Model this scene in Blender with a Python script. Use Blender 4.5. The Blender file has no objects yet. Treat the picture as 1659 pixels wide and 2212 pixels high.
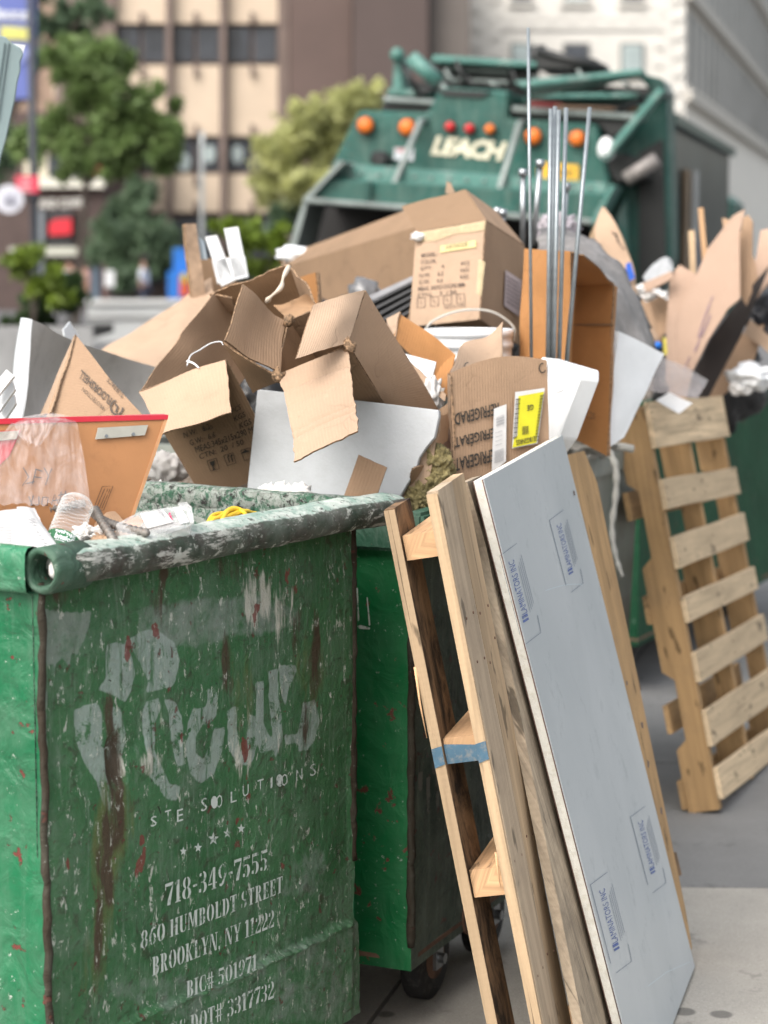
import bpy, bmesh, math, random
import numpy as np
from mathutils import Vector, Matrix, noise
R = math.radians
random.seed(7); rng = np.random.RandomState(7)
SC = bpy.context.scene
COL = SC.collection
V = Vector
# ---------------------------------------------------------------- camera, sky, sun, exposure
FPX, CX, CY, CAMZ = 4730.0, 829.5, 1106.0, 1.75
PITCH = math.atan(566 / FPX)
cam = bpy.data.objects.new('camera', bpy.data.cameras.new('camera'))
COL.objects.link(cam); SC.camera = cam
cam.location = (0, 0, CAMZ); cam.rotation_euler = (R(90) - PITCH, 0, 0)
cam.data.sensor_fit = 'VERTICAL'; cam.data.sensor_height = 36
cam.data.lens = 36 * FPX / 2212
cam.data.clip_start = .1; cam.data.clip_end = 600
cam.data.dof.use_dof = True; cam.data.dof.focus_distance = 4.35
cam.data.dof.aperture_fstop = 3.4
w = bpy.data.worlds.new('World'); SC.world = w; w.use_nodes = True
wn = w.node_tree; bg = wn.nodes['Background']
sky = wn.nodes.new('ShaderNodeTexSky'); sky.sky_type = 'NISHITA'; sky.sun_disc = False
SUN_EL, SUN_AZ = 46, -140          # azimuth measured from +Y towards +X
sky.sun_elevation = R(SUN_EL); sky.sun_rotation = R(SUN_AZ)
sky.air_density = 1.6; sky.dust_density = 6; sky.ozone_density = 1.0
hs = wn.nodes.new('ShaderNodeHueSaturation'); hs.inputs['Saturation'].default_value = .35
wn.links.new(sky.outputs[0], hs.inputs['Color']); wn.links.new(hs.outputs[0], bg.inputs[0])
bg.inputs[1].default_value = .15
sun = bpy.data.objects.new('sun', bpy.data.lights.new('sun', 'SUN')); COL.objects.link(sun)
sun.data.energy = .75; sun.data.angle = R(45); sun.data.color = (1, .97, .93)
_a = R(SUN_AZ); _e = R(SUN_EL)
sd = V((math.sin(_a) * math.cos(_e), math.cos(_a) * math.cos(_e), math.sin(_e)))
sun.rotation_euler = sd.to_track_quat('Z', 'Y').to_euler()
SC.view_settings.view_transform = 'Standard'; SC.view_settings.look = 'None'
SC.view_settings.gamma = 1; SC.view_settings.use_curve_mapping = False
SC.view_settings.exposure = 1.05
SC.cycles.max_bounces = 8; SC.cycles.transparent_max_bounces = 16
# ---------------------------------------------------------------- geometry helpers
def ray(u, v):
    a, b = (u - CX) / FPX, (v - CY) / FPX
    return V((a, math.cos(PITCH) - b * math.sin(PITCH), -math.sin(PITCH) - b * math.cos(PITCH)))
CAM = V((0, 0, CAMZ))
def U(u, v, d):                      # a sight line's point at distance d north of the camera
    r = ray(u, v); return CAM + r * (d / r.y)
class Pl:                            # a plane in the scene
    def __init__(s, o, n): s.o = V(o); s.n = V(n).normalized()
    def hit(s, u, v, off=0.0):
        r = ray(u, v); o = s.o + s.n * off
        return CAM + r * ((o - CAM).dot(s.n) / r.dot(s.n))
def pl3(a, b, c):
    n = (b - a).cross(c - a)
    if n.dot(CAM - a) < 0: n = -n
    return Pl(a, n)
def tag(o, label=None, cat=None, group=None, kind=None):
    if label: o['label'] = label
    if cat: o['category'] = cat
    if group: o['group'] = group
    if kind: o['kind'] = kind
    return o
class Thing:
    def __init__(s, name, label, cat, loc, group=None, kind=None):
        s.o = bpy.data.objects.new(name, None); COL.objects.link(s.o)
        s.o.empty_display_size = .1; s.loc = V(loc); s.o.location = s.loc
        tag(s.o, label, cat, group, kind)
def mk(name, verts, faces, mat, parent=None, uv=None, smooth=False, loc=None, attrs=None):
    """one mesh object; verts in world space; parent is a Thing or an object made by mk"""
    if parent is not None: org = parent.loc if isinstance(parent, Thing) else V(parent['_org'])
    else: org = V(loc) if loc is not None else V((sum(v[0] for v in verts) / len(verts), sum(v[1] for v in verts) / len(verts), min(v[2] for v in verts)))
    me = bpy.data.meshes.new(name)
    me.from_pydata([(v[0] - org[0], v[1] - org[1], v[2] - org[2]) for v in verts], [], faces)
    if uv is not None:
        l = me.uv_layers.new(name='UVMap')
        li = np.zeros(len(me.loops), dtype=np.int32); me.loops.foreach_get('vertex_index', li)
        l.data.foreach_set('uv', np.asarray(uv, dtype=np.float32)[li].ravel())
    if attrs:
        for k, a in attrs.items():
            at = me.attributes.new(k, 'FLOAT', 'POINT'); at.data.foreach_set('value', np.asarray(a, dtype=np.float32))
    if smooth: me.polygons.foreach_set('use_smooth', [True] * len(me.polygons))
    for m in (mat if isinstance(mat, (list, tuple)) else [mat]): me.materials.append(m)
    me.update()
    o = bpy.data.objects.new(name, me); COL.objects.link(o)
    if parent is None: o.location = org
    else: o.parent = parent.o if isinstance(parent, Thing) else parent
    o['_org'] = tuple(org)
    return o
def soften(o, wdt=.002, seg=1):
    bm = bmesh.new(); bm.from_mesh(o.data)
    bmesh.ops.recalc_face_normals(bm, faces=bm.faces)
    ed = [e for e in bm.edges if len(e.link_faces) == 2 and e.calc_face_angle(0) > R(30)]
    bmesh.ops.bevel(bm, geom=ed, offset=wdt, segments=seg, affect='EDGES', clamp_overlap=True)
    bm.to_mesh(o.data); bm.free(); return o
def box6(c, ax, ay, az):             # centre and three half vectors -> verts, faces
    c, ax, ay, az = V(c), V(ax), V(ay), V(az)
    vs = [c + ax * i + ay * j + az * k for k in (-1, 1) for j in (-1, 1) for i in (-1, 1)]
    return vs, [(0, 2, 3, 1), (4, 5, 7, 6), (0, 1, 5, 4), (2, 6, 7, 3), (0, 4, 6, 2), (1, 3, 7, 5)]
def bar(name, A, B, wv, tv, mat, parent=None, bev=.003, wob=.0, n=1, loc=None):
    """a board from A to B; wv, tv full width and thickness vectors"""
    A, B, wv, tv = V(A), V(B), V(wv), V(tv); vs = []; fs = []; uv = []; L = (B - A).length
    off = random.random() * 7
    for i in range(n + 1):
        t = i / n; c = A.lerp(B, t)
        if wob: c = c + wv.normalized() * noise.noise(V((off, t * L * 2.2, 0))) * wob + tv.normalized() * noise.noise(V((off, 9, t * L * 2.2))) * wob
        for (a, b) in ((-.5, -.5), (.5, -.5), (.5, .5), (-.5, .5)):
            vs.append(c + wv * a + tv * b)
            uv.append((t * L + off, (a * wv.length) + (b * tv.length) * (1 if a > 0 else -1) + off))
    for i in range(n):
        for k in range(4):
            q = i * 4; fs.append((q + k, q + (k + 1) % 4, q + 4 + (k + 1) % 4, q + 4 + k))
    fs.append((3, 2, 1, 0)); q = n * 4; fs.append((q, q + 1, q + 2, q + 3))
    o = mk(name, vs, fs, mat, parent, uv=uv, loc=loc)
    if bev and n == 1: pass
    return o
def tube(name, pts, r, mat, parent=None, seg=10, smooth=True, cap=True, loc=None, hole=0):
    """tube through pts; r a number or a list"""
    pts = [V(p) for p in pts]; n = len(pts); rs = r if isinstance(r, (list, tuple)) else [r] * n
    vs, fs = [], []; up = None
    for i, p in enumerate(pts):
        d = (pts[min(i + 1, n - 1)] - pts[max(i - 1, 0)]).normalized()
        if up is None: up = V((0, 0, 1)) if abs(d.z) < .9 else V((1, 0, 0))
        x = d.cross(up).normalized(); y = x.cross(d).normalized(); up = y
        for k in range(seg):
            a = 2 * math.pi * k / seg; vs.append(p + (x * math.cos(a) + y * math.sin(a)) * rs[i])
    for i in range(n - 1):
        for k in range(seg):
            k2 = (k + 1) % seg; fs.append((i * seg + k, i * seg + k2, (i + 1) * seg + k2, (i + 1) * seg + k))
    if cap: fs.append(tuple(range(seg))[::-1]); fs.append(tuple((n - 1) * seg + k for k in range(seg)))
    return mk(name, vs, fs, mat, parent, smooth=smooth, loc=loc)
def curve_pts(ctrl, n=24):           # catmull-rom
    c = [V(p) for p in ctrl]; c = [c[0] * 2 - c[1]] + c + [c[-1] * 2 - c[-2]]; out = []
    m = len(c) - 3
    for i in range(n + 1):
        t = i / n * m; k = min(int(t), m - 1); t -= k; a, b, d, e = c[k:k + 4]
        out.append(.5 * ((2 * b) + (d - a) * t + (2 * a - 5 * b + 4 * d - e) * t * t + (3 * b - a - 3 * d + e) * t ** 3))
    return out
def prism(name, pts, vec, mat, parent=None, loc=None, bev=0, smooth=False):
    """planar outline (world points) pushed along vec"""
    n = len(pts); vec = V(vec); vs = [V(p) for p in pts] + [V(p) + vec for p in pts]
    fs = [tuple(range(n)), tuple(range(2 * n - 1, n - 1, -1))] + [(i, i + n, (i + 1) % n + n, (i + 1) % n) for i in range(n)]
    d = (V(pts[1]) - V(pts[0])); L = max(d.length, 1e-6); d = d / L
    e = vec.cross(d).normalized() if vec.length > 1e-6 else V((0, 0, 1))
    uv = [((p - vs[0]).dot(d), (p - vs[0]).dot(e) + (p - vs[0]).dot(vec.normalized())) for p in vs]
    o = mk(name, vs, fs, mat, parent, uv=uv, loc=loc, smooth=smooth)
    bm = bmesh.new(); bm.from_mesh(o.data); bmesh.ops.recalc_face_normals(bm, faces=bm.faces)
    if bev: bmesh.ops.bevel(bm, geom=list(bm.edges), offset=bev, segments=1, affect='EDGES', clamp_overlap=True)
    bm.to_mesh(o.data); bm.free()
    return o
class Patch:
    """a sheet with four corners (u,v,d) in order TL,TR,BR,BL seen from the camera; s runs TL->TR, t runs TL->BL"""
    def __init__(s, c, bulge=0.0, rough=.0, seed=None):
        s.c = [U(*p) if not isinstance(p, V) else p for p in c]
        n = (s.c[1] - s.c[0]).cross(s.c[3] - s.c[0])
        if n.length < 1e-9: n = V((0, -1, 0))
        if n.dot(CAM - s.c[0]) < 0: n = -n
        s.n = n.normalized(); s.b = bulge; s.r = rough; s.seed = random.random() * 50 if seed is None else seed
        s.W = ((s.c[1] - s.c[0]).length + (s.c[2] - s.c[3]).length) / 2
        s.H = ((s.c[3] - s.c[0]).length + (s.c[2] - s.c[1]).length) / 2
    def at(s, a, t, off=0.0):
        p = s.c[0].lerp(s.c[1], a).lerp(s.c[3].lerp(s.c[2], a), t)
        k = s.b * math.sin(math.pi * min(max(a, 0), 1)) * math.sin(math.pi * min(max(t, 0), 1))
        if s.b < 0 or True: k += s.b * .6 * (math.sin(math.pi * min(max(a, 0), 1)))
        if s.r: k += s.r * noise.noise(V((a * s.W * 9 + s.seed, t * s.H * 9, s.seed)))
        return p + s.n * (k + off)
    def build(s, name, mat, parent=None, th=.004, nu=8, nv=8, jag=0.0, jagsides='TBLR', loc=None, rot=False, smooth=True):
        vs, uv, fs = [], [], []
        for sd_ in (.5, -.5):
            for j in range(nv + 1):
                for i in range(nu + 1):
                    a, t = i / nu, j / nv
                    if jag:
                        q = noise.noise(V((a * s.W * 60 + s.seed, t * s.H * 60, 3))) * jag + noise.noise(V((a * s.W * 17 + s.seed, t * s.H * 17, 8))) * jag
                        if i == 0 and 'L' in jagsides: a += q / max(s.W, .01)
                        if i == nu and 'R' in jagsides: a += q / max(s.W, .01)
                        if j == 0 and 'T' in jagsides: t += q / max(s.H, .01)
                        if j == nv and 'B' in jagsides: t += q / max(s.H, .01)
                    vs.append(s.at(a, t, sd_ * th))
                    uv.append((t * s.H + s.seed, a * s.W) if rot else (a * s.W + s.seed, t * s.H))
        N = (nu + 1) * (nv + 1)
        for k in (0, 1):
            for j in range(nv):
                for i in range(nu):
                    q = k * N + j * (nu + 1) + i; f = (q, q + 1, q + nu + 2, q + nu + 1)
                    fs.append(f if k else f[::-1])
        rim = [i for i in range(nu + 1)] + [j * (nu + 1) + nu for j in range(1, nv + 1)] + [nv * (nu + 1) + i for i in range(nu - 1, -1, -1)] + [j * (nu + 1) for j in range(nv - 1, 0, -1)]
        nm = len(fs)
        for i in range(len(rim)):
            a, b = rim[i], rim[(i + 1) % len(rim)]; fs.append((a, b, b + N, a + N))
        o = mk(name, vs, fs, mat, parent, uv=uv, loc=loc)
        if smooth:
            fl = [k < nm for k in range(len(fs))]; o.data.polygons.foreach_set('use_smooth', fl)
            o.data.set_sharp_from_angle(angle=R(40))
        if isinstance(mat, (list, tuple)) and len(mat) > 1:
            o.data.polygons.foreach_set('material_index', [0 if k < nm else 1 for k in range(len(fs))])
        return o
    def plane(s): return Pl(s.c[0], s.n)
# flat print: lettering made from the built-in face, cut as thin mesh
_tc = {}
def glyphs(txt, bold=0.0, shear=0.0, space=1.0):
    k = (txt, bold, shear, space)
    if k not in _tc:
        cu = bpy.data.curves.new('t', 'FONT'); cu.body = txt; cu.offset = bold; cu.shear = shear; cu.resolution_u = 2; cu.space_character = space
        ob = bpy.data.objects.new('t', cu); COL.objects.link(ob)
        bpy.context.view_layer.update()
        me = bpy.data.meshes.new_from_object(ob.evaluated_get(bpy.context.evaluated_depsgraph_get()))
        vs = [tuple(v.co[:2]) for v in me.vertices]; fs = [tuple(p.vertices) for p in me.polygons]
        bpy.data.objects.remove(ob); bpy.data.curves.remove(cu); bpy.data.meshes.remove(me)
        x0 = min(v[0] for v in vs); x1 = max(v[0] for v in vs); y0 = min(v[1] for v in vs); y1 = max(v[1] for v in vs)
        _tc[k] = ([((x - x0) / (x1 - x0), (y - y0) / (y1 - y0)) for x, y in vs], fs)
    return _tc[k]
def put(name, g, plane, p0, p1, pu, mat, parent, off=.0015):
    """g glyph mesh in the unit box; p0,p1 baseline ends and pu top of the first letter, all sight points on the plane"""
    vs, fs = g; a = plane.hit(*p0); b = plane.hit(*p1); c = plane.hit(*pu)
    w3 = [a + (b - a) * x + (c - a) * y + plane.n * off for x, y in vs]
    return mk(name, w3, fs, mat, parent)
def stroke2(pts, wd):                # a 2-D pen stroke as quads in plane px space
    vs, fs = [], []
    for i, p in enumerate(pts):
        q0 = pts[max(i - 1, 0)]; q1 = pts[min(i + 1, len(pts) - 1)]
        dx, dy = q1[0] - q0[0], q1[1] - q0[1]; L = math.hypot(dx, dy) or 1
        vs += [(p[0] - dy / L * wd / 2, p[1] + dx / L * wd / 2), (p[0] + dy / L * wd / 2, p[1] - dx / L * wd / 2)]
    for i in range(len(pts) - 1): fs.append((2 * i, 2 * i + 1, 2 * i + 3, 2 * i + 2))
    return vs, fs
def draw(name, strokes, wd, plane, mat, parent, off=.0015):
    """pen strokes given in sight coordinates laid on a plane"""
    vs, fs = [], []
    for s_ in strokes:
        v, f_ = stroke2(s_, wd); k = len(vs); vs += v; fs += [tuple(i + k for i in q) for q in f_]
    return mk(name, [plane.hit(*v, off) for v in vs], fs, mat, parent)
def fill2(name, polys, plane, mat, parent, off=.0015):
    vs, fs = [], []
    for p in polys:
        k = len(vs); vs += [plane.hit(u, v, off) for u, v in p]; fs.append(tuple(range(k, k + len(p))))
    return mk(name, vs, fs, mat, parent)
def blob(name, c, r, mat, parent=None, sub=3, amp=.3, fr=2.5, loc=None, squash=(1, 1, 1), seed=0):
    bm = bmesh.new(); bmesh.ops.create_icosphere(bm, subdivisions=sub, radius=1)
    vs = []
    for v in bm.verts:
        q = v.co * fr + V((seed * 3.1, seed * 1.7, seed))
        k = 1 + amp * noise.noise(q) + amp * .5 * noise.noise(q * 2.3) + amp * .25 * noise.noise(q * 5)
        vs.append(V(c) + V((v.co.x * r[0], v.co.y * r[1], v.co.z * r[2])) * k)
    fs = [tuple(v.index for v in f_.verts) for f_ in bm.faces]; bm.free()
    return mk(name, vs, fs, mat, parent, smooth=True, loc=loc)
# ---------------------------------------------------------------- materials
class Nd:
    def __init__(s, name):
        s.m = bpy.data.materials.new(name); s.m.use_nodes = True; s.t = s.m.node_tree
        s.b = s.t.nodes['Principled BSDF']; s.out = s.t.nodes['Material Output']
        s.tc = s.n('ShaderNodeTexCoord')
    def n(s, k, **kw):
        x = s.t.nodes.new(k)
        for a, b in kw.items(): setattr(x, a, b)
        return x
    def l(s, a, b): s.t.links.new(a, b)
    def co(s, kind='Object', sc=(1, 1, 1), rot=(0, 0, 0)):
        m = s.n('ShaderNodeMapping'); m.inputs['Scale'].default_value = sc; m.inputs['Rotation'].default_value = rot
        s.l(s.tc.outputs[kind], m.inputs[0]); return m.outputs[0]
    def noise(s, vec, scale, detail=4, rough=.6, dist=0):
        x = s.n('ShaderNodeTexNoise'); x.inputs['Scale'].default_value = scale; x.inputs['Detail'].default_value = detail
        x.inputs['Roughness'].default_value = rough; x.inputs['Distortion'].default_value = dist; s.l(vec, x.inputs['Vector']); return x.outputs[0]
    def ramp(s, fac, a, b, ca=(0, 0, 0, 1), cb=(1, 1, 1, 1)):
        x = s.n('ShaderNodeValToRGB'); e = x.color_ramp.elements; e[0].position = a; e[1].position = b
        e[0].color = ca; e[1].color = cb; s.l(fac, x.inputs[0]); return x.outputs[0]
    def mix(s, fac, a, b):
        x = s.n('ShaderNodeMix', data_type='RGBA')
        for v, i in ((a, 6), (b, 7)):
            if hasattr(v, 'is_linked'): s.l(v, x.inputs[i])
            else: x.inputs[i].default_value = tuple(v)[:3] + (1,)
        if hasattr(fac, 'is_linked'): s.l(fac, x.inputs[0])
        else: x.inputs[0].default_value = fac
        return x.outputs[2]
    def mul(s, a, b, op='MULTIPLY'):
        x = s.n('ShaderNodeMath', operation=op)
        for v, i in ((a, 0), (b, 1)):
            if hasattr(v, 'is_linked'): s.l(v, x.inputs[i])
            else: x.inputs[i].default_value = v
        return x.outputs[0]
    def bump(s, h, st=.3, dist=.01):
        x = s.n('ShaderNodeBump'); x.inputs['Strength'].default_value = st; x.inputs['Distance'].default_value = dist
        s.l(h, x.inputs['Height']); s.l(x.outputs[0], s.b.inputs['Normal']); return x
    def set(s, **kw):
        for k, v in kw.items():
            k = k.replace('_', ' ')
            if hasattr(v, 'is_linked'): s.l(v, s.b.inputs[k])
            else: s.b.inputs[k].default_value = v if not isinstance(v, tuple) or len(v) != 3 else v + (1,)
        return s
    def attr(s, nm):
        x = s.n('ShaderNodeAttribute'); x.attribute_name = nm; return x.outputs['Fac']
def tone(c, k): return tuple(min(1, x * k) for x in c)
def surf(name, c, var=.25, sc=6, rough=.6, metal=0, bump=.1, bsc=60, dirt=None, dirtamt=.4, coord='Object', spec=.5):
    N = Nd(name); v = N.co(coord); a = N.noise(v, sc, 6)
    col = N.mix(N.ramp(a, .3, .7), tone(c, 1 - var), tone(c, 1 + var))
    if dirt:
        d = N.noise(v, sc * 2.7, 8, .7); col = N.mix(N.mul(N.ramp(d, .5, .62), dirtamt), col, dirt)
    N.set(Base_Color=col, Roughness=rough, Metallic=metal); N.b.inputs['Specular IOR Level'].default_value = spec
    if bump: N.bump(N.noise(v, bsc, 6, .7), bump, .004)
    return N.m
def card(name, c, corr=260, stain=.3, coarse=.08):
    """corrugated board: faint flute lines along U, fibres, scuffs, creases"""
    N = Nd(name); uv = N.co('UV'); ob = N.co('Object')
    oi = N.n('ShaderNodeObjectInfo')
    base = N.mix(oi.outputs['Random'], tone(c, .88), tone(c, 1.1))
    base = N.mix(N.ramp(N.noise(ob, 5, 5), .3, .75), base, tone(c, .8))
    fib = N.noise(N.co('UV', (30, 300, 1)), 1, 4, .7)
    base = N.mix(N.mul(N.ramp(fib, .45, .75), .16), base, tone(c, .6))
    sc = N.ramp(N.noise(N.co('Object', (1, 1, 1)), 22, 9, .75, .4), .60, .72)
    base = N.mix(N.mul(sc, stain), base, tone(c, 1.35))
    st = N.ramp(N.noise(ob, 9, 6, .6, .3), .62, .8); base = N.mix(N.mul(st, .35), base, tone(c, .5))
    wv = N.n('ShaderNodeTexWave', wave_type='BANDS', bands_direction='X'); N.l(uv, wv.inputs[0])
    wv.inputs['Scale'].default_value = corr / 6.283 ; wv.inputs['Distortion'].default_value = .6; wv.inputs['Detail Scale'].default_value = .4
    base = N.mix(N.mul(wv.outputs[1], .10), base, tone(c, .62))
    vo = N.n('ShaderNodeTexVoronoi', feature='DISTANCE_TO_EDGE'); vo.inputs['Scale'].default_value = 7
    dv = N.n('ShaderNodeVectorMath', operation='ADD'); nv_ = N.n('ShaderNodeTexNoise'); nv_.inputs['Scale'].default_value = 9; N.l(ob, nv_.inputs['Vector']); sv = N.n('ShaderNodeVectorMath', operation='SCALE'); sv.inputs['Scale'].default_value = .14; N.l(nv_.outputs['Color'], sv.inputs[0])
    N.l(ob, dv.inputs[0]); N.l(sv.outputs[0], dv.inputs[1]); N.l(dv.outputs[0], vo.inputs['Vector'])
    cr = N.mul(N.ramp(vo.outputs['Distance'], .0, .022, (1, 1, 1, 1), (0, 0, 0, 1)), N.ramp(N.noise(ob, 4.5, 3), .50, .60))
    base = N.mix(N.mul(cr, .35), base, tone(c, .45)); base = N.mix(N.mul(N.ramp(N.noise(N.co('Object', (1, 1, 1)), 60, 6, .8), .62, .68), .3), base, tone(c, .4))
    h = N.mul(N.mul(N.mul(wv.outputs[1], .22), N.mul(N.noise(ob, 12, 8, .7, .7), 1.7), 'ADD'), N.mul(cr, -.5), 'ADD')
    N.set(Base_Color=base, Roughness=.82); N.b.inputs['Specular IOR Level'].default_value = .25
    N.bump(h, .35, .006); return N.m
def flute(name, c):                  # raw cut edge of corrugated board
    N = Nd(name); n = N.noise(N.co('Object'), 160, 3, .6)
    N.set(Base_Color=N.mix(N.ramp(n, .42, .6), tone(c, .35), tone(c, 1.05)), Roughness=.9); N.bump(n, .6, .004); return N.m
def wood(name, c, dark=.25, saw=.5, grime=0):
    """sawn softwood, grain along U"""
    N = Nd(name); oi = N.n('ShaderNodeObjectInfo')
    g = N.noise(N.co('UV', (2.2, 55, 1)), 1, 7, .62, .5); g2 = N.noise(N.co('UV', (1.2, 16, 1)), 1, 5, .6, 1.6)
    b = N.mix(oi.outputs['Random'], tone(c, .76), tone(c, 1.15))
    b = N.mix(N.ramp(g2, .35, .7), b, tone(c, .68)); b = N.mix(N.mul(N.ramp(g, .45, .7), .55), b, tone(c, .45))
    k = N.ramp(N.noise(N.co('UV', (8, 24, 1)), 1, 3, .5), .63, .68); b = N.mix(N.mul(k, .8), b, tone(c, .2)); ck = N.ramp(N.noise(N.co('UV', (1.2, 120, 1)), 1, 5, .6), .66, .68); b = N.mix(N.mul(ck, .8), b, tone(c, .15))
    di = N.ramp(N.noise(N.co('Object'), 7, 8, .7), .5, .72); b = N.mix(N.mul(di, dark), b, (.09, .075, .065))
    if grime:
        q = N.ramp(N.noise(N.co('UV', (3.5, 9, 1)), 1.3, 8, .75, .7), .42, .60); b = N.mix(N.mul(q, grime), b, (.025, .018, .014))
    wv = N.n('ShaderNodeTexWave', wave_type='BANDS', bands_direction='X'); N.l(N.co('UV', (1, .35, 1), (0, 0, .3)), wv.inputs[0])
    wv.inputs['Scale'].default_value = 26; wv.inputs['Distortion'].default_value = 2.5; wv.inputs['Detail'].default_value = 2
    h = N.mul(N.mul(wv.outputs[1], .16 * saw), g, 'ADD')
    N.set(Base_Color=b, Roughness=.78); N.b.inputs['Specular IOR Level'].default_value = .25; N.bump(h, .5, .004); return N.m
def glassy(name, c=(1, 1, 1), rough=.05, alpha=.25, spec=.6):
    N = Nd(name); n = N.noise(N.co(), 30, 6, .7)
    N.set(Base_Color=tuple(c), Roughness=rough, Alpha=N.ramp(n, .2, .8, (alpha * .5,) * 3 + (1,), (alpha * 1.4,) * 3 + (1,)))
    N.bump(N.noise(N.co(), 45, 3), .5, .006); return N.m
def worn(name, c, lo=.38, hi=.55, sc=40, amt=1.0):
    """paint or ink that is patchily rubbed off"""
    N = Nd(name); v = N.co(); a = N.ramp(N.noise(v, sc, 7, .7), lo, hi, (amt,) * 3 + (1,), (0, 0, 0, 1))
    N.set(Base_Color=tuple(c), Roughness=.6, Alpha=a); return N.m
def flat(name, c, rough=.6, metal=0, emit=0): 
    return surf(name, c, .12, 12, rough, metal, .05)
GREEN = (.012, .125, .042)
def bin_paint(name, c=GREEN, dust=.25, chips=.5, rough=.42, lump=.5, streak=.3, spec=.5):
    """thick old enamel on dented steel: chips to red primer, scuffs to grey, dust, vertical streaks"""
    N = Nd(name); v = N.co(); col = N.mix(N.ramp(N.noise(v, 3, 6), .3, .7), tone(c, .75), tone(c, 1.25))
    st = N.ramp(N.noise(N.co('Object', (30, 30, 3)), 1, 6, .65, .3), .5, .72); col = N.mix(N.mul(st, streak), col, (.16, .2, .17))
    du = N.ramp(N.noise(v, 7, 9, .72), .38, .75); col = N.mix(N.mul(du, dust), col, (.20, .25, .21))
    ch = N.noise(v, 26, 8, .62, .2); c1 = N.ramp(ch, .635, .65); col = N.mix(N.mul(c1, chips), col, (.14, .035, .028))
    c2 = N.ramp(N.noise(v, 55, 8, .78), .63, .645); col = N.mix(N.mul(c2, chips), col, (.42, .45, .41))
    N.set(Base_Color=col, Roughness=N.mix(du, (rough,) * 3, (.75,) * 3)); N.b.inputs['Specular IOR Level'].default_value = spec
    h = N.mul(N.mul(N.noise(v, 13, 4, .5, .9), 1.0), N.mul(N.mul(c1, -.2), N.mul(N.noise(v, 70, 3), .08), 'ADD'), 'ADD')
    N.bump(h, lump, .02); return N.m
KRAFT = (.385, .255, .165)
M = dict(
 card=card('kraft_board', KRAFT), card_l=card('pale_kraft_board', (.43, .305, .215)), card_p=card('pinkish_kraft_board', (.47, .33, .25)), card_d=card('brown_kraft_board', (.26, .17, .105)),
 card_o=card('orange_board', (.42, .20, .075)), card_in=card('kraft_inside', (.34, .21, .12)), edge=flute('board_edge', (.30, .19, .11)),
 ink=flat('black_ink', (.03, .025, .02)), inkb=worn('faded_ink', (.06, .045, .035), .5, .8, 60), inkblue=worn('blue_ink', (.07, .12, .34), .45, .68, 120),
 white=surf('white_foam', (.72, .74, .76), .04, 20, .7, 0, .12, 120), whiteb=surf('white_painted_board', (.43, .45, .47), .05, 14, .55, 0, .2, 150, (.3, .3, .3), .12),
 paper=surf('white_paper', (.62, .61, .60), .08, 20, .8, 0, .1, 30), greyp=surf('grey_print', (.35, .35, .36), .1, 30, .8),
 plaster=surf('plaster', (.70, .68, .66), .12, 12, .9, 0, .8, 40, (.4, .38, .35), .3),
 black=surf('black_plastic', (.012, .012, .013), .2, 10, .45), rubber=surf('rubber', (.02, .02, .021), .3, 14, .8, 0, .2, 60, (.10, .095, .09), .4),
 steel=surf('grey_steel', (.33, .35, .37), .25, 30, .35, .85, .15, 90), zinc=surf('galvanised_rod', (.27, .30, .32), .15, 60, .38, .6, .1, 90),
 rust=surf('rust', (.16, .09, .06), .4, 20, .85, 0, .5, 60), rebar=surf('rebar_steel', (.20, .185, .17), .3, 50, .6, .3, .3, 120, (.16, .10, .07), .5),
 yellow=flat('yellow_cord', (.80, .52, .02), .45), red=surf('red_laminate', (.50, .02, .04), .1, 12, .35, 0, .1),
 slat=wood('cream_pine_slat', (.68, .52, .34), .12, .3), pine=wood('pallet_pine', (.49, .355, .225), .12, .5), pine2=wood('weathered_pine', (.50, .39, .28), .3, .6), pined=wood('grimy_pine', (.33, .20, .11), .4, .4, 1.0),
 pineo=wood('fresh_sawn_end', (.58, .36, .20), .1, 1.0), plank=wood('rough_plank', (.46, .37, .27), .4, 1.0, .35), honey=wood('honey_pine', (.46, .29, .14), .25, .4),
 wool=surf('mineral_wool', (.24, .20, .09), .4, 30, .95, 0, 1.0, 140, (.06, .05, .03), .6),
)
# ================================================================ SETTING
asph = surf('asphalt', (.095, .095, .098), .15, 5, .85, 0, .3, 120)
S_ = 300
mk('ground', [(-S_, -40, -.16), (S_, -40, -.16), (S_, 420, -.16), (-S_, 420, -.16)], [(0, 1, 2, 3)], asph)['kind'] = 'structure'
# pavement made of slabs with recessed joints
def paving(name, c):
    N = Nd(name); v = N.co(); oi = N.n('ShaderNodeObjectInfo'); col = N.mix(oi.outputs['Random'], tone(c, .88), tone(c, 1.08))
    col = N.mix(N.ramp(N.noise(v, 2.2, 9, .7), .35, .68), tone(c, .72), col); col = N.mix(N.mul(N.ramp(N.noise(v, 130, 5, .8), .52, .62), .5), col, tone(c, .5)); col = N.mix(N.mul(N.ramp(N.noise(v, 210, 3, .8), .58, .64), .4), col, tone(c, 1.5))
    col = N.mix(N.mul(N.ramp(N.noise(v, 7, 6, .65, .3), .60, .66), .55), col, tone(c, .42)); vo = N.n('ShaderNodeTexVoronoi'); vo.inputs['Scale'].default_value = 4.2; N.l(v, vo.inputs['Vector'])
    col = N.mix(N.mul(N.ramp(vo.outputs['Distance'], .10, .13, (1, 1, 1, 1), (0, 0, 0, 1)), .65), col, (.045, .043, .04)); N.set(Base_Color=col, Roughness=.88); N.bump(N.noise(v, 140, 6, .8), .45, .004); return N.m
conc = paving('concrete_slab', (.215, .212, .208))
conc2 = paving('pale_concrete_slab', (.40, .375, .335))
joint = surf('joint_dirt', (.045, .042, .04), .2, 20, .95)
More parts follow.
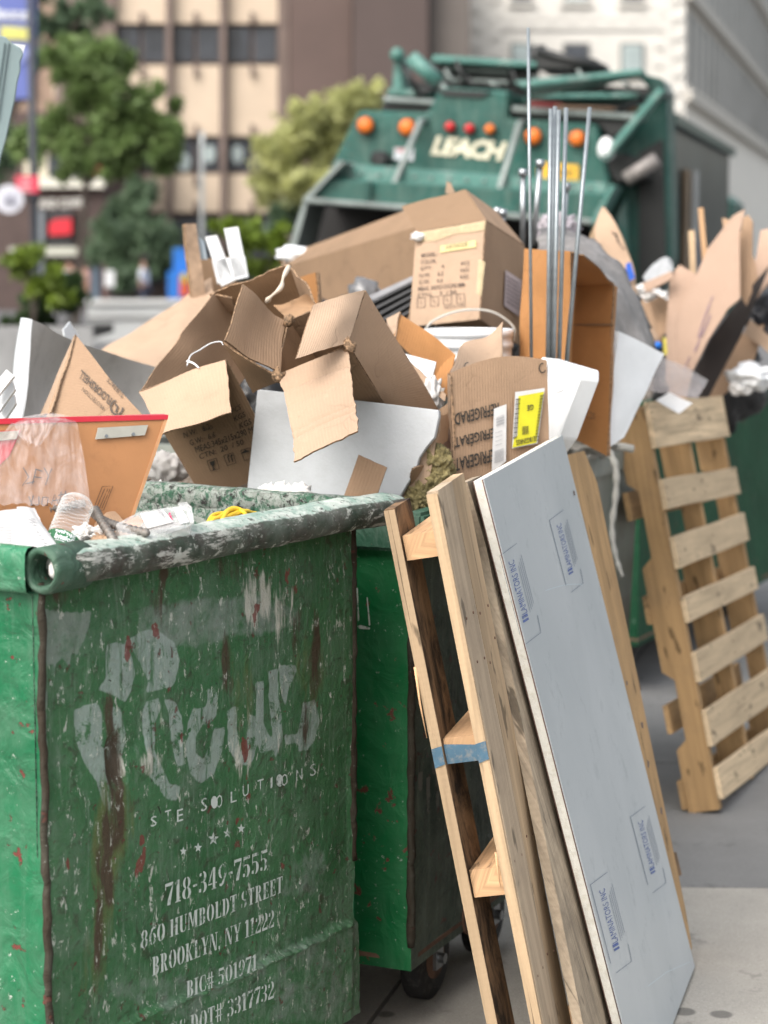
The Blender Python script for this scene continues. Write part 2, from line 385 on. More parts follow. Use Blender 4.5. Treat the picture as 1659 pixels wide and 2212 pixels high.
TH = R(20.5); E2 = V((math.sin(TH), math.cos(TH), 0)); N2 = V((-math.cos(TH), math.sin(TH), 0))
pv = Thing('pavement', None, None, (0, 6, 0), kind='structure')
c4 = [V((-3.4, -2, 0)), V((7.5, -2, 0)), V((12, 14.5, 0)), V((-3.4, 12.2, 0))]
prism('bedding', [p + V((0, 0, -.02)) for p in c4], (0, 0, -.13), joint, pv)
jo = U(1500, 1917, 5); g0 = CAM + ray(1500, 1917) * (CAMZ / -ray(1500, 1917).z); g0.z = 0
DX = V((math.cos(R(-1.5)), math.sin(R(-1.5)), 0)); DY = V((math.sin(R(14)), math.cos(R(14)), 0)); T_ = 1.52
for i in range(-4, 5):
    for j in range(-5, 6):
        p = g0 + DX * (i * T_ - .62) + DY * (j * T_); g = .006
        q = [p + DX * g + DY * g, p + DX * (T_ - g) + DY * g, p + DX * (T_ - g) + DY * (T_ - g), p + DX * g + DY * (T_ - g)]
        c = (q[0] + q[2]) / 2
        if not (-3.0 < c.x < 7 and -.8 < c.y < 12): continue
        h = random.uniform(-.002, .002)
        prism('paving_slab', [V((k.x, k.y, h)) for k in q], (0, 0, -.02), conc2 if j < 0 else conc, pv)
# ---- far buildings
def wall_px(u0, v0, u1, v1, D): pl = Pl((0, D, 0), (0, -1, 0)); return [pl.hit(u0, v0), pl.hit(u1, v0), pl.hit(u1, v1), pl.hit(u0, v1)]
def block(name, u0, v0, u1, v1, D, th, mat, parent, ground=False):
    q = wall_px(u0, v0, u1, v1, D)
    if ground:
        q[2].z = -.16; q[3].z = -.16
    return prism(name, q, (0, th, 0), mat, parent)
beige = surf('beige_panel', (.53, .43, .33), .05, 1.5, .7, 0, .05); brown = surf('brown_metal', (.15, .11, .095), .2, 1, .6, 0, .05)
towerm = surf('brown_tower', (.095, .062, .053), .18, .35, .7, 0, .1, 8); glassd = surf('dark_pane', (.05, .056, .068), .5, .6, .2, 0, 0)
glassl = surf('blind_pane', (.34, .40, .40), .15, 1, .3, 0, 0); stone = surf('cream_stone', (.60, .58, .54), .06, .8, .8, 0, .1, 6)
brickb = surf('dark_brick', (.075, .05, .045), .2, 2, .8); cream = flat('cream_trim', (.55, .50, .38)); slate = flat('shop_front', (.035, .035, .038))
bA = Thing('office_building', 'beige panelled office block with brown mullions and dark window bands, behind the trees', 'building', (-4, 80.5, -.16))
block('core_wall', 120, -160, 620, 700, 80.5, 14, brown, bA, True)
for (a, b) in ((252, 358), (369, 475), (488, 600)):
    for (y0, y1) in ((-130, 50), (141, 293), (376, 458)):
        block('wall_panel', a, y0, b, y1, 80.1, .35, beige, bA)
        for k in (.5,):
            xm = a + (b - a) * k
            for (s0, s1) in ((y1 - 24, y1), (y0, y0 + 24)): block('bracket', xm - 4, s0, xm + 4, s1, 79.9, .15, brown, bA)
    for (y0, y1) in ((58, 134), (300, 370)):
        for (f0, f1) in ((.01, .47), (.53, .99)):
            w_ = block('window', a + (b - a) * f0 - 1, y0 - 1, a + (b - a) * f1 + 1, y1 + 1, 80.4, .08, brown, bA)
            prism('pane', wall_px(a + (b - a) * f0 + 1, y0 + 1, a + (b - a) * f1 - 1, y1 - 1, 80.32), (0, .05, 0), glassd, w_)
    block('shop_window', a + 6, 472, b - 6, 610, 80.3, .15, glassd, bA)
for x in (236, 358, 475, 600): block('mullion', x, -150, x + (12 if x < 590 else 24), 640, 79.7, .7, brown, bA, True)
for (x, y) in ((512, 333), (452, 332), (398, 350), (258, 358)):
    prism('window_poster', [Pl((0, 80.2, 0), (0, -1, 0)).hit(x + 13 * math.cos(k), y + 20 * math.sin(k)) for k in np.linspace(0, 6.0, 12)], (0, .05, 0), glassl, bA)
bT = Thing('tower', 'plain dark brown windowless tower rising beside the beige office block', 'building', (6, 76, -.16))
block('shaft', 626, -160, 760, 700, 76.6, 12, towerm, bT, True); block('shaft', 762, -160, 925, 700, 76, 12, surf('brown_tower_mid', (.072, .050, .045), .15, .3, .7), bT, True)
block('shaft', 927, -160, 1015, 700, 76.8, 12, surf('grey_tower', (.115, .098, .088), .12, .4, .7), bT, True)
bW = Thing('stone_building', 'cream stone building with blinds in its windows, behind the garbage truck', 'building', (8, 85, -.16))
fw = wall_px(1016, -200, 1480, 700, 85); fw[2].z = fw[3].z = -.16
prism('wall', fw, (0, 12, 0), stone, bW)
pc = V((fw[1].x, 85, 0)); dd = V((math.sin(R(13.3)), math.cos(R(13.3)), 0)); dn = V((dd.y, -dd.x, 0))
far = pc + dd * 95
prism('side_wall', [V((pc.x, pc.y, -.16)) + dd * .01, V((far.x, far.y, -.16)), V((far.x, far.y, 26)), V((pc.x, pc.y, 26)) + dd * .01], -dn * 9, surf('side_stone_brightened', (.84, .80, .73), .05, .8, .8), bW)  # side stone lighter than the front, makes up for missing sunlight in colour
for (u0, u1, v0, v1, gm) in ((1103, 1150, 92, 158, glassl), (1216, 1274, 92, 150, glassd), (1340, 1392, 92, 158, glassl), (1103, 1150, -70, 4, glassd), (1216, 1274, -70, 4, glassl), (1340, 1392, -70, 4, glassd), (1340, 1392, 260, 330, glassd), (1216, 1274, 260, 330, glassd)):
    w_ = block('window', u0, v0, u1, v1, 84.9, .2, flat('window_frame', (.16, .16, .15)), bW)
    prism('pane', wall_px(u0 + 5, v0 + 5, u1 - 5, v1 - 3, 84.86), (0, .1, 0), gm, w_); block('sill', u0 - 6, v1 + 1, u1 + 6, v1 + 9, 84.8, .25, stone, bW)
for v in range(-190, 230, 21): # shallow stone courses, kept as one part
    pass
cs = []; cf = []
for k, v in enumerate(range(-195, 560, 20)):
    for kk, u in enumerate(range(1016, 1480, 44)):
        u_ = u + (22 if k % 2 else 0)
        if u_ + 42 > 1478: continue
        if any(a - 8 < u_ + 42 and u_ < b + 8 and c - 10 < v + 18 and v < d + 10 for a, b, c, d in ((1103, 1150, 92, 158), (1216, 1274, 92, 150), (1340, 1392, 92, 158), (1103, 1150, -70, 4), (1216, 1274, -70, 4), (1340, 1392, -70, 4), (1340, 1392, 260, 330), (1216, 1274, 260, 330))): continue
        q = wall_px(u_, v, u_ + 42, v + 18.5, 84.95); n0 = len(cs)
        cs += [tuple(p) for p in q] + [tuple(p + V((0, -.04, 0))) for p in q]
        cf += [tuple(n0 + i for i in f_) for f_ in ((4, 5, 6, 7), (0, 1, 5, 4), (1, 2, 6, 5), (2, 3, 7, 6), (3, 0, 4, 7))]
mk('stone_block', cs, cf, stone, bW)['kind'] = 'stuff'
winm = surf('side_window', (.25, .25, .25), .3, .4, .4); trim = flat('stone_trim', (.52, .49, .44))
for r_, (z0, z1) in enumerate(((8.2, 11.0), (12.0, 15.0), (16, 19))):
    for k in range(30):
        a = pc + dd * (1.4 + k * 2.9)
        for o_ in (0, 1.15):
            p = a + dd * o_
            prism('side_window', [V((p.x, p.y, z0)) + dn * .02, V((p.x, p.y, z0)) + dd * .8 + dn * .02, V((p.x, p.y, z1)) + dd * .8 + dn * .02, V((p.x, p.y, z1)) + dn * .02], dn * .03, winm, bW)
    a = pc + V((0, 0, z0 - .75)); prism('cornice', [a, a + dd * 90, a + dd * 90 + V((0, 0, .4)), a + V((0, 0, .4))], dn * .35, trim, bW)
bL = Thing('brick_building', 'tan brick apartment building with pale window frames behind the street tree', 'building', (-16, 92, -.16))
block('wall', -900, -420, 250, 700, 92, 10, surf('tan_brick', (.30, .215, .165), .12, 1.2, .85), bL, True)
for x_ in range(-820, 240, 78):
    for y_ in (-330, -210, -90, 30, 145):
        w_ = block('window', x_, y_, x_ + 36, y_ + 62, 91.8, .2, cream, bL); block('pane', x_ + 5, y_ + 5, x_ + 31, y_ + 57, 91.7, .1, glassl if (x_ + y_) % 3 == 0 else glassd, w_)
# shop building at far left
bS = Thing('shop_building', 'brick corner building with a cream cornice, white letters and a red window display', 'building', (-12, 70, -.16))
block('wall', -700, 240, 228, 700, 70, 10, brickb, bS, True)
block('cornice', 60, 384, 224, 405, 69.6, .4, flat('pale_cornice', (.62, .60, .52)), bS)
for (a, b) in ((52, 66), (84, 103), (186, 203)): block('pilaster', a, 330, b, 384, 69.8, .2, cream, bS)
block('brick_pier', 205, 350, 226, 384, 69.8, .2, flat('orange_brick', (.32, .10, .06)), bS)
block('pane', 104, 335, 185, 383, 69.8, .1, glassd, bS)
block('shop_window', 72, 452, 155, 560, 69.7, .2, slate, bS); block('pillar', 78, 455, 94, 600, 69.5, .15, flat('grey_pillar', (.18, .20, .22)), bS)
put('shop_lettering', glyphs('TEDDY OF BURGERS'[:0] or 'AND COFFEE', .03), Pl((0, 69.6, 0), (0, -1, 0)), (84, 450), (190, 448), (84, 430), flat('white_letters', (.55, .54, .50)), bS, .05)
prism('window_display', [Pl((0, 69.5, 0), (0, -1, 0)).hit(*p) for p in ((106, 482), (120, 474), (154, 472), (154, 506), (106, 508))], (0, .15, 0), flat('red_display', (.55, .015, .03)), bS)
block('awning', 20, 534, 62, 548, 69, .5, flat('pale_awning', (.45, .45, .38)), bS); block('awning', 92, 534, 165, 552, 69, .5, bpy.data.materials['pale_awning'], bS)
block('door', 195, 560, 215, 660, 69.7, .1, flat('blue_grey_door', (.09, .12, .16)), bS, True); block('pillar', 222, 560, 232, 660, 69.6, .2, flat('red_pier', (.13, .07, .06)), bS, True)
# street lamp post with banner, signs
post = surf('dark_post', (.018, .022, .032), .2, 2, .5)
lp = Thing('street_lamp', 'dark lamp post carrying a blue banner at the left edge', 'lamp post', U(73, 700, 38).xy.to_3d() + V((0, 0, -.16)))
px = U(73, 400, 38); tube('post', [(px.x, 38, -.16), (px.x, 38, 1), (px.x, 38, 8.5)], [.09, .075, .06], post, lp)
tube('base', [(px.x, 38, -.16), (px.x, 38, .5)], [.2, .13], post, lp)
bn = prism('banner', wall_px(-35, -60, 78, 214, 38), (0, .02, 0), flat('blue_banner', (.10, .13, .36)), lp)
bp = Pl((0, 37.98, 0), (0, -1, 0))
fill2('banner_stripe', [[(0, 55), (66, 60), (66, 88), (0, 84)]], bp, flat('banner_yellow', (.52, .50, .14)), bn, .01)
put('banner_lettering', glyphs('Jazz', .05), bp, (-20, 48), (64, 52), (-20, 14), flat('banner_white', (.5, .52, .6)), bn, .01)
fill2('banner_swirl', [[(-30, 175), (10, 140), (60, 100), (74, 110), (40, 140), (-10, 190)]], bp, flat('banner_pale', (.2, .24, .5)), bn, .01)
tube('bracket', [U(-35, -62, 38), U(76, -62, 38)], .03, post, lp, 6); tube('bracket', [U(-35, 216, 38), U(76, 216, 38)], .03, post, lp, 6)
rs = Thing('street_sign', 'red rectangular sign fixed beside the lamp post', 'sign', U(60, 420, 37.5))
prism('sign_plate', wall_px(34, 380, 84, 416, 37.6), (0, .02, 0), flat('red_sign', (.55, .03, .07)), rs)
for k in (388, 398, 408): fill2('sign_line', [[(44, k), (66, k), (66, k + 4), (44, k + 4)]], Pl((0, 37.6, 0), (0, -1, 0)), flat('sign_white', (.6, .4, .42)), rs, .01)
tube('clamp', [U(60, 398, 37.62), U(73, 398, 38)], .03, post, rs, 6)
cs_ = Thing('round_sign', 'white round sign hanging below the red sign at the left edge', 'sign', U(22, 460, 37.5))
tube('disc', [U(20, 430, 37.5), U(20, 430, 37.56)], .24, flat('white_disc', (.62, .62, .68)), cs_, 24, False); tube('clamp', [U(40, 430, 37.56), U(73, 430, 38)], .03, post, cs_, 6)
put('disc_mark', glyphs('M', .04), Pl((0, 37.48, 0), (0, -1, 0)), (8, 445), (32, 445), (8, 415), flat('grey_mark', (.35, .35, .42)), cs_, .01)
# pale thin pole in front of the office block
tube_o = tube('signal_pole', [U(437, 700, 44).xy.to_3d() + V((0, 0, -.16)), U(436, 320, 44), U(437, 285, 44)], .042, surf('pale_pole', (.40, .42, .42), .1, 2, .5), None, 8)
tag(tube_o, 'slim pale grey pole standing in front of the beige office block', 'pole')
# ---- foliage
def leafmat(name, c, c2):
    N = Nd(name); g = N.n('ShaderNodeNewGeometry'); n = N.noise(N.co(), 1.6, 3)
    col = N.mix(g.outputs['Random Per Island'], c, c2); col = N.mix(N.ramp(n, .35, .65), tone(c, .6), col)
    N.set(Base_Color=col, Roughness=.6); N.b.inputs['Subsurface Weight'].default_value = 0
    tr = N.n('ShaderNodeBsdfTranslucent'); N.l(col, tr.inputs[0]); ms = N.n('ShaderNodeMixShader'); ms.inputs[0].default_value = .45
    N.l(N.b.outputs[0], ms.inputs[1]); N.l(tr.outputs[0], ms.inputs[2]); N.l(ms.outputs[0], N.out.inputs[0]); return N.m
def crown(name, lobes, n, size, mat, parent):
    """leaf-sized faces scattered through lumpy clumps"""
    lob = []
    for (c, r) in lobes:
        k = max(9, int(22 * (r[0] * r[2]) ** .5))
        for _ in range(k):
            d = rng.normal(size=3); d /= np.linalg.norm(d); q = np.array(c) + d * np.array(r) * rng.uniform(.1, .95)
            lob.append((q, min(r) * rng.uniform(.15, .40)))
    vs = np.zeros((n * 4, 3), np.float32); ids = rng.randint(0, len(lob), n)
    ctr = np.array([lob[i][0] for i in ids]); rad = np.array([lob[i][1] for i in ids])
    d = rng.normal(size=(n, 3)); d /= np.linalg.norm(d, axis=1)[:, None]; p = ctr + d * (rad * np.abs(rng.normal(.8, .42, n)))[:, None]
    a = rng.normal(size=(n, 3)) + d * .3; a /= np.linalg.norm(a, axis=1)[:, None]; b = np.cross(a, rng.normal(size=(n, 3))); b /= np.linalg.norm(b, axis=1)[:, None]
    s = size * rng.uniform(.5, 1.6, n)[:, None]
    vs[0::4] = p - a * s; vs[1::4] = p + b * s * .55; vs[2::4] = p + a * s; vs[3::4] = p - b * s * .55
    f_ = np.arange(n * 4).reshape(n, 4).tolist(); return mk(name, vs.tolist(), f_, mat, parent)
bark = surf('bark', (.055, .042, .034), .3, 6, .9, 0, .6, 30)
def tree(name, label, cat, uv, d, lobes, n, size, mat, trunk_r, base=-.16, lean=0):
    b = U(uv[0], 600, d); b.z = base; t = Thing(name, label, cat, b)
    L = []; s = d / FPX
    for (u, v, ru, rv) in lobes:
        c = U(u, v, d + random.uniform(-.3, .3) * ru * s); L.append((tuple(c), (ru * s, ru * s * .9, rv * s)))
    crown('crown', L, n, size, mat, t)
    c0 = V(L[0][0]); tube('trunk', curve_pts([b, b.lerp(c0, .45) + V((lean, 0, 0)), c0 + V((0, 0, -L[0][1][2] * .2))], 8), [trunk_r * (1 - .06 * i) for i in range(9)], bark, t, 8)
    for c, r in L[1:6]: tube('limb', curve_pts([b.lerp(c0, .62), b.lerp(c0, .7).lerp(V(c), .5) + V((0, 0, .1)), c], 6), [trunk_r * .5 * (1 - .1 * i) for i in range(7)], bark, t, 6)
    return t
lg = leafmat('leaf_green', (.16, .25, .075), (.28, .38, .14)); ldk = leafmat('leaf_dark', (.12, .19, .11), (.19, .28, .16))
lyl = leafmat('leaf_yellow_green', (.50, .52, .20), (.74, .74, .38)); llm = leafmat('leaf_lime', (.16, .24, .03), (.30, .40, .05)); lmx = leafmat('leaf_shrub', (.035, .07, .022), (.07, .12, .04))
tree('street_tree', 'slim street tree with a broad green crown beside the lamp post', 'tree', (158, 0), 45, [(200, 190, 115, 85), (300, 230, 85, 60), (150, 300, 110, 70), (260, 320, 110, 60), (370, 320, 60, 45), (130, 120, 55, 60), (230, 110, 80, 50), (60, 310, 60, 55), (180, 360, 110, 40), (330, 275, 85, 55)], 22000, .085, lg, .09)
tree('street_tree', 'tree whose dark leaves hang into the top left corner above the banner', 'tree', (-60, 0), 52, [(40, 20, 120, 80), (150, 45, 75, 55), (-60, 60, 130, 120), (0, 330, 70, 70), (205, 15, 45, 30)], 9000, .10, ldk, .14)
tree('young_tree', 'bushy bluish green tree in front of the shop building and office block', 'tree', (300, 0), 65, [(300, 500, 95, 75), (230, 540, 60, 60), (360, 560, 50, 60), (310, 420, 55, 35), (290, 590, 80, 45), (250, 470, 50, 40)], 9000, .12, ldk, .09)
tree('flowering_tree', 'rounded yellow-green flowering tree to the left of the garbage truck', 'tree', (660, 0), 48, [(700, 310, 120, 90), (620, 340, 80, 80), (760, 230, 60, 45), (580, 400, 50, 45), (660, 400, 110, 55), (690, 230, 60, 45), (800, 210, 45, 40)], 16000, .085, lyl, .12)
tree('dark_shrub', 'dark green shrub in the shade under the flowering tree', 'shrub', (640, 0), 49.5, [(650, 460, 80, 40), (600, 470, 50, 35), (700, 480, 60, 40)], 5000, .12, ldk, .05)
tree('hydrangea', 'lime green leafy plant behind the white plastic brace', 'plant', (540, 0), 19, [(560, 520, 60, 45), (490, 490, 40, 26), (600, 540, 38, 50), (540, 575, 50, 45)], 2600, .045, llm, .02)
tree('planter_shrub', 'shrub with lime tips growing in the planter at lower left of the street', 'shrub', (90, 0), 24, [(60, 565, 55, 42), (95, 620, 70, 50)], 3000, .05, llm, .03)
tree('planter_shrub', 'dark rounded shrub below the lime one in the street planter', 'shrub', (110, 0), 24.6, [(110, 650, 85, 52), (60, 690, 60, 30), (150, 620, 50, 40)], 5200, .05, lmx, .03)
pl_ = Thing('planter', 'long grey concrete planter holding the shrubs at lower left of the street', 'planter', U(60, 760, 25).xy.to_3d() + V((0, 0, -.16)))
for (a, b, dd_, t_) in ((-160, 200, 23.6, .08), (-160, 200, 25.6, .08)):
    q = wall_px(a, 705, b, 760, dd_); q[2].z = q[3].z = -.16; prism('side', q, (0, t_, 0), surf('planter_concrete', (.24, .24, .24), .2, 3, .9), pl_)
q = wall_px(-158, 712, 198, 714, 23.7); prism('soil', [q[0], q[1], q[1] + V((0, 1.9, 0)), q[0] + V((0, 1.9, 0))], (0, 0, -.1), surf('soil', (.03, .025, .02), .3, 10, .95), pl_)
# low concrete wall and road furniture
lw = Thing('low_wall', 'low pale concrete wall across the street behind the leaning kraft sheet', 'wall', U(300, 700, 46).xy.to_3d() + V((0, 0, -.16)))
q = wall_px(188, 655, 640, 700, 46); q[2].z = q[3].z = -.16; prism('wall_body', q, (0, .4, 0), surf('pale_concrete', (.42, .43, .43), .08, 1, .8), lw); q = wall_px(184, 648, 644, 656, 45.9); prism('coping', q, (0, .6, 0), surf('white_concrete', (.60, .60, .59), .05, 1, .8), lw)
q = wall_px(186, 684, 640, 690, 45.95); prism('groove_shadow_strip', q, (0, .1, 0), conc, lw)  # darker strip on the wall face paints a groove's shadow
bx = Thing('street_stall', 'bright blue stall with an orange and yellow corner, seen beside the white shirted walker', 'stall', U(385, 640, 56).xy.to_3d() + V((0, 0, -.16)))
blu = flat('blue_cover', (.015, .16, .55))
prism('counter', wall_px(362, 586, 408, 645, 56), (0, 1.2, 0), blu, bx); prism('back_board', wall_px(374, 536, 408, 586, 56.3), (0, .3, 0), blu, bx); prism('post', wall_px(400, 586, 408, 672, 56.1), (0, .1, 0), slate, bx)
prism('poster', wall_px(388, 596, 408, 640, 55.95), (0, .03, 0), flat('orange_poster', (.6, .09, .02)), bx); prism('poster', wall_px(392, 590, 402, 610, 55.9), (0, .03, 0), flat('yellow_poster', (.55, .5, .08)), bx)
prism('foot', wall_px(364, 645, 372, 678, 56), (0, 1, 0), slate, bx)
# people far off
def skin_fig(name, ed, rad, mat, parent, loc, facing):
    Rz = Matrix.Rotation(facing, 4, 'Z'); me = bpy.data.meshes.new(name)
    me.from_pydata([tuple((Rz @ V(p))) for p in ed[0]], ed[1], []); me.materials.append(mat)
    o = bpy.data.objects.new(name, me); COL.objects.link(o); o.parent = parent.o
    bm = bmesh.new(); bm.from_mesh(me); ly = bm.verts.layers.skin.verify(); bm.verts.ensure_lookup_table()
    for i, r in enumerate(rad): bm.verts[i][ly].radius = r if isinstance(r, tuple) else (r, r)
    bm.verts[0][ly].use_root = True; bm.to_mesh(me); bm.free()
    o.modifiers.new('skin', 'SKIN'); s = o.modifiers.new('sub', 'SUBSURF'); s.levels = 1; s.render_levels = 1
    return o
skinm = flat('skin', (.34, .19, .13)); hairm = flat('hair', (.03, .022, .018))
def person(label, x, y, z, facing, shirt, pants, hair=hairm, stride=.22):
    t = Thing('person', label, 'person', (x, y, z)); st = stride
    pv_ = [(0, 0, .95), (0, 0, 1.2), (0, .01, 1.42), (0, 0, 1.53), (0, .02, 1.64), (.17, 0, 1.41), (.21, -.05, 1.15), (.19, .1, .93), (-.17, 0, 1.41), (-.22, .03, 1.15), (-.2, .02, .9),
           (.09, 0, .9), (.10, st * .5, .5), (.10, st * .7, .08), (.1, st * .7 + .14, .04), (-.09, 0, .9), (-.10, -st * .3, .5), (-.10, -st, .1), (-.1, -st + .13, .04)]
    ed = [(0, 1), (1, 2), (2, 3), (3, 4), (2, 5), (5, 6), (6, 7), (2, 8), (8, 9), (9, 10), (0, 11), (11, 12), (12, 13), (13, 14), (0, 15), (15, 16), (16, 17), (17, 18)]
    rd = [(.14, .1), (.13, .09), (.12, .09), .05, (.085, .1), .05, .042, .035, .05, .042, .035, .08, .06, .045, .04, .08, .06, .045, .04]
    skin_fig('body', (pv_, ed), rd, skinm, t, t.loc, facing)
    i_ = [0, 1, 2, 5, 6, 8, 9]; mp = {k: n for n, k in enumerate(i_)}
    skin_fig('shirt', ([pv_[k] for k in i_], [(mp[a], mp[b]) for a, b in ed if a in mp and b in mp]), [(.17, .13), (.16, .12), (.15, .11), .07, .06, .07, .06], shirt, t, t.loc, facing)
    i_ = [0, 11, 12, 13, 15, 16, 17]; mp = {k: n for n, k in enumerate(i_)}
    skin_fig('trousers', ([pv_[k] for k in i_], [(mp[a], mp[b]) for a, b in ed if a in mp and b in mp]), [(.16, .12), .1, .075, .06, .1, .075, .06], pants, t, t.loc, facing)
    c = Matrix.Rotation(facing, 4, 'Z') @ V((0, -.02, 1.70)); blob('hair', V((x, y, z)) + c, (.1, .12, .1), hair, t, 2, .05)
    return t
def pp(u, d): q = U(u, 600, d); return q.x, q.y
for (u, d, lab, f_, sh, pa) in ((311, 57, 'person in a white shirt and dark trousers walking past the blue stall', 1.4, flat('white_cotton', (.62, .64, .68)), flat('navy_cloth', (.03, .035, .06))),
    (176, 52, 'person in a salmon top standing behind the planter shrubs', 2.6, flat('salmon_cotton', (.35, .20, .17)), flat('grey_cloth', (.08, .08, .09))),
    (150, 53, 'person in a pale green top beside the one in salmon', .4, flat('pale_green_cotton', (.28, .36, .32)), flat('dark_cloth', (.05, .05, .05)))):
    x, y = pp(u, d); person(lab, x, y, -.16, f_, sh, pa)
ws = Thing('sandwich_board', 'small white board standing near the shop door', 'sign', U(236, 640, 62).xy.to_3d() + V((0, 0, -.16)))
prism('board', wall_px(226, 584, 247, 620, 62), (0, .05, 0), flat('white_sign_board', (.55, .56, .57)), ws); q = wall_px(234, 618, 239, 660, 62); q[2].z = q[3].z = -.16; prism('leg', q, (0, .05, 0), slate, ws)
# ================================================================ GARBAGE TRUCK
FW = V((math.sin(R(13.3)), math.cos(R(13.3)), 0)); RT = V((FW.y, -FW.x, 0))
t0_ = U(1000, 500, 14.5); TP = Pl(t0_, -FW)
tk = Thing('garbage_truck', 'dark green rear-loading garbage truck with orange lights and cream lettering on its tailgate', 'truck', V((t0_.x + .8, t0_.y + 3, -.16)))
tg = bin_paint('truck_green', (.006, .070, .056), .16, .35, .38, .35, .35, .4); tgl = surf('truck_green_pale', (.06, .17, .145), .2, 4, .45, 0, .2, 30, (.25, .30, .28), .5)  # tgl: paler green, also painting the light on upward faces
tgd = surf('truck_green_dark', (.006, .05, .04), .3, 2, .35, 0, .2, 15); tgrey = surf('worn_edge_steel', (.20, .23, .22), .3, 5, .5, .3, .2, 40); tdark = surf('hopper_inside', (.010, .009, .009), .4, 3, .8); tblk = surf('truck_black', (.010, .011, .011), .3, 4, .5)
def slab(name, pts, off, th, mat, parent=tk, bev=0): return prism(name, [TP.hit(u, v, -off) for u, v in pts], FW * th, mat, parent, bev=bev)
def tbar(name, a, b, r, off, mat, parent=tk, seg=8, off2=None): return tube(name, [TP.hit(*a, -off), TP.hit(*b, -(off if off2 is None else off2))], r, mat, parent, seg)
pan = slab('tailgate', [(775, 238), (925, 243), (950, 188), (1100, 196), (1097, 256), (1290, 268), (1320, 402), (1180, 394), (712, 364)], .45, .5, tg, bev=.02)
slab('hopper_ledge', [(735, 352), (1312, 395), (1306, 420), (700, 388)], .2, .5, tgl); slab('hopper_lintel', [(698, 386), (1308, 418), (1283, 474), (664, 430)], .02, .3, tg, bev=.01)
for x in (790, 960, 1130): slab('stiffener', [(x, 392 + (x - 790) * .055), (x + 12, 393 + (x - 790) * .055), (x + 8, 436 + (x - 790) * .07), (x - 5, 435 + (x - 790) * .07)], -.02, .05, tgd)
slab('hopper_edge', [(656, 426), (1282, 473), (1278, 486), (652, 438)], -.04, .12, tgrey, bev=.01)
slab('hopper_edge', [(733, 346), (742, 352), (664, 434), (654, 430)], -.04, .4, tgrey); slab('hopper_edge', [(1318, 398), (1328, 402), (1285, 484), (1276, 480)], -.04, .4, tgl)
slab('hopper_edge', [(655, 436), (664, 438), (632, 560), (640, 800), (610, 800), (614, 560)], -.02, .5, tgrey)
slab('reflector', [(612, 540), (624, 541), (620, 566), (609, 565)], -.05, .04, flat('red_reflector', (.4, .02, .02)))
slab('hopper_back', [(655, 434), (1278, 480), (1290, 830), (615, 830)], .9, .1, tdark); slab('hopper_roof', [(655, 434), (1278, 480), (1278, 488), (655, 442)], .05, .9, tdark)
slab('hopper_side', [(1278, 484), (1300, 480), (1340, 820), (1290, 830)], 0, 1.0, tgd)
slab('hopper_floor', [(615, 800), (1290, 800), (1290, 830), (615, 830)], 0, 1.0, tdark)
slab('side_frame', [(1318, 300), (1400, 200), (1440, 188), (1450, 560), (1400, 720), (1330, 700), (1290, 560), (1320, 402)], .8, .5, tg, bev=.02)
slab('side_frame', [(1380, 330), (1432, 300), (1440, 620), (1380, 640)], .74, .06, tblk)
slab('side_fin', [(1330, 470), (1352, 430), (1362, 700), (1340, 700)], .7, .1, tgl)
# body behind the tailgate
slab('body_back', [(850, 175), (1440, 190), (1440, 690), (700, 690)], 1.4, .1, tblk)
a = U(1442, 245, 15.6); bl = 5.6; z_ = a.z
bsd = surf('truck_side_gloss', (.045, .060, .062), .3, 1, .3, 0, .05, 10, (.10, .07, .04), .3)
prism('body_side', [a, a + FW * bl, V((a.x, a.y, .6)) + FW * bl, V((a.x, a.y, .6))], -RT * 2.2, bsd, tk)
prism('body_rail', [a + RT * .02, a + FW * bl + RT * .02, a + FW * bl + V((0, 0, -.07)) + RT * .02, a + V((0, 0, -.07)) + RT * .02], RT * .04, tgd, tk)
p_ = a + FW * 1.0 + RT * .02; prism('side_panel', [p_ + V((0, 0, -.35)), p_ + FW * .9 + V((0, 0, -.35)), p_ + FW * .9 + V((0, 0, -1.35)), p_ + V((0, 0, -1.35))], RT * .03, surf('tan_reflection', (.17, .12, .075), .3, 3, .5), tk)  # tan slab paints a building's reflection on the glossy body side
p_ = a + FW * 1.3 + RT * .06; prism('reflection_strip', [p_ + V((0, 0, -.35)), p_ + FW * .3 + V((0, 0, -.35)), p_ + FW * .3 + V((0, 0, -1.35)), p_ + V((0, 0, -1.35))], RT * .02, surf('grey_reflection', (.33, .34, .34), .2, 3, .5), tk)  # grey strip of the same painted reflection
if 0: tube('mirror_arm', [a + FW * 3.9 + V((0, 0, -.5)), a + FW * 3.9 + RT * .3 + V((0, 0, -.45))], .03, tblk, tk)
bm_ = a + FW * 3.9 + RT * .3 + V((0, 0, -.45)); v_, f_ = box6(bm_, (.09, 0, 0), (0, .03, 0), (0, 0, .08)); None
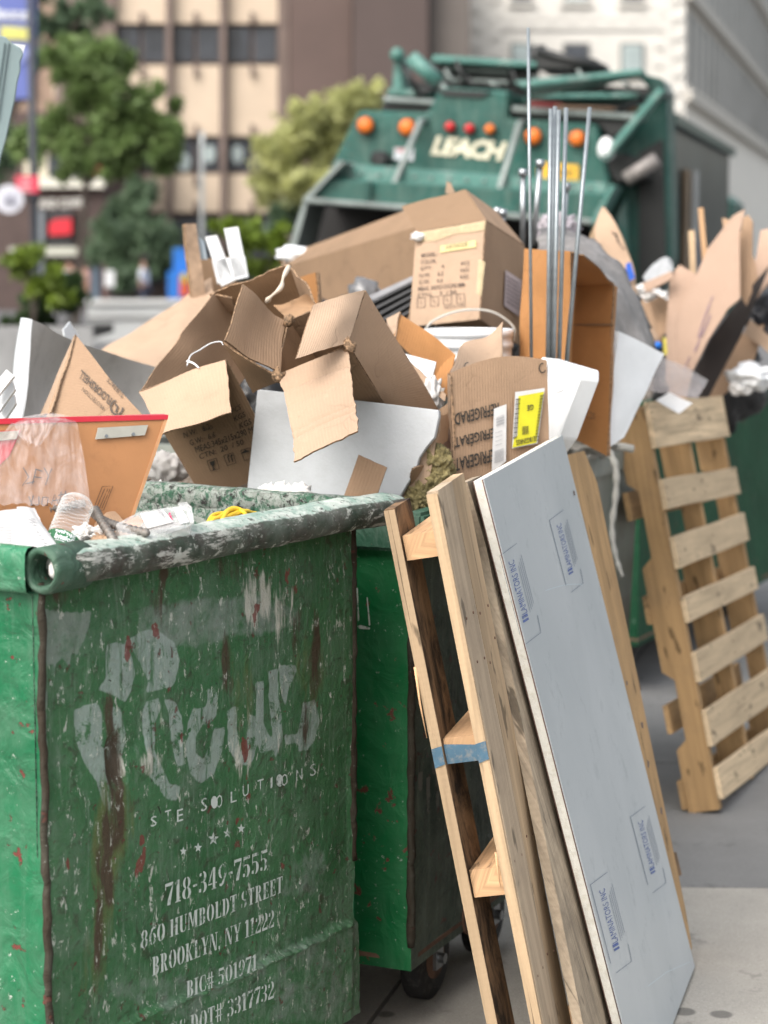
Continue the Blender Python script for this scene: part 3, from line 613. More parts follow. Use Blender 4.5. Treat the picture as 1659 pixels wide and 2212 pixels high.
# wheels
def wheel(c, ax, r, wd, parent=tk):
    c = V(c); ax = V(ax).normalized()
    ty = tube('wheel', [c - ax * wd / 2, c - ax * wd * .42, c + ax * wd * .42, c + ax * wd / 2], [r * .93, r, r, r * .93], M['rubber'], parent, 28)
    tube('rim', [c - ax * (wd / 2 + .005), c + ax * (wd / 2 + .005)], r * .55, tgrey, ty, 20); return ty
for k in (1.5, 2.9, 8.0): # axles under the body
    for s_ in (-1.05, 1.05):
        c = V((t0_.x + .05, t0_.y, .34)) + FW * k + RT * s_; wheel(c, RT, .5, .3)
cb = V((t0_.x, t0_.y, 0)) + FW * 7.9
prism('chassis', [V((t0_.x, t0_.y, .5)) + FW * .8 - RT * .5, V((t0_.x, t0_.y, .5)) + FW * .8 + RT * .5, V((t0_.x, t0_.y, .75)) + FW * .8 + RT * .5, V((t0_.x, t0_.y, .75)) + FW * .8 - RT * .5], FW * 8, tblk, tk)
prism('cab', [cb - RT * 1.15 + V((0, 0, .5)), cb + RT * 1.15 + V((0, 0, .5)), cb + RT * 1.15 + V((0, 0, 2.3)), cb - RT * 1.15 + V((0, 0, 2.3))], FW * 1.6, tg, tk, bev=.08)
# lamps
om = flat('amber_lens', (.62, .14, .012), .45); rm = flat('red_lens', (.45, .012, .015), .25)
def lamp(u, v, r, mat, em=0):
    b = tube('lamp_base', [TP.hit(u, v, -.45), TP.hit(u, v, -.41)], r * 1.15, tgd, pan, 18, False)
    c = TP.hit(u, v, -.41); n_ = tube('lens', [c, c - FW * .03, c - FW * .045], [r, r * .92, r * .5], mat, pan, 18)
    for o in (b, n_): pass
s15 = 15.0 / FPX
for (u, v, r) in ((790, 271, 18), (880, 275, 18), (1152, 295, 18), (1247, 299, 17)): lamp(u, v, r * s15, om)
for (u, v, m_) in ((973, 274, rm), (1015, 278, rm), (1059, 279, om)): lamp(u, v, 11 * s15, m_)
PP_ = Pl(TP.hit(1000, 300, -.44), -FW); let = flat('cream_letters', (.62, .58, .44))
put('lettering', glyphs('LEACH', .045, .25, .86), PP_, (930, 334), (1092, 349), (934, 292), let, pan, .004)
fill2('warning_label', [[(852, 319), (894, 321), (893, 347), (851, 345)]], PP_, flat('label_grey', (.45, .47, .50)), pan, .004); put('label_print', glyphs('DANGER', .03), PP_, (857, 328), (889, 330), (857, 320), flat('label_red', (.4, .03, .03)), pan, .006)
fill2('number_plate', [[(1162, 350), (1250, 356), (1249, 393), (1161, 386)]], PP_, flat('amber_plate', (.62, .36, .03)), pan, .004); put('plate_print', glyphs('DDC', .03), PP_, (1190, 380), (1240, 384), (1190, 362), M['black'], pan, .006)
slab('work_lamp', [(795, 330), (812, 322), (838, 330), (842, 350), (828, 366), (800, 362)], .3, .15, tblk, bev=.03)
for (a, b) in (((908, 262), (840, 425)), ((1122, 266), (1068, 445))): tube('grab_handle', [TP.hit(a[0] + 12, a[1] - 2, -.45), TP.hit(a[0], a[1], -.36), TP.hit(b[0], b[1], -.06), TP.hit(b[0], b[1], -.1)], .022, tgrey, tk, 8)
# upper works
for (p, m_, o_, h_) in (([(828, 208), (948, 216), (948, 228), (826, 220)], tgrey, .5, .2), ([(1104, 228), (1392, 246), (1390, 260), (1102, 242)], tgrey, .5, .2), ([(826, 220), (948, 228), (944, 246), (822, 240)], tblk, .56, .2), ([(1100, 243), (1390, 260), (1320, 300), (1290, 268), (1098, 258)], tblk, .56, .2),  # black slabs below the rails paint the dark gaps there
        ([(935, 118), (1160, 134), (1160, 146), (930, 134)], tgl, .9, .3), ([(930, 133), (1160, 145), (1160, 186), (925, 176)], tblk, 1.1, .1), ([(962, 143), (1100, 150), (1098, 160), (960, 153)], tgrey, 1.0, .1), ([(958, 166), (1100, 172), (1098, 183), (956, 176)], tgrey, 1.0, .1),  # black slab behind the grille bars paints the dark gap
        ([(1108, 176), (1385, 148), (1392, 160), (1128, 190)], tgl, .3, .25), ([(1128, 188), (1392, 158), (1250, 190), (1140, 206)], tgd, .34, .2), ([(1155, 118), (1190, 112), (1290, 128), (1300, 150), (1160, 150)], tblk, .9, .6),  # arm: pale top and dark side paint its light and shade
        ([(1340, 150), (1432, 170), (1442, 200), (1420, 215), (1380, 165)], tgd, .6, .5), ([(1420, 190), (1436, 196), (1312, 345), (1298, 336)], tgl, .3, .15), ([(1060, 210), (1400, 205), (1395, 222), (1060, 226)], tgd, .9, .2), ([(1150, 202), (1380, 200), (1380, 212), (1150, 214)], tgl, .85, .1),
        ([(840, 190), (935, 196), (930, 210), (835, 206)], tgl, .8, .3), ([(852, 120), (868, 118), (870, 200), (846, 205)], tgl, .8, .3), ([(1300, 350), (1345, 330), (1390, 345), (1400, 385), (1330, 395)], tblk, .5, .4)):
    slab('linkage_and_gap', p, o_, h_, m_, bev=.01)
tbar('hydraulic_cylinder', (888, 124), (948, 178), .052, .6, tgl, seg=16); tbar('hydraulic_rod', (948, 178), (975, 205), .022, .6, tgrey, seg=10); tbar('pivot', (858, 118), (860, 120), .05, .7, tgl, off2=.95, seg=14)
tbar('hose', (870, 140), (905, 205), .02, .75, tblk); tbar('hose', (900, 205), (950, 190), .02, .75, tblk); tbar('hose', (985, 130), (1010, 190), .018, .9, tblk); tbar('hose', (1160, 110), (1310, 150), .03, .9, tblk); tbar('hose', (1160, 100), (1165, 150), .06, 1.0, tblk)
tbar('hose', (1330, 240), (1395, 215), .02, .6, tblk); tbar('hose', (1200, 232), (1390, 238), .015, .7, flat('tan_hose', (.2, .12, .07)))
for k_ in range(9): tbar('hose', (960 + k_ * 48, 150 + (k_ % 3) * 14), (985 + k_ * 47, 186 + (k_ % 2) * 14), .012, .85, tblk if k_ % 2 else tgrey)
for k_ in range(14): blob('rivet', TP.hit(780 + k_ * 38, 375 + k_ * 2.3, -.19), (.014, .008, .014), tgrey, tk, 1, 0)
tbar('exhaust', (1352, 388), (1420, 344), .05, .3, surf('grey_muffler', (.22, .20, .19), .2, 8, .5, .2), seg=16); blob('floodlight', TP.hit(1310, 322, -.35), (.06, .06, .08), flat('white_lamp', (.75, .75, .76), .3), tk, 2, .08)
slab('gap_dark_slab', [(940, 192), (1060, 198), (1040, 210), (960, 206)], .43, .04, tblk, pan)  # black slab on the tailgate stands in for a dark gap
slab('red_marker', [(1142, 216), (1215, 222), (1210, 244), (1140, 238)], .7, .1, flat('dark_red', (.12, .01, .01)))
# ================================================================ GREEN CONTAINER IN FRONT
def vproj(P):
    P = np.asarray(P) - np.array([0, 0, CAMZ]); c, s = math.cos(PITCH), math.sin(PITCH)
    zf = P[..., 1] * c - P[..., 2] * s; dn = -P[..., 1] * s - P[..., 2] * c
    return CX + FPX * P[..., 0] / zf, CY + FPX * dn / zf
def inpoly(x, y, poly):
    r = np.zeros(x.shape, bool); n = len(poly)
    for i in range(n):
        (x0, y0), (x1, y1) = poly[i], poly[(i + 1) % n]
        if y0 == y1: continue
        c = ((y0 > y) != (y1 > y)) & (x < (x1 - x0) * (y - y0) / (y1 - y0) + x0); r ^= c
    return r.astype(float)
def blur(a, k=1):
    for _ in range(k):
        a = np.pad(a, 1, mode='edge'); a = (a[1:-1, 1:-1] * 2 + a[:-2, 1:-1] + a[2:, 1:-1] + a[1:-1, :-2] + a[1:-1, 2:]) / 6
    return a
E1A = R(33); E1 = V((math.sin(E1A), math.cos(E1A), 0)); N1 = V((-math.cos(E1A), math.sin(E1A), 0))
K1 = U(88, 1290, 3.7); K1.z = 0; FP1 = Pl(K1, -N1)
W1 = (FP1.hit(764, 1400) - K1).dot(E1); L1 = 1.28; ZB, ZT = .13, 1.185
c1 = Thing('trash_container', 'battered green steel container in front with white lettering and a worn dark rim pipe', 'dumpster', K1 + N1 * .6 + E1 * .5, 'green steel trash containers')
# front sheet: fine grid with dents, weld bead, and masks for sprayed paint, stains and scrapes
nx, nz = 300, 330
aa = np.linspace(0, W1, nx); bb = np.linspace(ZT, ZB, nz); A_, B_ = np.meshgrid(aa, bb)
Pw = np.array(K1)[None, None] + A_[..., None] * np.array(E1) + B_[..., None] * np.array([0, 0, 1])
px_, py_ = vproj(Pw)
def nz2(fx, fy, seed, oct_=3):
    out = np.zeros(A_.shape); rs = np.random.RandomState(seed)
    for o in range(oct_):
        gx, gy = max(2, int(fx * 2 ** o)), max(2, int(fy * 2 ** o)); g = rs.uniform(-1, 1, (gy + 2, gx + 2))
        u = A_ / W1 * gx; v = (ZT - B_) / (ZT - ZB) * gy; i = np.minimum(u.astype(int), gx - 1); j = np.minimum(v.astype(int), gy - 1); fu = u - i; fv = v - j
        fu = fu * fu * (3 - 2 * fu); fv = fv * fv * (3 - 2 * fv)
        out += (g[j, i] * (1 - fu) * (1 - fv) + g[j, i + 1] * fu * (1 - fv) + g[j + 1, i] * (1 - fu) * fv + g[j + 1, i + 1] * fu * fv) / 2 ** o
    return out
wx = nz2(14, 10, 1) * 4; wy = nz2(14, 10, 2) * 4
def soft(polys, k=2): return np.clip(blur(sum(inpoly(px_ + wx, py_ + wy, p) for p in polys), k), 0, 1)
def ell(cx, cy, rx, ry, p=1.0): return np.clip(1.25 - (((px_ + wx * 2 - cx) / rx) ** 2 + ((py_ + wy * 2 - cy) / ry) ** 2) ** p, 0, 1)
logo = soft([[(232, 1392), (250, 1383), (270, 1390), (283, 1412), (296, 1457), (284, 1492), (270, 1516), (250, 1504), (212, 1490), (230, 1465), (228, 1420)],
    [(268, 1382), (296, 1372), (322, 1360), (350, 1362), (378, 1384), (384, 1424), (374, 1482), (352, 1490), (316, 1496), (322, 1474), (306, 1436), (288, 1400)],
    [(163, 1534), (192, 1522), (214, 1518), (222, 1542), (222, 1600), (232, 1650), (240, 1700), (236, 1752), (222, 1735), (205, 1690), (176, 1642), (163, 1600)],
    [(240, 1524), (262, 1530), (272, 1580), (270, 1650), (262, 1700), (252, 1690), (246, 1600)],
    [(306, 1545), (318, 1515), (342, 1508), (346, 1530), (332, 1560), (330, 1620), (352, 1668), (364, 1690), (388, 1700), (380, 1730), (350, 1720), (322, 1680), (308, 1620)],
    [(350, 1512), (376, 1520), (388, 1552), (392, 1610), (396, 1650), (380, 1655), (366, 1600), (362, 1550)],
    [(398, 1560), (412, 1530), (436, 1522), (440, 1486), (462, 1488), (462, 1540), (448, 1560), (430, 1560), (420, 1590), (424, 1626), (440, 1640), (450, 1610), (458, 1570), (482, 1566), (478, 1620), (462, 1672), (436, 1690), (412, 1670), (398, 1620)],
    [(484, 1530), (504, 1520), (510, 1580), (512, 1620), (524, 1622), (530, 1580), (534, 1540), (556, 1550), (552, 1600), (548, 1640), (530, 1652), (506, 1646), (490, 1610)],
    [(544, 1470), (562, 1466), (564, 1560), (576, 1590), (590, 1600), (586, 1620), (562, 1624), (546, 1590)],
    [(572, 1450), (596, 1448), (600, 1520), (604, 1600), (592, 1640), (584, 1600), (578, 1520)],
    [(598, 1440), (640, 1436), (642, 1452), (620, 1486), (612, 1530), (604, 1500)],
    [(636, 1590), (652, 1520), (676, 1512), (692, 1560), (684, 1600), (664, 1620), (640, 1624)], [(608, 1592), (650, 1586), (650, 1604), (612, 1612)]], 2)
smear = np.clip(soft([[(93, 1316), (200, 1322), (188, 1370), (172, 1418), (160, 1412), (150, 1440), (138, 1425), (122, 1438), (104, 1440), (96, 1400)],
    [(105, 1425), (108, 1425), (109, 1640), (106, 1700), (104, 1640)], [(151, 1400), (154, 1400), (154, 1462), (151, 1462)], [(121, 1420), (124, 1420), (124, 1466), (121, 1466)]], 1)
    + .75 * soft([[(300, 1310), (400, 1290), (560, 1285), (640, 1310), (650, 1350), (560, 1370), (400, 1400), (300, 1372)]], 9) + .5 * soft([[(620, 1850), (700, 1830), (720, 1900), (640, 1960), (600, 1930)], [(180, 2120), (360, 2110), (770, 1990), (770, 2200), (400, 2212)]], 9), 0, 1)
scrape = np.clip(ell(555, 1290, 34, 85) * .9 + ell(610, 1330, 40, 110) * .55 + ell(330, 1560, 60, 130) * .25 + ell(520, 1610, 40, 110) * .6 + ell(610, 1590, 40, 60) * .45 + ell(265, 1650, 14, 30) + ell(320, 1650, 40, 40) * .5, 0, 1)
rustm = np.clip(ell(490, 1440, 17, 100) * 1.0 + ell(640, 1360, 13, 70) * .7 + ell(674, 1420, 15, 115) * .95 + ell(352, 1290, 14, 75) * .8 + ell(500, 1225, 50, 30) * .6 + ell(250, 1640, 22, 90) * 1.1 + ell(236, 1560, 12, 80) + ell(130, 1280, 30, 26) * .8
    + ell(248, 1750, 24, 100) + ell(228, 1870, 18, 110) * .95 + ell(205, 2010, 14, 120) * .9 + ell(330, 1230, 60, 20) * .5 + ell(655, 1560, 14, 60) * .7, 0, 1)
moss = np.clip(ell(245, 1760, 46, 130) * .8 + ell(222, 1900, 34, 150) * .7 + ell(200, 2060, 26, 120) * .6 + ell(510, 1500, 44, 110) * .5 + ell(668, 1450, 40, 90) * .55, 0, 1)
redm = np.clip(ell(296, 1880, 12, 60) + ell(300, 1830, 8, 40) + ell(535, 1680, 10, 70) * .9 + ell(520, 1790, 18, 22) + ell(345, 1350, 12, 40) + ell(278, 1400, 12, 40) * .9 + ell(600, 1865, 10, 10) + ell(560, 1330, 12, 50) * .7 + ell(150, 1860, 12, 20) + ell(175, 1600, 5, 40) * .4
    + ell(620, 1260, 25, 50) * .6 + ell(450, 1450, 16, 30) * .5 + ell(390, 1590, 8, 30) + ell(525, 1620, 12, 36), 0, 1)
redm *= np.clip(.5 + nz2(60, 40, 5), 0, 1) * 1.5
# relief: plate bellying, dents, weld bead and a proud lower plate
wl = 2211 + (px_ - 270) * (1986 - 2211) / 500.0 + nz2(30, 4, 9) * 3
bead = np.exp(-((py_ - wl) / 5.0) ** 2) * np.clip((px_ - 200) / 80, 0, 1)
low = 1 / (1 + np.exp(-(py_ - wl) / 3.0))
disp_ = nz2(4, 4, 11, 2) * .006 + nz2(22, 16, 12, 3) * .0012 + bead * .010 * (1 + nz2(90, 60, 13) * .4) + low * .012 - ell(250, 1640, 26, 60) * .018 + ell(305, 1640, 20, 46) * .006
disp_ = disp_ * np.clip(np.minimum(A_, W1 - A_) / .02, 0, 1)
Pd = Pw - disp_[..., None] * np.array(N1)
edgew = (np.where(A_ > W1 - .001, nz2(3, 26, 21, 3) * .004 + low * .018, 0))
Pd += edgew[..., None] * np.array(E1)
def c1_front_mat():
    N = Nd('container_front_paint'); v = N.co()
    def mask(an, sc, k, lo, hi, vec=None, d=8): 
        return N.ramp(N.mul(N.attr(an), N.mul(N.mul(N.noise(vec or v, sc, d, .72), .5, 'SUBTRACT'), k), 'ADD'), lo, hi)
    col = N.mix(N.ramp(N.noise(v, 3, 6), .35, .68), (.026, .110, .040), (.048, .145, .060))
    col = N.mix(N.mul(N.ramp(N.noise(v, 9, 9, .78, .3), .46, .66), .45), col, (.13, .18, .14))
    vs = N.co('Object', (60, 60, 5)); col = N.mix(N.mul(N.ramp(N.noise(vs, 1, 10, .78, .3), .54, .64), .32), col, (.24, .30, .25))
    col = N.mix(N.mul(N.ramp(N.noise(v, 30, 10, .8, .5), .54, .60), .6), col, (.035, .032, .022))
    col = N.mix(N.mul(mask('smear', 20, 2.4, .35, 1.0), .75), col, (.22, .26, .235))
    lw_ = N.mul(N.ramp(N.noise(v, 24, 10, .8, .4), .40, .46), N.ramp(N.noise(N.co('Object', (55, 55, 6)), 1, 8, .75, .4), .36, .46))
    col = N.mix(N.mul(N.mul(N.ramp(N.attr('logo'), .3, .7), lw_), .72), col, (.31, .37, .35))
    vst = N.co('Object', (45, 45, 7))
    col = N.mix(N.mul(mask('scrape', 1, 3.4, .6, 1.15, vst), .95), col, (.50, .50, .44))
    col = N.mix(N.mul(mask('moss', 1, 2.4, .3, .9, vst), .75), col, (.10, .115, .035))
    col = N.mix(N.mul(mask('rust', 1, 2.6, .45, .95, vst), .95), col, (.055, .036, .022))
    col = N.mix(N.mul(mask('red', 50, 2.6, .75, .85), .85), col, (.16, .035, .03))
    ch = N.noise(v, 34, 9, .68, .2); c1_ = N.ramp(ch, .635, .65); col = N.mix(N.mul(c1_, .8), col, (.12, .035, .028))
    c2_ = N.ramp(N.noise(N.co('Object', (1, 1, .45)), 60, 10, .8, .4), .585, .605); col = N.mix(N.mul(c2_, .85), col, (.50, .52, .47))
    c3_ = N.ramp(N.noise(v, 50, 6, .7, 1.0), .68, .69); col = N.mix(N.mul(c3_, .9), col, (.015, .013, .010))
    N.set(Base_Color=col, Roughness=.58); N.b.inputs['Specular IOR Level'].default_value = .35
    h = N.mul(N.noise(v, 30, 9, .68, .8), N.mul(N.mul(c1_, -.5), N.mul(c3_, -.8), 'ADD'), 'ADD')
    h = N.mul(h, N.mul(N.noise(vst, 1, 6, .7), .35), 'ADD'); N.bump(h, .75, .016); return N.m
idx = np.arange(nx * nz).reshape(nz, nx); fcs = np.stack([idx[1:, :-1], idx[1:, 1:], idx[:-1, 1:], idx[:-1, :-1]], -1).reshape(-1, 4)
fr = mk('front_panel', Pd.reshape(-1, 3).tolist(), fcs.tolist(), c1_front_mat(), c1, smooth=True, attrs=dict(logo=logo.ravel(), smear=smear.ravel(), scrape=scrape.ravel(), rust=rustm.ravel(), moss=moss.ravel(), red=redm.ravel()))
# left side sheet: thick glossy peeling enamel
sidem = bin_paint('container_side_enamel', (.006, .115, .046), .22, 1.0, .30, .75, .2, .4)
def grid_sheet(name, o, ax, la, z0, z1, n_out, mat, parent, na=60, nb=80, amp=.004, th=0, wav=.006):
    vs, fs = [], []
    for j in range(nb + 1):
        for i in range(na + 1):
            p = o + ax * (la * i / na) + V((0, 0, z0 + (z1 - z0) * j / nb)); k = noise.noise(p * 3.1) * wav + noise.noise(p * 26) * amp * .45
            e = min(i, na - i, 2) / 2; vs.append(p + n_out * k * e)
    for j in range(nb):
        for i in range(na): q = j * (na + 1) + i; fs.append((q, q + 1, q + na + 2, q + na + 1))
    return mk(name, vs, fs, mat, parent, smooth=True)
grid_sheet('side_panel', K1, N1, L1, ZB, ZT, -E1, sidem, c1, 160, 160, .003)
innm = bin_paint('container_inner_scabs', (.03, .12, .07), .9, .2, .8, 1.2, .5)
def scab():
    N = Nd('scabby_inner_wall'); v = N.co(); a = N.ramp(N.noise(v, 34, 10, .82, .5), .45, .52)
    col = N.mix(a, (.035, .11, .065), (.30, .33, .30)); col = N.mix(N.ramp(N.noise(v, 55, 8, .75, .4), .53, .60), col, (.03, .028, .026))
    N.set(Base_Color=col, Roughness=.9); N.bump(N.noise(v, 45, 8, .75), .9, .012); return N.m
scm = scab()
grid_sheet('side_panel', K1 + E1 * W1, N1, L1, ZB, ZT, E1, sidem, c1, 30, 30, .002)
grid_sheet('inner_wall', K1 + E1 * (W1 - .02) + N1 * .02, N1, L1 - .04, .7, ZT + .055, -E1, scm, c1, 60, 30, .001, wav=.003)
grid_sheet('inner_wall', K1 + N1 * .02, E1, W1, .7, ZT + .05, N1, scm, c1, 30, 20, .005)
grid_sheet('back_panel', K1 + N1 * L1, E1, W1, ZB, ZT, N1, sidem, c1, 20, 20, .002)
prism('floor_plate', [K1 + V((0, 0, ZB + .01)), K1 + E1 * W1 + V((0, 0, ZB + .01)), K1 + E1 * W1 + N1 * L1 + V((0, 0, ZB + .01)), K1 + N1 * L1 + V((0, 0, ZB + .01))], (0, 0, .01), M['rust'], c1)
# corner beads
cornm = bin_paint('corner_rust', (.030, .020, .013), .12, .35, .85, .9, .12, .2)
def bead_(name, o, r, z0, z1, parent=c1, mat=cornm, n=26):
    pts = [o + V((noise.noise(V((o.x, i * .7, 1))) * .005, noise.noise(V((o.y, i * .7, 5))) * .005, z0 + (z1 - z0) * i / n)) for i in range(n + 1)]
    return tube(name, pts, [r * (1 + .3 * noise.noise(V((i * .9, o.x * 9, 2)))) for i in range(n + 1)], mat, parent, 8)
bead_('corner_bead', K1 + E1 * .0 + N1 * .0, .0072, ZB, ZT, n=50); bead_('corner_bead', K1 + E1 * (W1 + .001) + N1 * .004, .009, .47, ZT, n=40)
# rim: heavy rolled pipe along the front, plates along the sides
rimm = bin_paint('rim_paint', (.030, .055, .035), .55, .6, .6, .9, .2)
def rim_front_mat():
    N = Nd('rim_front_wear'); v = N.co(); g = N.n('ShaderNodeNewGeometry'); sx = N.n('ShaderNodeSeparateXYZ'); N.l(g.outputs['Normal'], sx.inputs[0])
    vst = N.co('Object', (9, 9, 40))
    dark = N.mix(N.ramp(N.noise(v, 14, 8, .7), .4, .58), (.020, .040, .024), (.034, .026, .020)); dark = N.mix(N.ramp(N.noise(vst, 1, 8, .75), .55, .60), dark, (.42, .42, .39))
    dark = N.mix(N.ramp(N.noise(v, 30, 9, .8), .56, .60), dark, (.44, .46, .42)); dark = N.mix(N.mul(N.ramp(N.noise(v, 8, 8, .7), .45, .65), .45), dark, (.20, .23, .20))
    lite = N.mix(N.ramp(N.noise(v, 20, 8, .7, .4), .42, .6), (.22, .32, .27), (.52, .55, .51)); lite = N.mix(N.ramp(N.noise(v, 50, 8, .8), .56, .60), lite, (.05, .05, .04))
    # rubbed pale where loads scrape over the top edge
    at = N.attr('topwear'); col = N.mix(N.ramp(N.mul(at, N.mul(N.mul(N.noise(v, 30, 6, .7), .5, 'SUBTRACT'), .6), 'ADD'), .40, .55), dark, lite)
    N.set(Base_Color=col, Roughness=.6); N.bump(N.noise(v, 40, 9, .7, .5), .7, .012); return N.m
rfm = rim_front_mat()
def rim_bar(name, o, ax, L, outn, prof, mat, parent, n=60, amp=.003, ends=True):
    """prof: list of (out, z, wear)"""
    vs, fs, at = [], [], []; m = len(prof)
    for i in range(n + 1):
        t = i / n; 
        for (a, z, w_) in prof:
            p = o + ax * (L * t); sag = noise.noise(V((t * L * 4, o.x, 2))) * .004
            ke = min(1.0, .82 + min(t, 1 - t) * L * 5) if ends else 1
            q = p + outn * (a * ke if a > 0 else a) + V((0, 0, 1.215 + (z - 1.215) * ke + sag)); q = q + outn * noise.noise(q * 24) * amp + V((0, 0, noise.noise(q * 19 + V((7, 0, 0))) * amp)); vs.append(q); at.append(w_)
    for i in range(n):
        for k in range(m): fs.append((i * m + k, i * m + (k + 1) % m, (i + 1) * m + (k + 1) % m, (i + 1) * m + k))
    fs.append(tuple(range(m))[::-1]); fs.append(tuple(n * m + k for k in range(m)))
    return mk(name, vs, fs, mat, parent, smooth=True, attrs=dict(topwear=at))
prof = [(-.022, 1.228, .8), (-.012, 1.242, 1), (.01, 1.246, 1), (.035, 1.243, .9), (.052, 1.236, .55), (.06, 1.228, .1), (.062, 1.212, 0), (.058, 1.195, 0), (.046, 1.182, 0), (.02, 1.176, 0), (-.01, 1.176, 0), (-.03, 1.19, .2)]
rb = rim_bar('rim_pipe', K1 + E1 * .03, E1, W1 + .10, -N1, prof, rfm, c1, 90)
PC = K1 - N1 * .018 + V((0, 0, 1.215))
# open pipe end
def ring(name, c, ax, L, ro, ri, mat, parent, seg=36, amp=.0012):
    vs, fs = [], []; ax = V(ax).normalized(); x = ax.cross(V((0, 0, 1))).normalized(); y = x.cross(ax)
    pr = [(ro * .97, 0), (ro, .006), (ro, L), (ri, L), (ri, .004), (ri * 1.06, 0), ((ro + ri) / 2, -.003)]; m = len(pr)
    for k in range(seg):
        a = 2 * math.pi * k / seg
        for r_, l_ in pr: p = V(c) + ax * l_ + (x * math.cos(a) + y * math.sin(a)) * r_; vs.append(p + (p - V(c)).normalized() * noise.noise(p * 60) * amp * 2)
    for k in range(seg):
        for j in range(m): fs.append((k * m + j, k * m + (j + 1) % m, ((k + 1) % seg) * m + (j + 1) % m, ((k + 1) % seg) * m + j))
    return mk(name, vs, fs, mat, parent, smooth=True)
cx_ = K1 - N1 * .012; endc = V((cx_.x, cx_.y, 1.209)) - E1 * .014 - N1 * .002
ring('rim_pipe_end', endc, E1, .10, .0415, .0275, bin_paint('pipe_end_paint', (.018, .075, .04), .3, 1.0, .6, .9, .2), c1)
tube('pipe_back', [endc + E1 * .07, endc + E1 * .075], .03, surf('pipe_rust_inside', (.30, .20, .17), .3, 30, .9, 0, .6, 80), c1, 20, False)
blob('mud_lump', endc + E1 * .02 + N1 * -.012 + V((0, 0, .0)), (.009, .009, .016), M['plaster'], c1, 2, .3)
# left side rim plate, rounded at the pipe
zz0, zz1 = 1.166, 1.247
pl = [K1 - E1 * .026 + N1 * 0 + V((0, 0, zz1)), K1 - E1 * .026 + N1 * L1 + V((0, 0, zz1)), K1 - E1 * .026 + N1 * L1 + V((0, 0, zz0)), K1 - E1 * .026 + V((0, 0, zz0))]
vs, fs = [], []; na = 90
pr2 = [(.03, zz1 - .004), (.012, zz1 + .001), (-.002, zz1 - .001), (-.009, zz1 - .010), (-.010, zz1 - .03), (-.010, zz0 + .014), (-.006, zz0 + .004), (.004, zz0), (.03, zz0 + .004)]
for i in range(na + 1):
    p = K1 - E1 * .016 + N1 * (.012 + (L1 - .012) * i / na)
    for (a, z) in pr2: q = p + E1 * a + V((0, 0, z)); vs.append(q - E1 * (noise.noise(q * 18) * .003 + noise.noise(q * 50) * .0012))
m_ = len(pr2)
for i in range(na):
    for k in range(m_): fs.append((i * m_ + k, i * m_ + (k + 1) % m_, (i + 1) * m_ + (k + 1) % m_, (i + 1) * m_ + k))
mk('rim_plate', vs, fs, bin_paint('rim_plate_enamel', (.012, .17, .075), .35, 1.0, .35, .9, .15), c1, smooth=True)
prs = [(.035, 1.17, .2), (.045, 1.21, .3), (.04, 1.236, .8), (.02, 1.243, 1), (-.012, 1.243, 1), (-.021, 1.238, .9), (-.022, 1.225, .8), (-.021, 1.20, .8)]
rim_bar('side_rim', K1 + E1 * W1, N1, L1, E1, prs, scm, c1, 50, .003, False); rim_bar('back_rim', K1 + N1 * L1, E1, W1, N1, prs, rfm, c1, 30, .003, False)
# clinging plaster inside
for k, (u, v, d, r_) in enumerate(((300, 1062, 4.86, .035), (318, 1085, 4.84, .04), (338, 1064, 4.82, .03), (296, 1090, 4.86, .03), (325, 1108, 4.8, .03), (575, 1062, 4.66, .02), (600, 1066, 4.64, .028), (625, 1072, 4.62, .03), (650, 1064, 4.61, .026), (590, 1085, 4.64, .02), (640, 1090, 4.60, .022))):
    blob('plaster_lump', U(u, v, d), (r_ * .9, r_ * .35, r_ * .7), M['plaster'], c1, 3, .7, 3, seed=k)
# casters
def caster(P, ax, parent, r=.10, z=.0):
    P = V((P.x, P.y, 0)); w_ = wheel_small(P + V((0, 0, r)), ax, r, .05, parent)
    for s_ in (-1, 1):
        v_, f_ = box6(P + V(ax) * .034 * s_ + V((0, 0, r + .035)), V(ax) * .004, V(ax).cross(V((0, 0, 1))) * .022, (0, 0, .06)); mk('fork', v_, f_, M['steel'], parent)
        tube('axle_nut', [P + V(ax) * .036 * s_ + V((0, 0, r)), P + V(ax) * .052 * s_ + V((0, 0, r))], .013, M['steel'], parent, 8, False)
    v_, f_ = box6(P + V((0, 0, r * 2 + .012)), V(ax) * .06, V(ax).cross(V((0, 0, 1))) * .06, (0, 0, .006)); mk('caster_plate', v_, f_, M['steel'], parent)
def wheel_small(c, ax, r, wd, parent):
    ax = V(ax).normalized(); ty = tube('wheel', [c - ax * wd / 2, c - ax * wd * .4, c + ax * wd * .4, c + ax * wd / 2], [r * .9, r, r, r * .9], M['rubber'], parent, 28)
    tube('hub', [c - ax * (wd / 2 + .004), c + ax * (wd / 2 + .004)], r * .5, M['rust'], ty, 18); return ty
for a, n_ in ((.12, .15), (W1 - .12, .15), (.12, L1 - .15), (W1 - .12, L1 - .15)): caster(K1 + E1 * a + N1 * n_, E1, c1, .055)
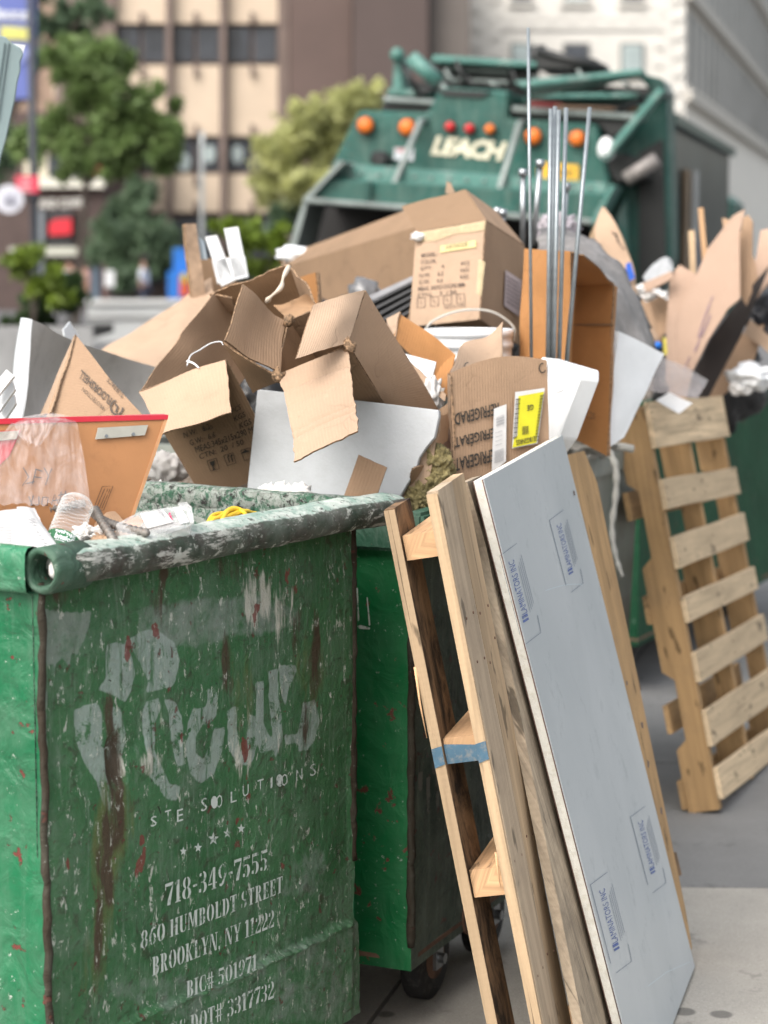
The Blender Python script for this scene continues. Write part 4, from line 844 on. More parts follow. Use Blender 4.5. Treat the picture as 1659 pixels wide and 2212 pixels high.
# lettering on the front: stencil with thick stems and hairlines
def cres(cx, cy, rx, ry, th, side, a0=-82, a1=82, n=9):
    o = [(cx + side * rx * math.cos(R(a)), cy + ry * math.sin(R(a))) for a in np.linspace(a0, a1, n)]
    i = [(cx + side * (rx - th) * math.cos(R(a)), cy + (ry - .03) * math.sin(R(a))) for a in np.linspace(a1, a0, n)]
    return o + i
def rc(x0, y0, x1, y1): return [(x0, y0), (x1, y0), (x1, y1), (x0, y1)]
def G():
    g = {}; s = .2; O = [cres(.33, .5, .33, .5, s, -1), cres(.37, .5, .33, .5, s, 1)]
    g['0'] = g['O'] = (O, .7); g['-'] = ([rc(.05, .42, .35, .52)], .4); g[','] = ([[(.02, .16), (.16, .16), (.16, 0), (.05, -.18), (.09, 0), (.02, 0)]], .2)
    g['1'] = ([rc(.14, 0, .34, 1), rc(.04, 0, .44, .05), [(.14, .84), (.02, .84), (.02, .9), (.14, 1)]], .46)
    g['7'] = ([rc(.0, .86, .56, 1), rc(0, .72, .05, .86), [(.5, .83), (.56, .86), (.36, 0), (.14, 0), (.2, .3)]], .58)
    g['8'] = ([cres(.3, .74, .25, .25, .16, -1), cres(.34, .74, .25, .25, .16, 1), cres(.3, .25, .3, .26, .19, -1), cres(.34, .25, .3, .26, .19, 1)], .64)
    g['3'] = ([cres(.28, .74, .27, .25, .17, 1), cres(.28, .26, .3, .26, .19, 1), [(.03, .8), (.18, .8), (.18, .94), (.06, .92)], [(.0, .08), (.16, .06), (.16, .22), (.02, .22)], rc(.16, .49, .32, .53)], .6)
    g['4'] = ([rc(.34, 0, .52, 1), [(.3, .95), (.3, .8), (.1, .34), (.02, .34), (.02, .38)], rc(0, .24, .3, .3), rc(.54, .24, .64, .3), rc(.26, 0, .6, .04)], .66)
    g['9'] = ([cres(.3, .68, .29, .32, .18, -1), cres(.34, .62, .29, .38, .19, 1, -70, 82), [(.56, .5), (.42, .1), (.24, 0), (.1, .04), (.1, .16), (.24, .12), (.38, .3), (.44, .5)]], .64)
    g['6'] = ([[(.64 - x, 1 - y) for x, y in p] for p in g['9'][0]], .64)
    g['5'] = ([rc(.05, .84, .54, .99), rc(.05, .5, .1, .84), cres(.26, .3, .3, .31, .2, 1), [(0, .06), (.16, .04), (.16, .2), (.02, .2)], rc(.1, .56, .26, .61)], .6)
    g['2'] = ([cres(.28, .72, .28, .28, .19, 1), [(.0, .68), (.16, .68), (.16, .88), (.04, .86)], [(.5, .6), (.38, .5), (.1, .14), (.0, .14), (.24, .44), (.36, .62)], rc(0, 0, .56, .14), rc(.5, .14, .56, .26)], .6)
    st = rc(.08, 0, .28, 1); sf = [rc(0, 0, .06, .05), rc(0, .95, .06, 1)]
    g['B'] = ([st, *sf, cres(.32, .75, .26, .25, .18, 1), cres(.32, .26, .3, .26, .2, 1)], .66); g['R'] = ([st, *sf, cres(.32, .74, .27, .26, .19, 1), [(.34, .46), (.44, .46), (.66, .0), (.46, 0)], rc(.6, 0, .7, .05)], .7)
    g['D'] = ([st, *sf, cres(.32, .5, .36, .5, .2, 1)], .7); g['I'] = ([st, rc(0, 0, .06, .05), rc(0, .95, .06, 1), rc(.3, 0, .36, .05), rc(.3, .95, .36, 1)], .38)
    g['K'] = ([st, *sf, [(.34, .42), (.6, .95), (.54, .95), (.32, .52)], [(.4, .52), (.68, 0), (.46, 0), (.33, .44)], rc(.5, .95, .68, 1), rc(.6, 0, .74, .05)], .74)
    g['L'] = ([st, *sf, rc(.3, 0, .58, .06), [(.52, .06), (.58, .06), (.58, .3), (.55, .3)]], .6); g['E'] = ([st, *sf, rc(.3, 0, .58, .06), rc(.52, .06, .58, .26), rc(.3, .94, .56, 1), rc(.5, .76, .56, .94), rc(.3, .48, .44, .54), rc(.42, .38, .47, .64)], .62)
    g['T'] = ([rc(.2, 0, .4, .94), rc(.12, 0, .48, .05), rc(0, .94, .6, 1), rc(0, .74, .05, .94), rc(.55, .74, .6, .94)], .62); g['H'] = ([st, *sf, rc(.5, 0, .7, 1), rc(.3, .48, .48, .53), rc(.72, 0, .78, .05), rc(.72, .95, .78, 1)], .78)
    g['N'] = ([rc(.08, 0, .13, 1), [(.1, 1), (.3, 1), (.68, 0), (.52, 0)], rc(.64, .0, .69, 1), rc(0, 0, .22, .05), rc(.55, .95, .78, 1)], .78); g['M'] = ([rc(.06, 0, .11, 1), [(.08, 1), (.28, 1), (.48, .1), (.42, .1)], [(.5, .1), (.66, 1), (.6, 1), (.44, .1)], rc(.64, 0, .84, 1), rc(0, 0, .18, .05), rc(.86, 0, .92, .05), rc(.86, .95, .92, 1)], .92)
    g['U'] = ([rc(.06, .25, .26, 1), [(.06, .25), (.26, .25), (.34, .05), (.34, 0), (.14, .06)], [(.36, 0), (.5, .04), (.6, .2), (.6, 1), (.55, 1), (.55, .22), (.48, .09), (.36, .05)], rc(0, .95, .3, 1), rc(.48, .95, .68, 1)], .7)
    g['Y'] = ([rc(.26, 0, .46, .42), [(.05, 1), (.26, 1), (.44, .46), (.28, .44)], [(.62, 1), (.67, 1), (.48, .46), (.44, .5)], rc(0, .95, .3, 1), rc(.54, .95, .74, 1), rc(.18, 0, .54, .05)], .72)
    g['S'] = ([cres(.3, .74, .26, .26, .18, -1, -60, 82), cres(.28, .26, .28, .26, .19, 1, -82, 60), [(.08, .6), (.3, .5), (.5, .42), (.42, .34), (.2, .48), (.06, .56)], rc(.48, .72, .53, .96), rc(.04, .04, .09, .28)], .6); g['C'] = ([cres(.34, .5, .34, .5, .2, -1), rc(.56, .66, .62, .94), rc(.56, .06, .62, .3), rc(.38, .93, .56, .98), rc(.38, .02, .56, .07)], .66)
    g['#'] = ([rc(.14, 0, .24, 1), rc(.4, 0, .5, 1), rc(0, .3, .62, .37), rc(0, .64, .62, .71)], .66)
    return g
GL = G()
def stencil(txt, name, p0, p1, pu, mat, parent, plane=FP1, off=.012, gap=.09):
    x = 0; vs, fs = [], []
    for ch in txt:
        if ch == ' ': x += .36; continue
        ps, w_ = GL[ch]
        for p in ps: k = len(vs); vs += [(a + x, b) for a, b in p]; fs.append(tuple(range(k, k + len(p))))
        x += w_ + gap
    x -= gap; vs = [(a / x, b) for a, b in vs]
    return put(name, (vs, fs), plane, p0, p1, pu, mat, parent, off)
wl_ = worn('worn_white_stencil', (.46, .51, .49), .525, .65, 38, .97)
for t_, p0, p1, pu in (('718-349-7555', (346, 1956), (568, 1876), (346, 1908)), ('860 HUMBOLDT STREET', (293, 2048), (600, 1925), (293, 2010)), ('BROOKLYN, NY 11222', (318, 2106), (582, 1999), (318, 2066)),
        ('BIC# 501971', (376, 2150), (528, 2089), (376, 2114)), ('US DOT# 3317732', (340, 2246), (566, 2149), (340, 2206))):
    stencil(t_, 'stencil_lettering', p0, p1, pu, wl_, fr, off=.012 if p0[1] < 2110 else .030)
for i, (ch, u, v, h) in enumerate((('S', 321, 1785, 22), ('T', 352, 1774, 24), ('E', 378, 1774, 26), ('S', 430, 1752, 28), ('O', 463, 1745, 28), ('L', 494, 1733, 24), ('U', 520, 1720, 24), ('T', 552, 1708, 24), ('I', 576, 1702, 22), ('O', 604, 1698, 26), ('N', 636, 1686, 24), ('S', 666, 1676, 26))):
    w_ = 4 if ch == 'I' else 13; put('slogan_letter', glyphs(ch, 0), FP1, (u - w_ / 2, v), (u + w_ / 2, v - 4), (u - w_ / 2, v - h), wl_, fr, .012)
for u, v, r_ in ((463, 1733, 9), (604, 1686, 9)): fill2('filled_disc', [[(u + r_ * .8 * math.cos(k), v + r_ * 1.5 * math.sin(k)) for k in np.linspace(0, 6.0, 14)]], FP1, wl_, fr, .0125)
for u, v, r_ in ((396, 1839, 10), (428, 1831, 11), (461, 1812, 15), (491, 1800, 11), (521, 1790, 11)):
    fill2('star', [[(u + (r_ if k % 2 == 0 else r_ * .42) * .8 * math.sin(k * math.pi / 5), v - (r_ if k % 2 == 0 else r_ * .42) * math.cos(k * math.pi / 5)) for k in range(10)]], FP1, wl_, fr, .012)
# ================================================================ OTHER CONTAINERS
def bin_box(label, K, ang, W_, L_, z0, z1, front, side, inner, rimmat, group='green steel trash containers', name='trash_container', cat='dumpster', taper=0, rimh=.085, wheels=.07):
    e = V((math.sin(ang), math.cos(ang), 0)); n = V((-math.cos(ang), math.sin(ang), 0)); K = V((K[0], K[1], 0))
    t = Thing(name, label, cat, K + e * W_ / 2 + n * L_ / 2, group)
    c = lambda a, b, z: K + e * (a * W_) + n * (b * L_) + V((0, 0, z)) + (e * ((.5 - a) * 2 * taper) + n * ((.5 - b) * 2 * taper)) * (1 - (z - z0) / (z1 - z0))
    for nm, A, B, mat, ot in (('front_panel', (0, 0), (1, 0), front, -n), ('side_panel', (0, 1), (0, 0), side, -e), ('side_panel', (1, 0), (1, 1), side, e), ('back_panel', (1, 1), (0, 1), side, n)):
        for (mt, of) in ((mat, 0), (inner, -.02)):
            q = [c(*A, z1), c(*B, z1), c(*B, z0), c(*A, z0)]; vs, fs = [], []; na, nb = 40, 40
            for j in range(nb + 1):
                for i in range(na + 1):
                    p = q[0].lerp(q[1], i / na).lerp(q[3].lerp(q[2], i / na), j / nb); k = noise.noise(p * 3.7) * .007 * min(i, na - i, 3) / 3
                    vs.append(p + ot * (k + of))
            for j in range(nb):
                for i in range(na): r_ = j * (na + 1) + i; fs.append((r_, r_ + 1, r_ + na + 2, r_ + na + 1))
            mk(nm if of == 0 else 'inner_wall', vs, fs, mt, t, smooth=True)
    prism('floor_plate', [c(0, 0, z0 + .02), c(1, 0, z0 + .02), c(1, 1, z0 + .02), c(0, 1, z0 + .02)], (0, 0, .01), M['rust'], t)
    if rimh:
        for A, B, ot in (((0, 0), (1, 0), -n), ((0, 1), (0, 0), -e), ((1, 0), (1, 1), e), ((1, 1), (0, 1), n)):
            a_, b_ = c(*A, z1), c(*B, z1); d = (b_ - a_).normalized(); g_ = .012
            o = bar('rim', a_ - d * g_ + ot * .008 + V((0, 0, .005 - rimh / 2)), b_ + d * (g_ - .026) + ot * .008 + V((0, 0, .005 - rimh / 2)), ot * .045, V((0, 0, rimh)), rimmat, t); soften(o, .008, 2)
    if wheels:
        for a in ((.12, .88) if wheels < .1 or name == 'waste_bin' else (.36, .86)):
            for b in ((.14, .86) if wheels < .1 or name == 'waste_bin' else (.045, .9)):
                p = c(a, b, 0); caster(V((p.x, p.y, 0)), n, t, wheels)
                if name != 'waste_bin': bar('skid', c(a, b, z0 - .006) - e * .12, c(a, b, z0 - .006) + e * .12, n * .10, (0, 0, .01), M['rust'], t)
    return t, e, n, c
g_dark = bin_paint('container_paint_dusty', (.030, .055, .040), .65, .6, .6, .8, .5); g_deep = bin_paint('container_paint_deep', (.004, .125, .036), .06, .9, .4, .4, .06)  # side panels: saturated deep green enamel, their own colour
g_rim = bin_paint('container_rim_paint', (.02, .10, .055), .45, .8, .6, .8, .3)
c2, e2, n2, cc2 = bin_box('deep green container with a grimy grey front, partly hidden behind the leaning pallets', (.06, 4.72), R(24), .74, 1.75, .155, 1.18, g_dark, g_deep, scm, g_rim, wheels=.1001)
bead_('corner_bead', cc2(0, 0, 0) + V((0, 0, 0)), .009, .21, 1.15, c2, cornm, 40)
FP2 = Pl(cc2(0, 0, .5), -n2)
dr = []
for (u, v, a, b) in ((908, 1690, 5, 40), (925, 1720, 4, 80), (945, 1700, 4, 90), (962, 1690, 6, 70), (938, 1650, 5, 50)):
    dr.append([(u - a, v - b / 2), (u + a, v - b / 2 - 3), (u + a * .8, v + b / 2 - 6), (u, v + b / 2), (u - a * .8, v + b / 2 - 6)])
fill2('faded_paint_drip', dr, FP2, worn('grey_drip', (.14, .145, .13), .5, .7, 20), c2, .012)
SP2 = Pl(cc2(0, 0, .5), -e2)
fill2('scratched_tag', [[(772, 1352), (778, 1350), (800, 1356), (798, 1360), (776, 1358)], [(770, 1270), (773, 1270), (776, 1340), (773, 1342)], [(792, 1290), (794, 1290), (800, 1350), (797, 1352)]], SP2, worn('scratch_white', (.5, .52, .48), .5, .7, 60), c2, .012)
rng_ = U(1012, 1968, 5.05); ro = ring('tow_ring', rng_, (math.cos(.5), -math.sin(.5), 0), .012, .055, .045, M['rust'], c2, 28)
for o_ in (ro,): pass
g_bin = bin_paint('grey_bin_plastic', (.22, .225, .205), .5, .15, .75, .6, .5)
c3, e3, n3, cc3 = bin_box('tall dirty grey plastic bin with a white cord hanging over its rim', (.834 - .407 * .75, 7.1 - .914 * .75), R(24), .75, 1.5, .3, 1.13, g_bin, g_bin, g_bin, g_bin, None, 'waste_bin', 'waste bin', .03, .075, .11)
g_far = bin_paint('far_container_paint', (.004, .055, .022), .05, .4, .6, .4, .05, .25)
c4b, e4, n4, cc4 = bin_box('plain green container standing behind the slatted pallet on the right', (1.0, 8.5), R(25), 2.3, 1.7, .2, 1.16, g_far, g_far, scm, g_far, wheels=.09)
# rubbish fill: one uncountable mass in each container
trm = surf('mixed_rubbish', (.10, .075, .055), .6, 9, .9, 0, .8, 25, (.30, .28, .26), .5)
def fill(cc, z, amp, label, pad=.04, sd=0):
    vs, fs = [], []; n_ = 46
    for j in range(n_ + 1):
        for i in range(n_ + 1):
            a, b = pad + (1 - 2 * pad) * i / n_, pad + (1 - 2 * pad) * j / n_; p = cc(a, b, z)
            k = noise.noise(V((a * 7, b * 7, sd))) * amp + abs(noise.noise(V((a * 19, b * 19, sd + 4)))) * amp * .7; edge = min(a - pad, 1 - pad - a, b - pad, 1 - pad - b) * 6
            vs.append(p + V((0, 0, k + min(edge, 1) * amp)))
    for j in range(n_):
        for i in range(n_): r_ = j * (n_ + 1) + i; fs.append((r_, r_ + 1, r_ + n_ + 2, r_ + n_ + 1))
    tag(mk('loose_rubbish', vs, fs, trm), label, 'rubbish', kind='stuff')
fill(lambda a, b, z: K1 + E1 * (a * W1) + N1 * (b * L1) + V((0, 0, z)), 1.12, .05, 'loose paper and board scraps filling the front container', .05, 1)
fill(cc2, 1.05, .09, 'loose scraps filling the container behind the pallets', sd=5); fill(cc3, 1.0, .12, 'loose scraps filling the grey bin', sd=9); fill(cc4, 1.0, .12, 'loose scraps filling the far container', sd=13)
# ================================================================ LEANING BOARDS AND PALLETS
KE = [M['card'], M['edge']]; KL = [M['card_l'], M['edge']]; KD = [M['card_d'], M['edge']]; KO = [M['card_o'], M['edge']]; KI = [M['card_in'], M['edge']]
TLb, TRb, BRb, BLb = U(1045, 1035, 4.30), U(1215, 940, 5.13), U(1500, 2087, 5.17), V((.534, 4.339, .004))
BRb.z = max(BRb.z, .012)
nb_ = (TRb - TLb).cross(BLb - TLb); nb_ = (nb_ if nb_.dot(CAM - TLb) > 0 else -nb_).normalized()
BP = Pl(TLb, nb_)
bt = Thing('insulation_board', 'foam insulation board with pale blue film and blue print, leaning against the pallet', 'insulation board', (BLb + BRb) / 2)
film = Nd('pale_blue_film'); v_ = film.co(); fs_ = film.ramp(film.noise(film.co('Object', (14, 14, 2.2), (.3, .2, 0)), 6, 8, .8), .60, .66); fd_ = film.ramp(film.noise(film.co(), 9, 9, .75), .56, .70)
film.set(Base_Color=film.mix(film.mul(fd_, .25), film.mix(film.mul(fs_, .25), film.mix(film.ramp(film.noise(film.co('Object', (1, 1, .6)), 2.2, 5, .6, .6), .3, .7), (.38, .415, .435), (.47, .50, .52)), (.58, .60, .60)), (.25, .27, .27)), Roughness=film.mix(fd_, (.34,) * 3, (.6,) * 3))

foamed = surf('foam_edge', (.68, .66, .60), .08, 30, .85, 0, .5, 160, (.45, .40, .28), .3)
out = [p - nb_ * (p - TLb).dot(nb_) for p in (TLb, TRb, BRb, BLb)]
prism('foam_core', [p - nb_ * .0035 for p in out], -nb_ * .018, foamed, bt); prism('film_face', [p for p in out], -nb_ * .003, film.m, bt)
brl = flat('brown_skin', (.10, .05, .04)); prism('skin_layer', [p - nb_ * .0217 for p in out], -nb_ * .002, brl, bt)
tube('skin_line', [TLb - nb_ * .0032, BLb - nb_ * .0032], .0014, brl, bt, 6)
ib = M['inkblue']; ibl = worn('pale_blue_ink', (.10, .14, .22), .6, .8, 90)
for (x, y, s) in ((1126, 1300, 1.0), (1225, 1205, .82), (1322, 2010, 1.0), (1402, 1850, .86)):
    # outline box, big word, small print; all run down the board
    dx, dy = .262, 1.0
    def q(a, b): return (x + (a + b * .258) * s, y + (b - a * .62) * s) # a across, b along
    L = 130
    draw('print_frame', [[q(-18, -122 + 12), q(20, -122 + 8)], [q(-18, -110), q(-18, 60)], [q(24, 44), q(22, 80), q(-12, 84)]], .9, BP, ibl, bt, .001)
    put('print_word', glyphs('LAMINATORS INC', .0), BP, q(6, 26), q(6, -88), q(-6, 26), ib, bt, .001)
    fill2('print_mark', [[q(6, 28), q(-6, 28), q(-6, 34), q(6, 34)], [q(6, 37), q(-6, 37), q(-6, 42), q(6, 42)]], BP, ib, bt, .001)
    draw('print_small', [[q(12 + k * 3.5, 30 - k * 4), q(12 + k * 3.5, -70 - k * 6)] for k in range(4)], .6, BP, ibl, bt, .001)
sm_ = worn('film_crease', (.55, .62, .66), .6, .8, 20)
draw('scratch_line', [[(1178 + k, 1276 - 14 * math.sin(k / 40)) for k in range(0, 90, 10)]], 1.6, BP, sm_, bt, .001); draw('crease_line', [[(1400, 2130), (1440, 2100), (1490, 2078)]], 1.6, BP, sm_, bt, .001)
chip = flat('chip_brown', (.10, .06, .05))
for pts_ in ([(1384, 1560), (1389, 1560), (1390, 1574), (1386, 1572)], [(1398, 1640), (1403, 1646), (1402, 1660), (1399, 1656)], [(1426, 1745), (1430, 1744), (1431, 1760), (1427, 1756)], [(1352, 1470), (1356, 1472), (1356, 1480), (1353, 1480)], [(1238, 1060), (1241, 1060), (1243, 1070), (1240, 1070)]): fill2('edge_chip', [pts_], BP, chip, bt, .001)
# rough planks just behind the board
pk = Thing('pallet', 'rough plank pallet standing between the blue board and the front pallet', 'pallet', (BLb + BRb) / 2 - nb_ * .06)
PB = Pl(TLb - nb_ * .033, nb_)
def onP(pts, th, name, mat, parent, P=PB, nrm=nb_):
    w3 = [P.hit(*p) for p in pts]; up = (w3[0] - w3[-1]).normalized(); o = prism(name, w3, -nrm * th, mat, parent)
    a = w3[0]; al = (w3[-1] - w3[0]).normalized(); ac = nrm.cross(al)
    uv = o.data.uv_layers[0].data; org = V(o['_org']) if '_org' in o else a
    rr = random.random() * 9
    pl_ = parent.loc if isinstance(parent, Thing) else V(parent['_org'])
    for lp_ in o.data.loops:
        c = o.data.vertices[lp_.vertex_index].co + pl_ - a; uv[lp_.index].uv = (c.dot(al) + rr, c.dot(ac) + c.dot(nrm) + rr)
    return o
onP([(1009, 1041), (1040, 1027), (1100, 1180), (1420, 2460), (1330, 2560), (1050, 1180)], .02, 'plank', M['plank'], pk)
onP([(1100, 1010), (1180, 965), (1390, 2120), (1330, 2330)], .02, 'plank', M['pine2'], pk)
onP([(1218, 985), (1262, 974), (1290, 1042), (1480, 1960), (1502, 2088), (1440, 2100)], .022, 'plank', M['honey'], pk)
PB2 = Pl(TLb - nb_ * .056, nb_)
for y in (1100, 1500, 1900): onP([(1030 + (y - 1100) * .22, y + 40), (1285 + (y - 1100) * .22, y - 60), (1297 + (y - 1100) * .22, y - 10), (1042 + (y - 1100) * .22, y + 100)], .016, 'crosspiece', M['pined'], pk, PB2)
# front pallet
def pallet_frame(top, bot, th):
    u = (top - bot); H = u.length; u.normalize(); s = V((math.sin(th), math.cos(th), 0)); n = u.cross(s); n = (n if n.x < 0 else -n).normalized(); s = n.cross(u).normalized()
    if s.y < 0: s = -s
    return u, s, n, H
topP = U(945, 1060, 4.07); botP = U(1226, 2565, 4.09); botP.z = .002
u1, s1, n1, H1 = pallet_frame(topP, botP, R(17))
p1 = Thing('pallet', 'narrow wooden pallet with a blue painted rung leaning edge-on at the front', 'pallet', botP + s1 * .35 + n1 * .05, 'wooden pallets')
def P1(s, u, n): return botP + s1 * s + u1 * u + n1 * n
# front deck boards (vertical), stringers (rungs), rear deck boards
for k, (s0, s1_, m_, top) in enumerate(((0, .105, 'pine2', 0), (.108, .2, 'pine', .0), (.33, .44, 'pine2', -.14), (.46, .56, 'pine', -.13), (.62, .72, 'pine2', -.14))):
    o = bar('deck_board', P1((s0 + s1_) / 2, 0, .011), P1((s0 + s1_) / 2, H1 + top, .011), s1 * (s1_ - s0), n1 * .022, M[m_], p1, n=26, wob=.003)
for k, (s0, s1_, m_, top) in enumerate(((0, .11, 'pined', -.02), (.62, .72, 'pined', -.17))):
    bar('deck_board', P1((s0 + s1_) / 2, 0, .099), P1((s0 + s1_) / 2, H1 + top, .099), s1 * (s1_ - s0), n1 * .02, M[m_], p1, n=26, wob=.003)
for s0_ in (.011, .099): bar('deck_edge', P1(-.0042, .001, s0_), P1(-.0042, H1 - .004 - (.018 if s0_ > .05 else 0), s0_), s1 * .003, n1 * .0215, M['pine'], p1, n=2)
blue_end = surf('blue_paint_end', (.055, .115, .17), .2, 20, .85, 0, .3, 80, (.30, .24, .17), .35)
def rung(z0, hh, blue=False):
    o = bar('stringer', P1(.006, z0, .055), P1(.72, z0, .055), n1 * .064, u1 * hh, M['pineo'], p1, n=1)
    if blue: prism('paint_mark', [P1(.0035, z0 - hh * .5, .023), P1(.0035, z0 - hh * .5, .087), P1(.0035, z0 + hh * .28, .087), P1(.0035, z0 + hh * .12, .023)], s1 * .002, blue_end, p1)
for (y, hh, bl) in ((1180, .048, False), (1620, .05, True), (1908, .055, False), (2420, .05, False)):
    # height along the pallet whose near end shows at this sight line
    a = (vproj(np.array(P1(0, H1, .05)))[1], vproj(np.array(P1(0, 0, .05)))[1]); lo, hi = 0, H1
    for _ in range(30):
        md = (lo + hi) / 2
        if vproj(np.array(P1(0, md, .05)))[1] > y: lo = md
        else: hi = md
    rung(lo, hh, bl)
    if bl:
        for nn in (.011, .099): prism('paint_mark', [P1(-.0075, lo - .022, nn - .0105), P1(-.0075, lo - .028, nn + .0105), P1(-.0075, lo + .010, nn + .0105), P1(-.0075, lo + .014, nn - .0105)], s1 * .002, blue_end, p1)
# splinters
for (y, ln) in ((2080, .05), (1340, .08), (2120, .04)):
    a = Pl(P1(0, 0, .011), -s1).hit(1120 if y > 1500 else 915, y, .004) if False else P1(-.003, .9 if y > 1500 else 1.0, .022); 
tube('splinter', [P1(-.004, .62, .024), P1(-.010, .58, .026), P1(-.006, .55, .027)], [.003, .002, .0005], M['pineo'], p1, 5); tube('splinter', [P1(-.004, 1.0, .11), P1(-.012, .93, .112), P1(-.01, .86, .113)], [.003, .002, .0005], M['pineo'], p1, 5)
def nail(P, n, parent): return tube('nail', [P, P + n * .0015], .0028, M['rust'], parent, 7, False)
for s_ in (.03, .08, .13, .18):
    for z_ in (.98, .60, .36, 1.06): nail(P1(s_ + random.uniform(-.01, .01), z_ + random.uniform(-.02, .02), -.0005), -n1, p1)
# second pallet: seven slats on three notched stringers
B2 = V((1.058, 6.671, 0)); s2a, u2a = None, None
def fr2(th, al, ro):
    s = V((math.sin(th), math.cos(th), 0)); n = V((-math.cos(th), math.sin(th), 0)); u = V((0, 0, 1)) * math.cos(al) + n * math.sin(al)
    return s * math.cos(ro) + u * math.sin(ro), u * math.cos(ro) - s * math.sin(ro)
s2a, u2a = fr2(.358, .218, -.051); n2a = u2a.cross(s2a).normalized(); n2a = n2a if n2a.x < 0 else -n2a
p2 = Thing('pallet', 'slatted pine pallet standing upright on the pavement at right', 'pallet', B2 + s2a * .5, 'wooden pallets')
def P2(s, u, n): return B2 + s2a * s + u2a * u + n2a * n + V((0, 0, .05))
def zat(x, y, n=0.0):
    lo, hi = 0, 1.4
    for _ in range(30):
        md = (lo + hi) / 2
        if vproj(np.array(P2(0, md, n)))[1] > y: lo = md
        else: hi = md
    return lo
sl = [(868, 968), (1035, 1100), (1160, 1228), (1290, 1345), (1408, 1472), (1534, 1612), (1658, 1757)]
for k, (y0, y1) in enumerate(sl):
    za, zb = zat(0, y0), zat(0, y1); tw = random.uniform(-.012, .012)
    soften(bar('slat', P2(0, (za + zb) / 2, .008), P2(1.07, (za + zb) / 2 + tw, .008), u2a * (za - zb), n2a * .017, M['slat'], p2, n=16, wob=.003), .001)
def stringer2(s0):
    pts = [(0, 0), (.10, 0), (.10, .20), (.065, .23), (.065, .42), (.10, .45), (.10, .78), (.065, .81), (.065, 1.02), (.10, 1.05), (.10, 1.27), (0, 1.27)]
    w3 = [P2(s0, z - .03, .018 + a) for a, z in pts]; o = prism('stringer', w3, s2a * .038, M['honey'], p2)
    uv = o.data.uv_layers[0].data; rr = random.random() * 9
    for lp_ in o.data.loops: c = o.data.vertices[lp_.vertex_index].co; uv[lp_.index].uv = (c.dot(u2a) + rr, c.dot(n2a) + c.dot(s2a) + rr)
for s0 in (-.002, .50, 1.03): stringer2(s0)
for z in (.03, .27, .62, .95, 1.22): bar('slat', P2(-.01, z, .127), P2(1.07, z, .127), u2a * .09, n2a * .016, M['honey'], p2, n=10, wob=.003)
for k, (y0, y1) in enumerate(sl):
    z = zat(0, (y0 + y1) / 2)
    for s_ in (.02, .52, 1.05):
        for d_ in (-.02, .02): nail(P2(s_, z + d_, -.0008), -n2a, p2)
# ================================================================ THE PILE
def thing(name, label, cat, at, group=None): return Thing(name, label, cat, U(*at), group)
CB = 'cardboard boxes on the pile'; CS = 'cardboard sheets on the pile'
def pt(name, c, mat, parent, **k):
    kw = dict(bulge=k.pop('bulge', 0), rough=0 if k.pop('plain', 0) else k.pop('rough', .004) * 1.5 + .001); k.pop('rough', 0); k.setdefault('nu', 14); k.setdefault('nv', 14); k.setdefault('jag', .0008); p = Patch(c, **kw); p.o = p.build(name, mat, parent, **k); return p
# --- big open carton with printed side
A = thing('cardboard_box', 'large open kraft carton tipped on its side with weights printed on its shaded face', 'box', (480, 1050, 5.0), CB)
pt('side', [(300, 845, 5.0), (462, 632, 5.32), (560, 770, 5.48), (430, 950, 5.12)], KE, A, jag=.002, jagsides='T', rough=.008, rot=True)
pt('back', [(462, 632, 5.32), (628, 572, 5.28), (700, 715, 5.42), (560, 770, 5.48)], KI, A, jag=.004, jagsides='T', rough=.008)
pt('side', [(628, 572, 5.28), (688, 657, 5.06), (735, 800, 5.14), (690, 730, 5.42)], KE, A, jag=.004, jagsides='T', rough=.01)
pa = pt('front', [(300, 845, 5.0), (490, 778, 4.93), (612, 1015, 5.0), (440, 1078, 5.06)], KD, A, plain=1)  # darker board puts this underside face's shade into its colour
pt('flap', [(301, 848, 4.995), (489, 779, 4.925), (498, 890, 4.80), (352, 943, 4.86)], KL, A, bulge=.006, jag=.002, jagsides='LRB', rough=.006, nu=14, nv=12)
pt('flap', [(455, 634, 5.33), (500, 640, 5.3), (512, 668, 5.34), (478, 672, 5.38)], KE, A, jag=.003)
pt('flap', [(590, 660, 5.3), (668, 640, 5.05), (690, 672, 5.03), (622, 690, 5.0)], KI, A, jag=.004, rough=.008)
tube('torn_tape', curve_pts([U(624, 575, 5.2), U(612, 600, 5.15), U(606, 622, 5.12), U(584, 642, 5.1), U(576, 652, 5.12)], 20), [.005 + .002 * math.sin(i * .8) for i in range(21)], surf('torn_tape', (.5, .42, .34), .2, 30, .7), A, 6)
PA = pa.plane(); ink = M['ink']
def txt(s, pl, p0, p1, pu, mat, par, b=.0, off=.004, nm='print'): return put(nm, glyphs(s, b), pl, p0, p1, pu, mat, par, off)
fa = pa.o; 
for s_, p0, p1, pu in (('PCS', (503, 893), (522, 882), (501, 882)), ('KGS', (508, 909), (532, 898), (505, 898)), ('KGS', (520, 925), (545, 914), (517, 913)), ('N.W:   6.2', (399, 945), (455, 925), (396, 933)), ('G.W:   6.6', (412, 962), (467, 943), (409, 950)),
        ('MEAS:345x215x290 MM', (425, 977), (560, 929), (421, 964)), ('CTN:  20  / 50', (433, 991), (528, 958), (430, 980))): txt(s_, PA, p0, p1, pu, ink, fa)
for (x, y) in ((459, 1004), (495, 992), (532, 981)):
    draw('print_icon', [[(x - 12, y - 8), (x + 8, y - 14), (x + 15, y + 8), (x - 4, y + 14), (x - 12, y - 8)]], 1.3, PA, ink, fa, .004)
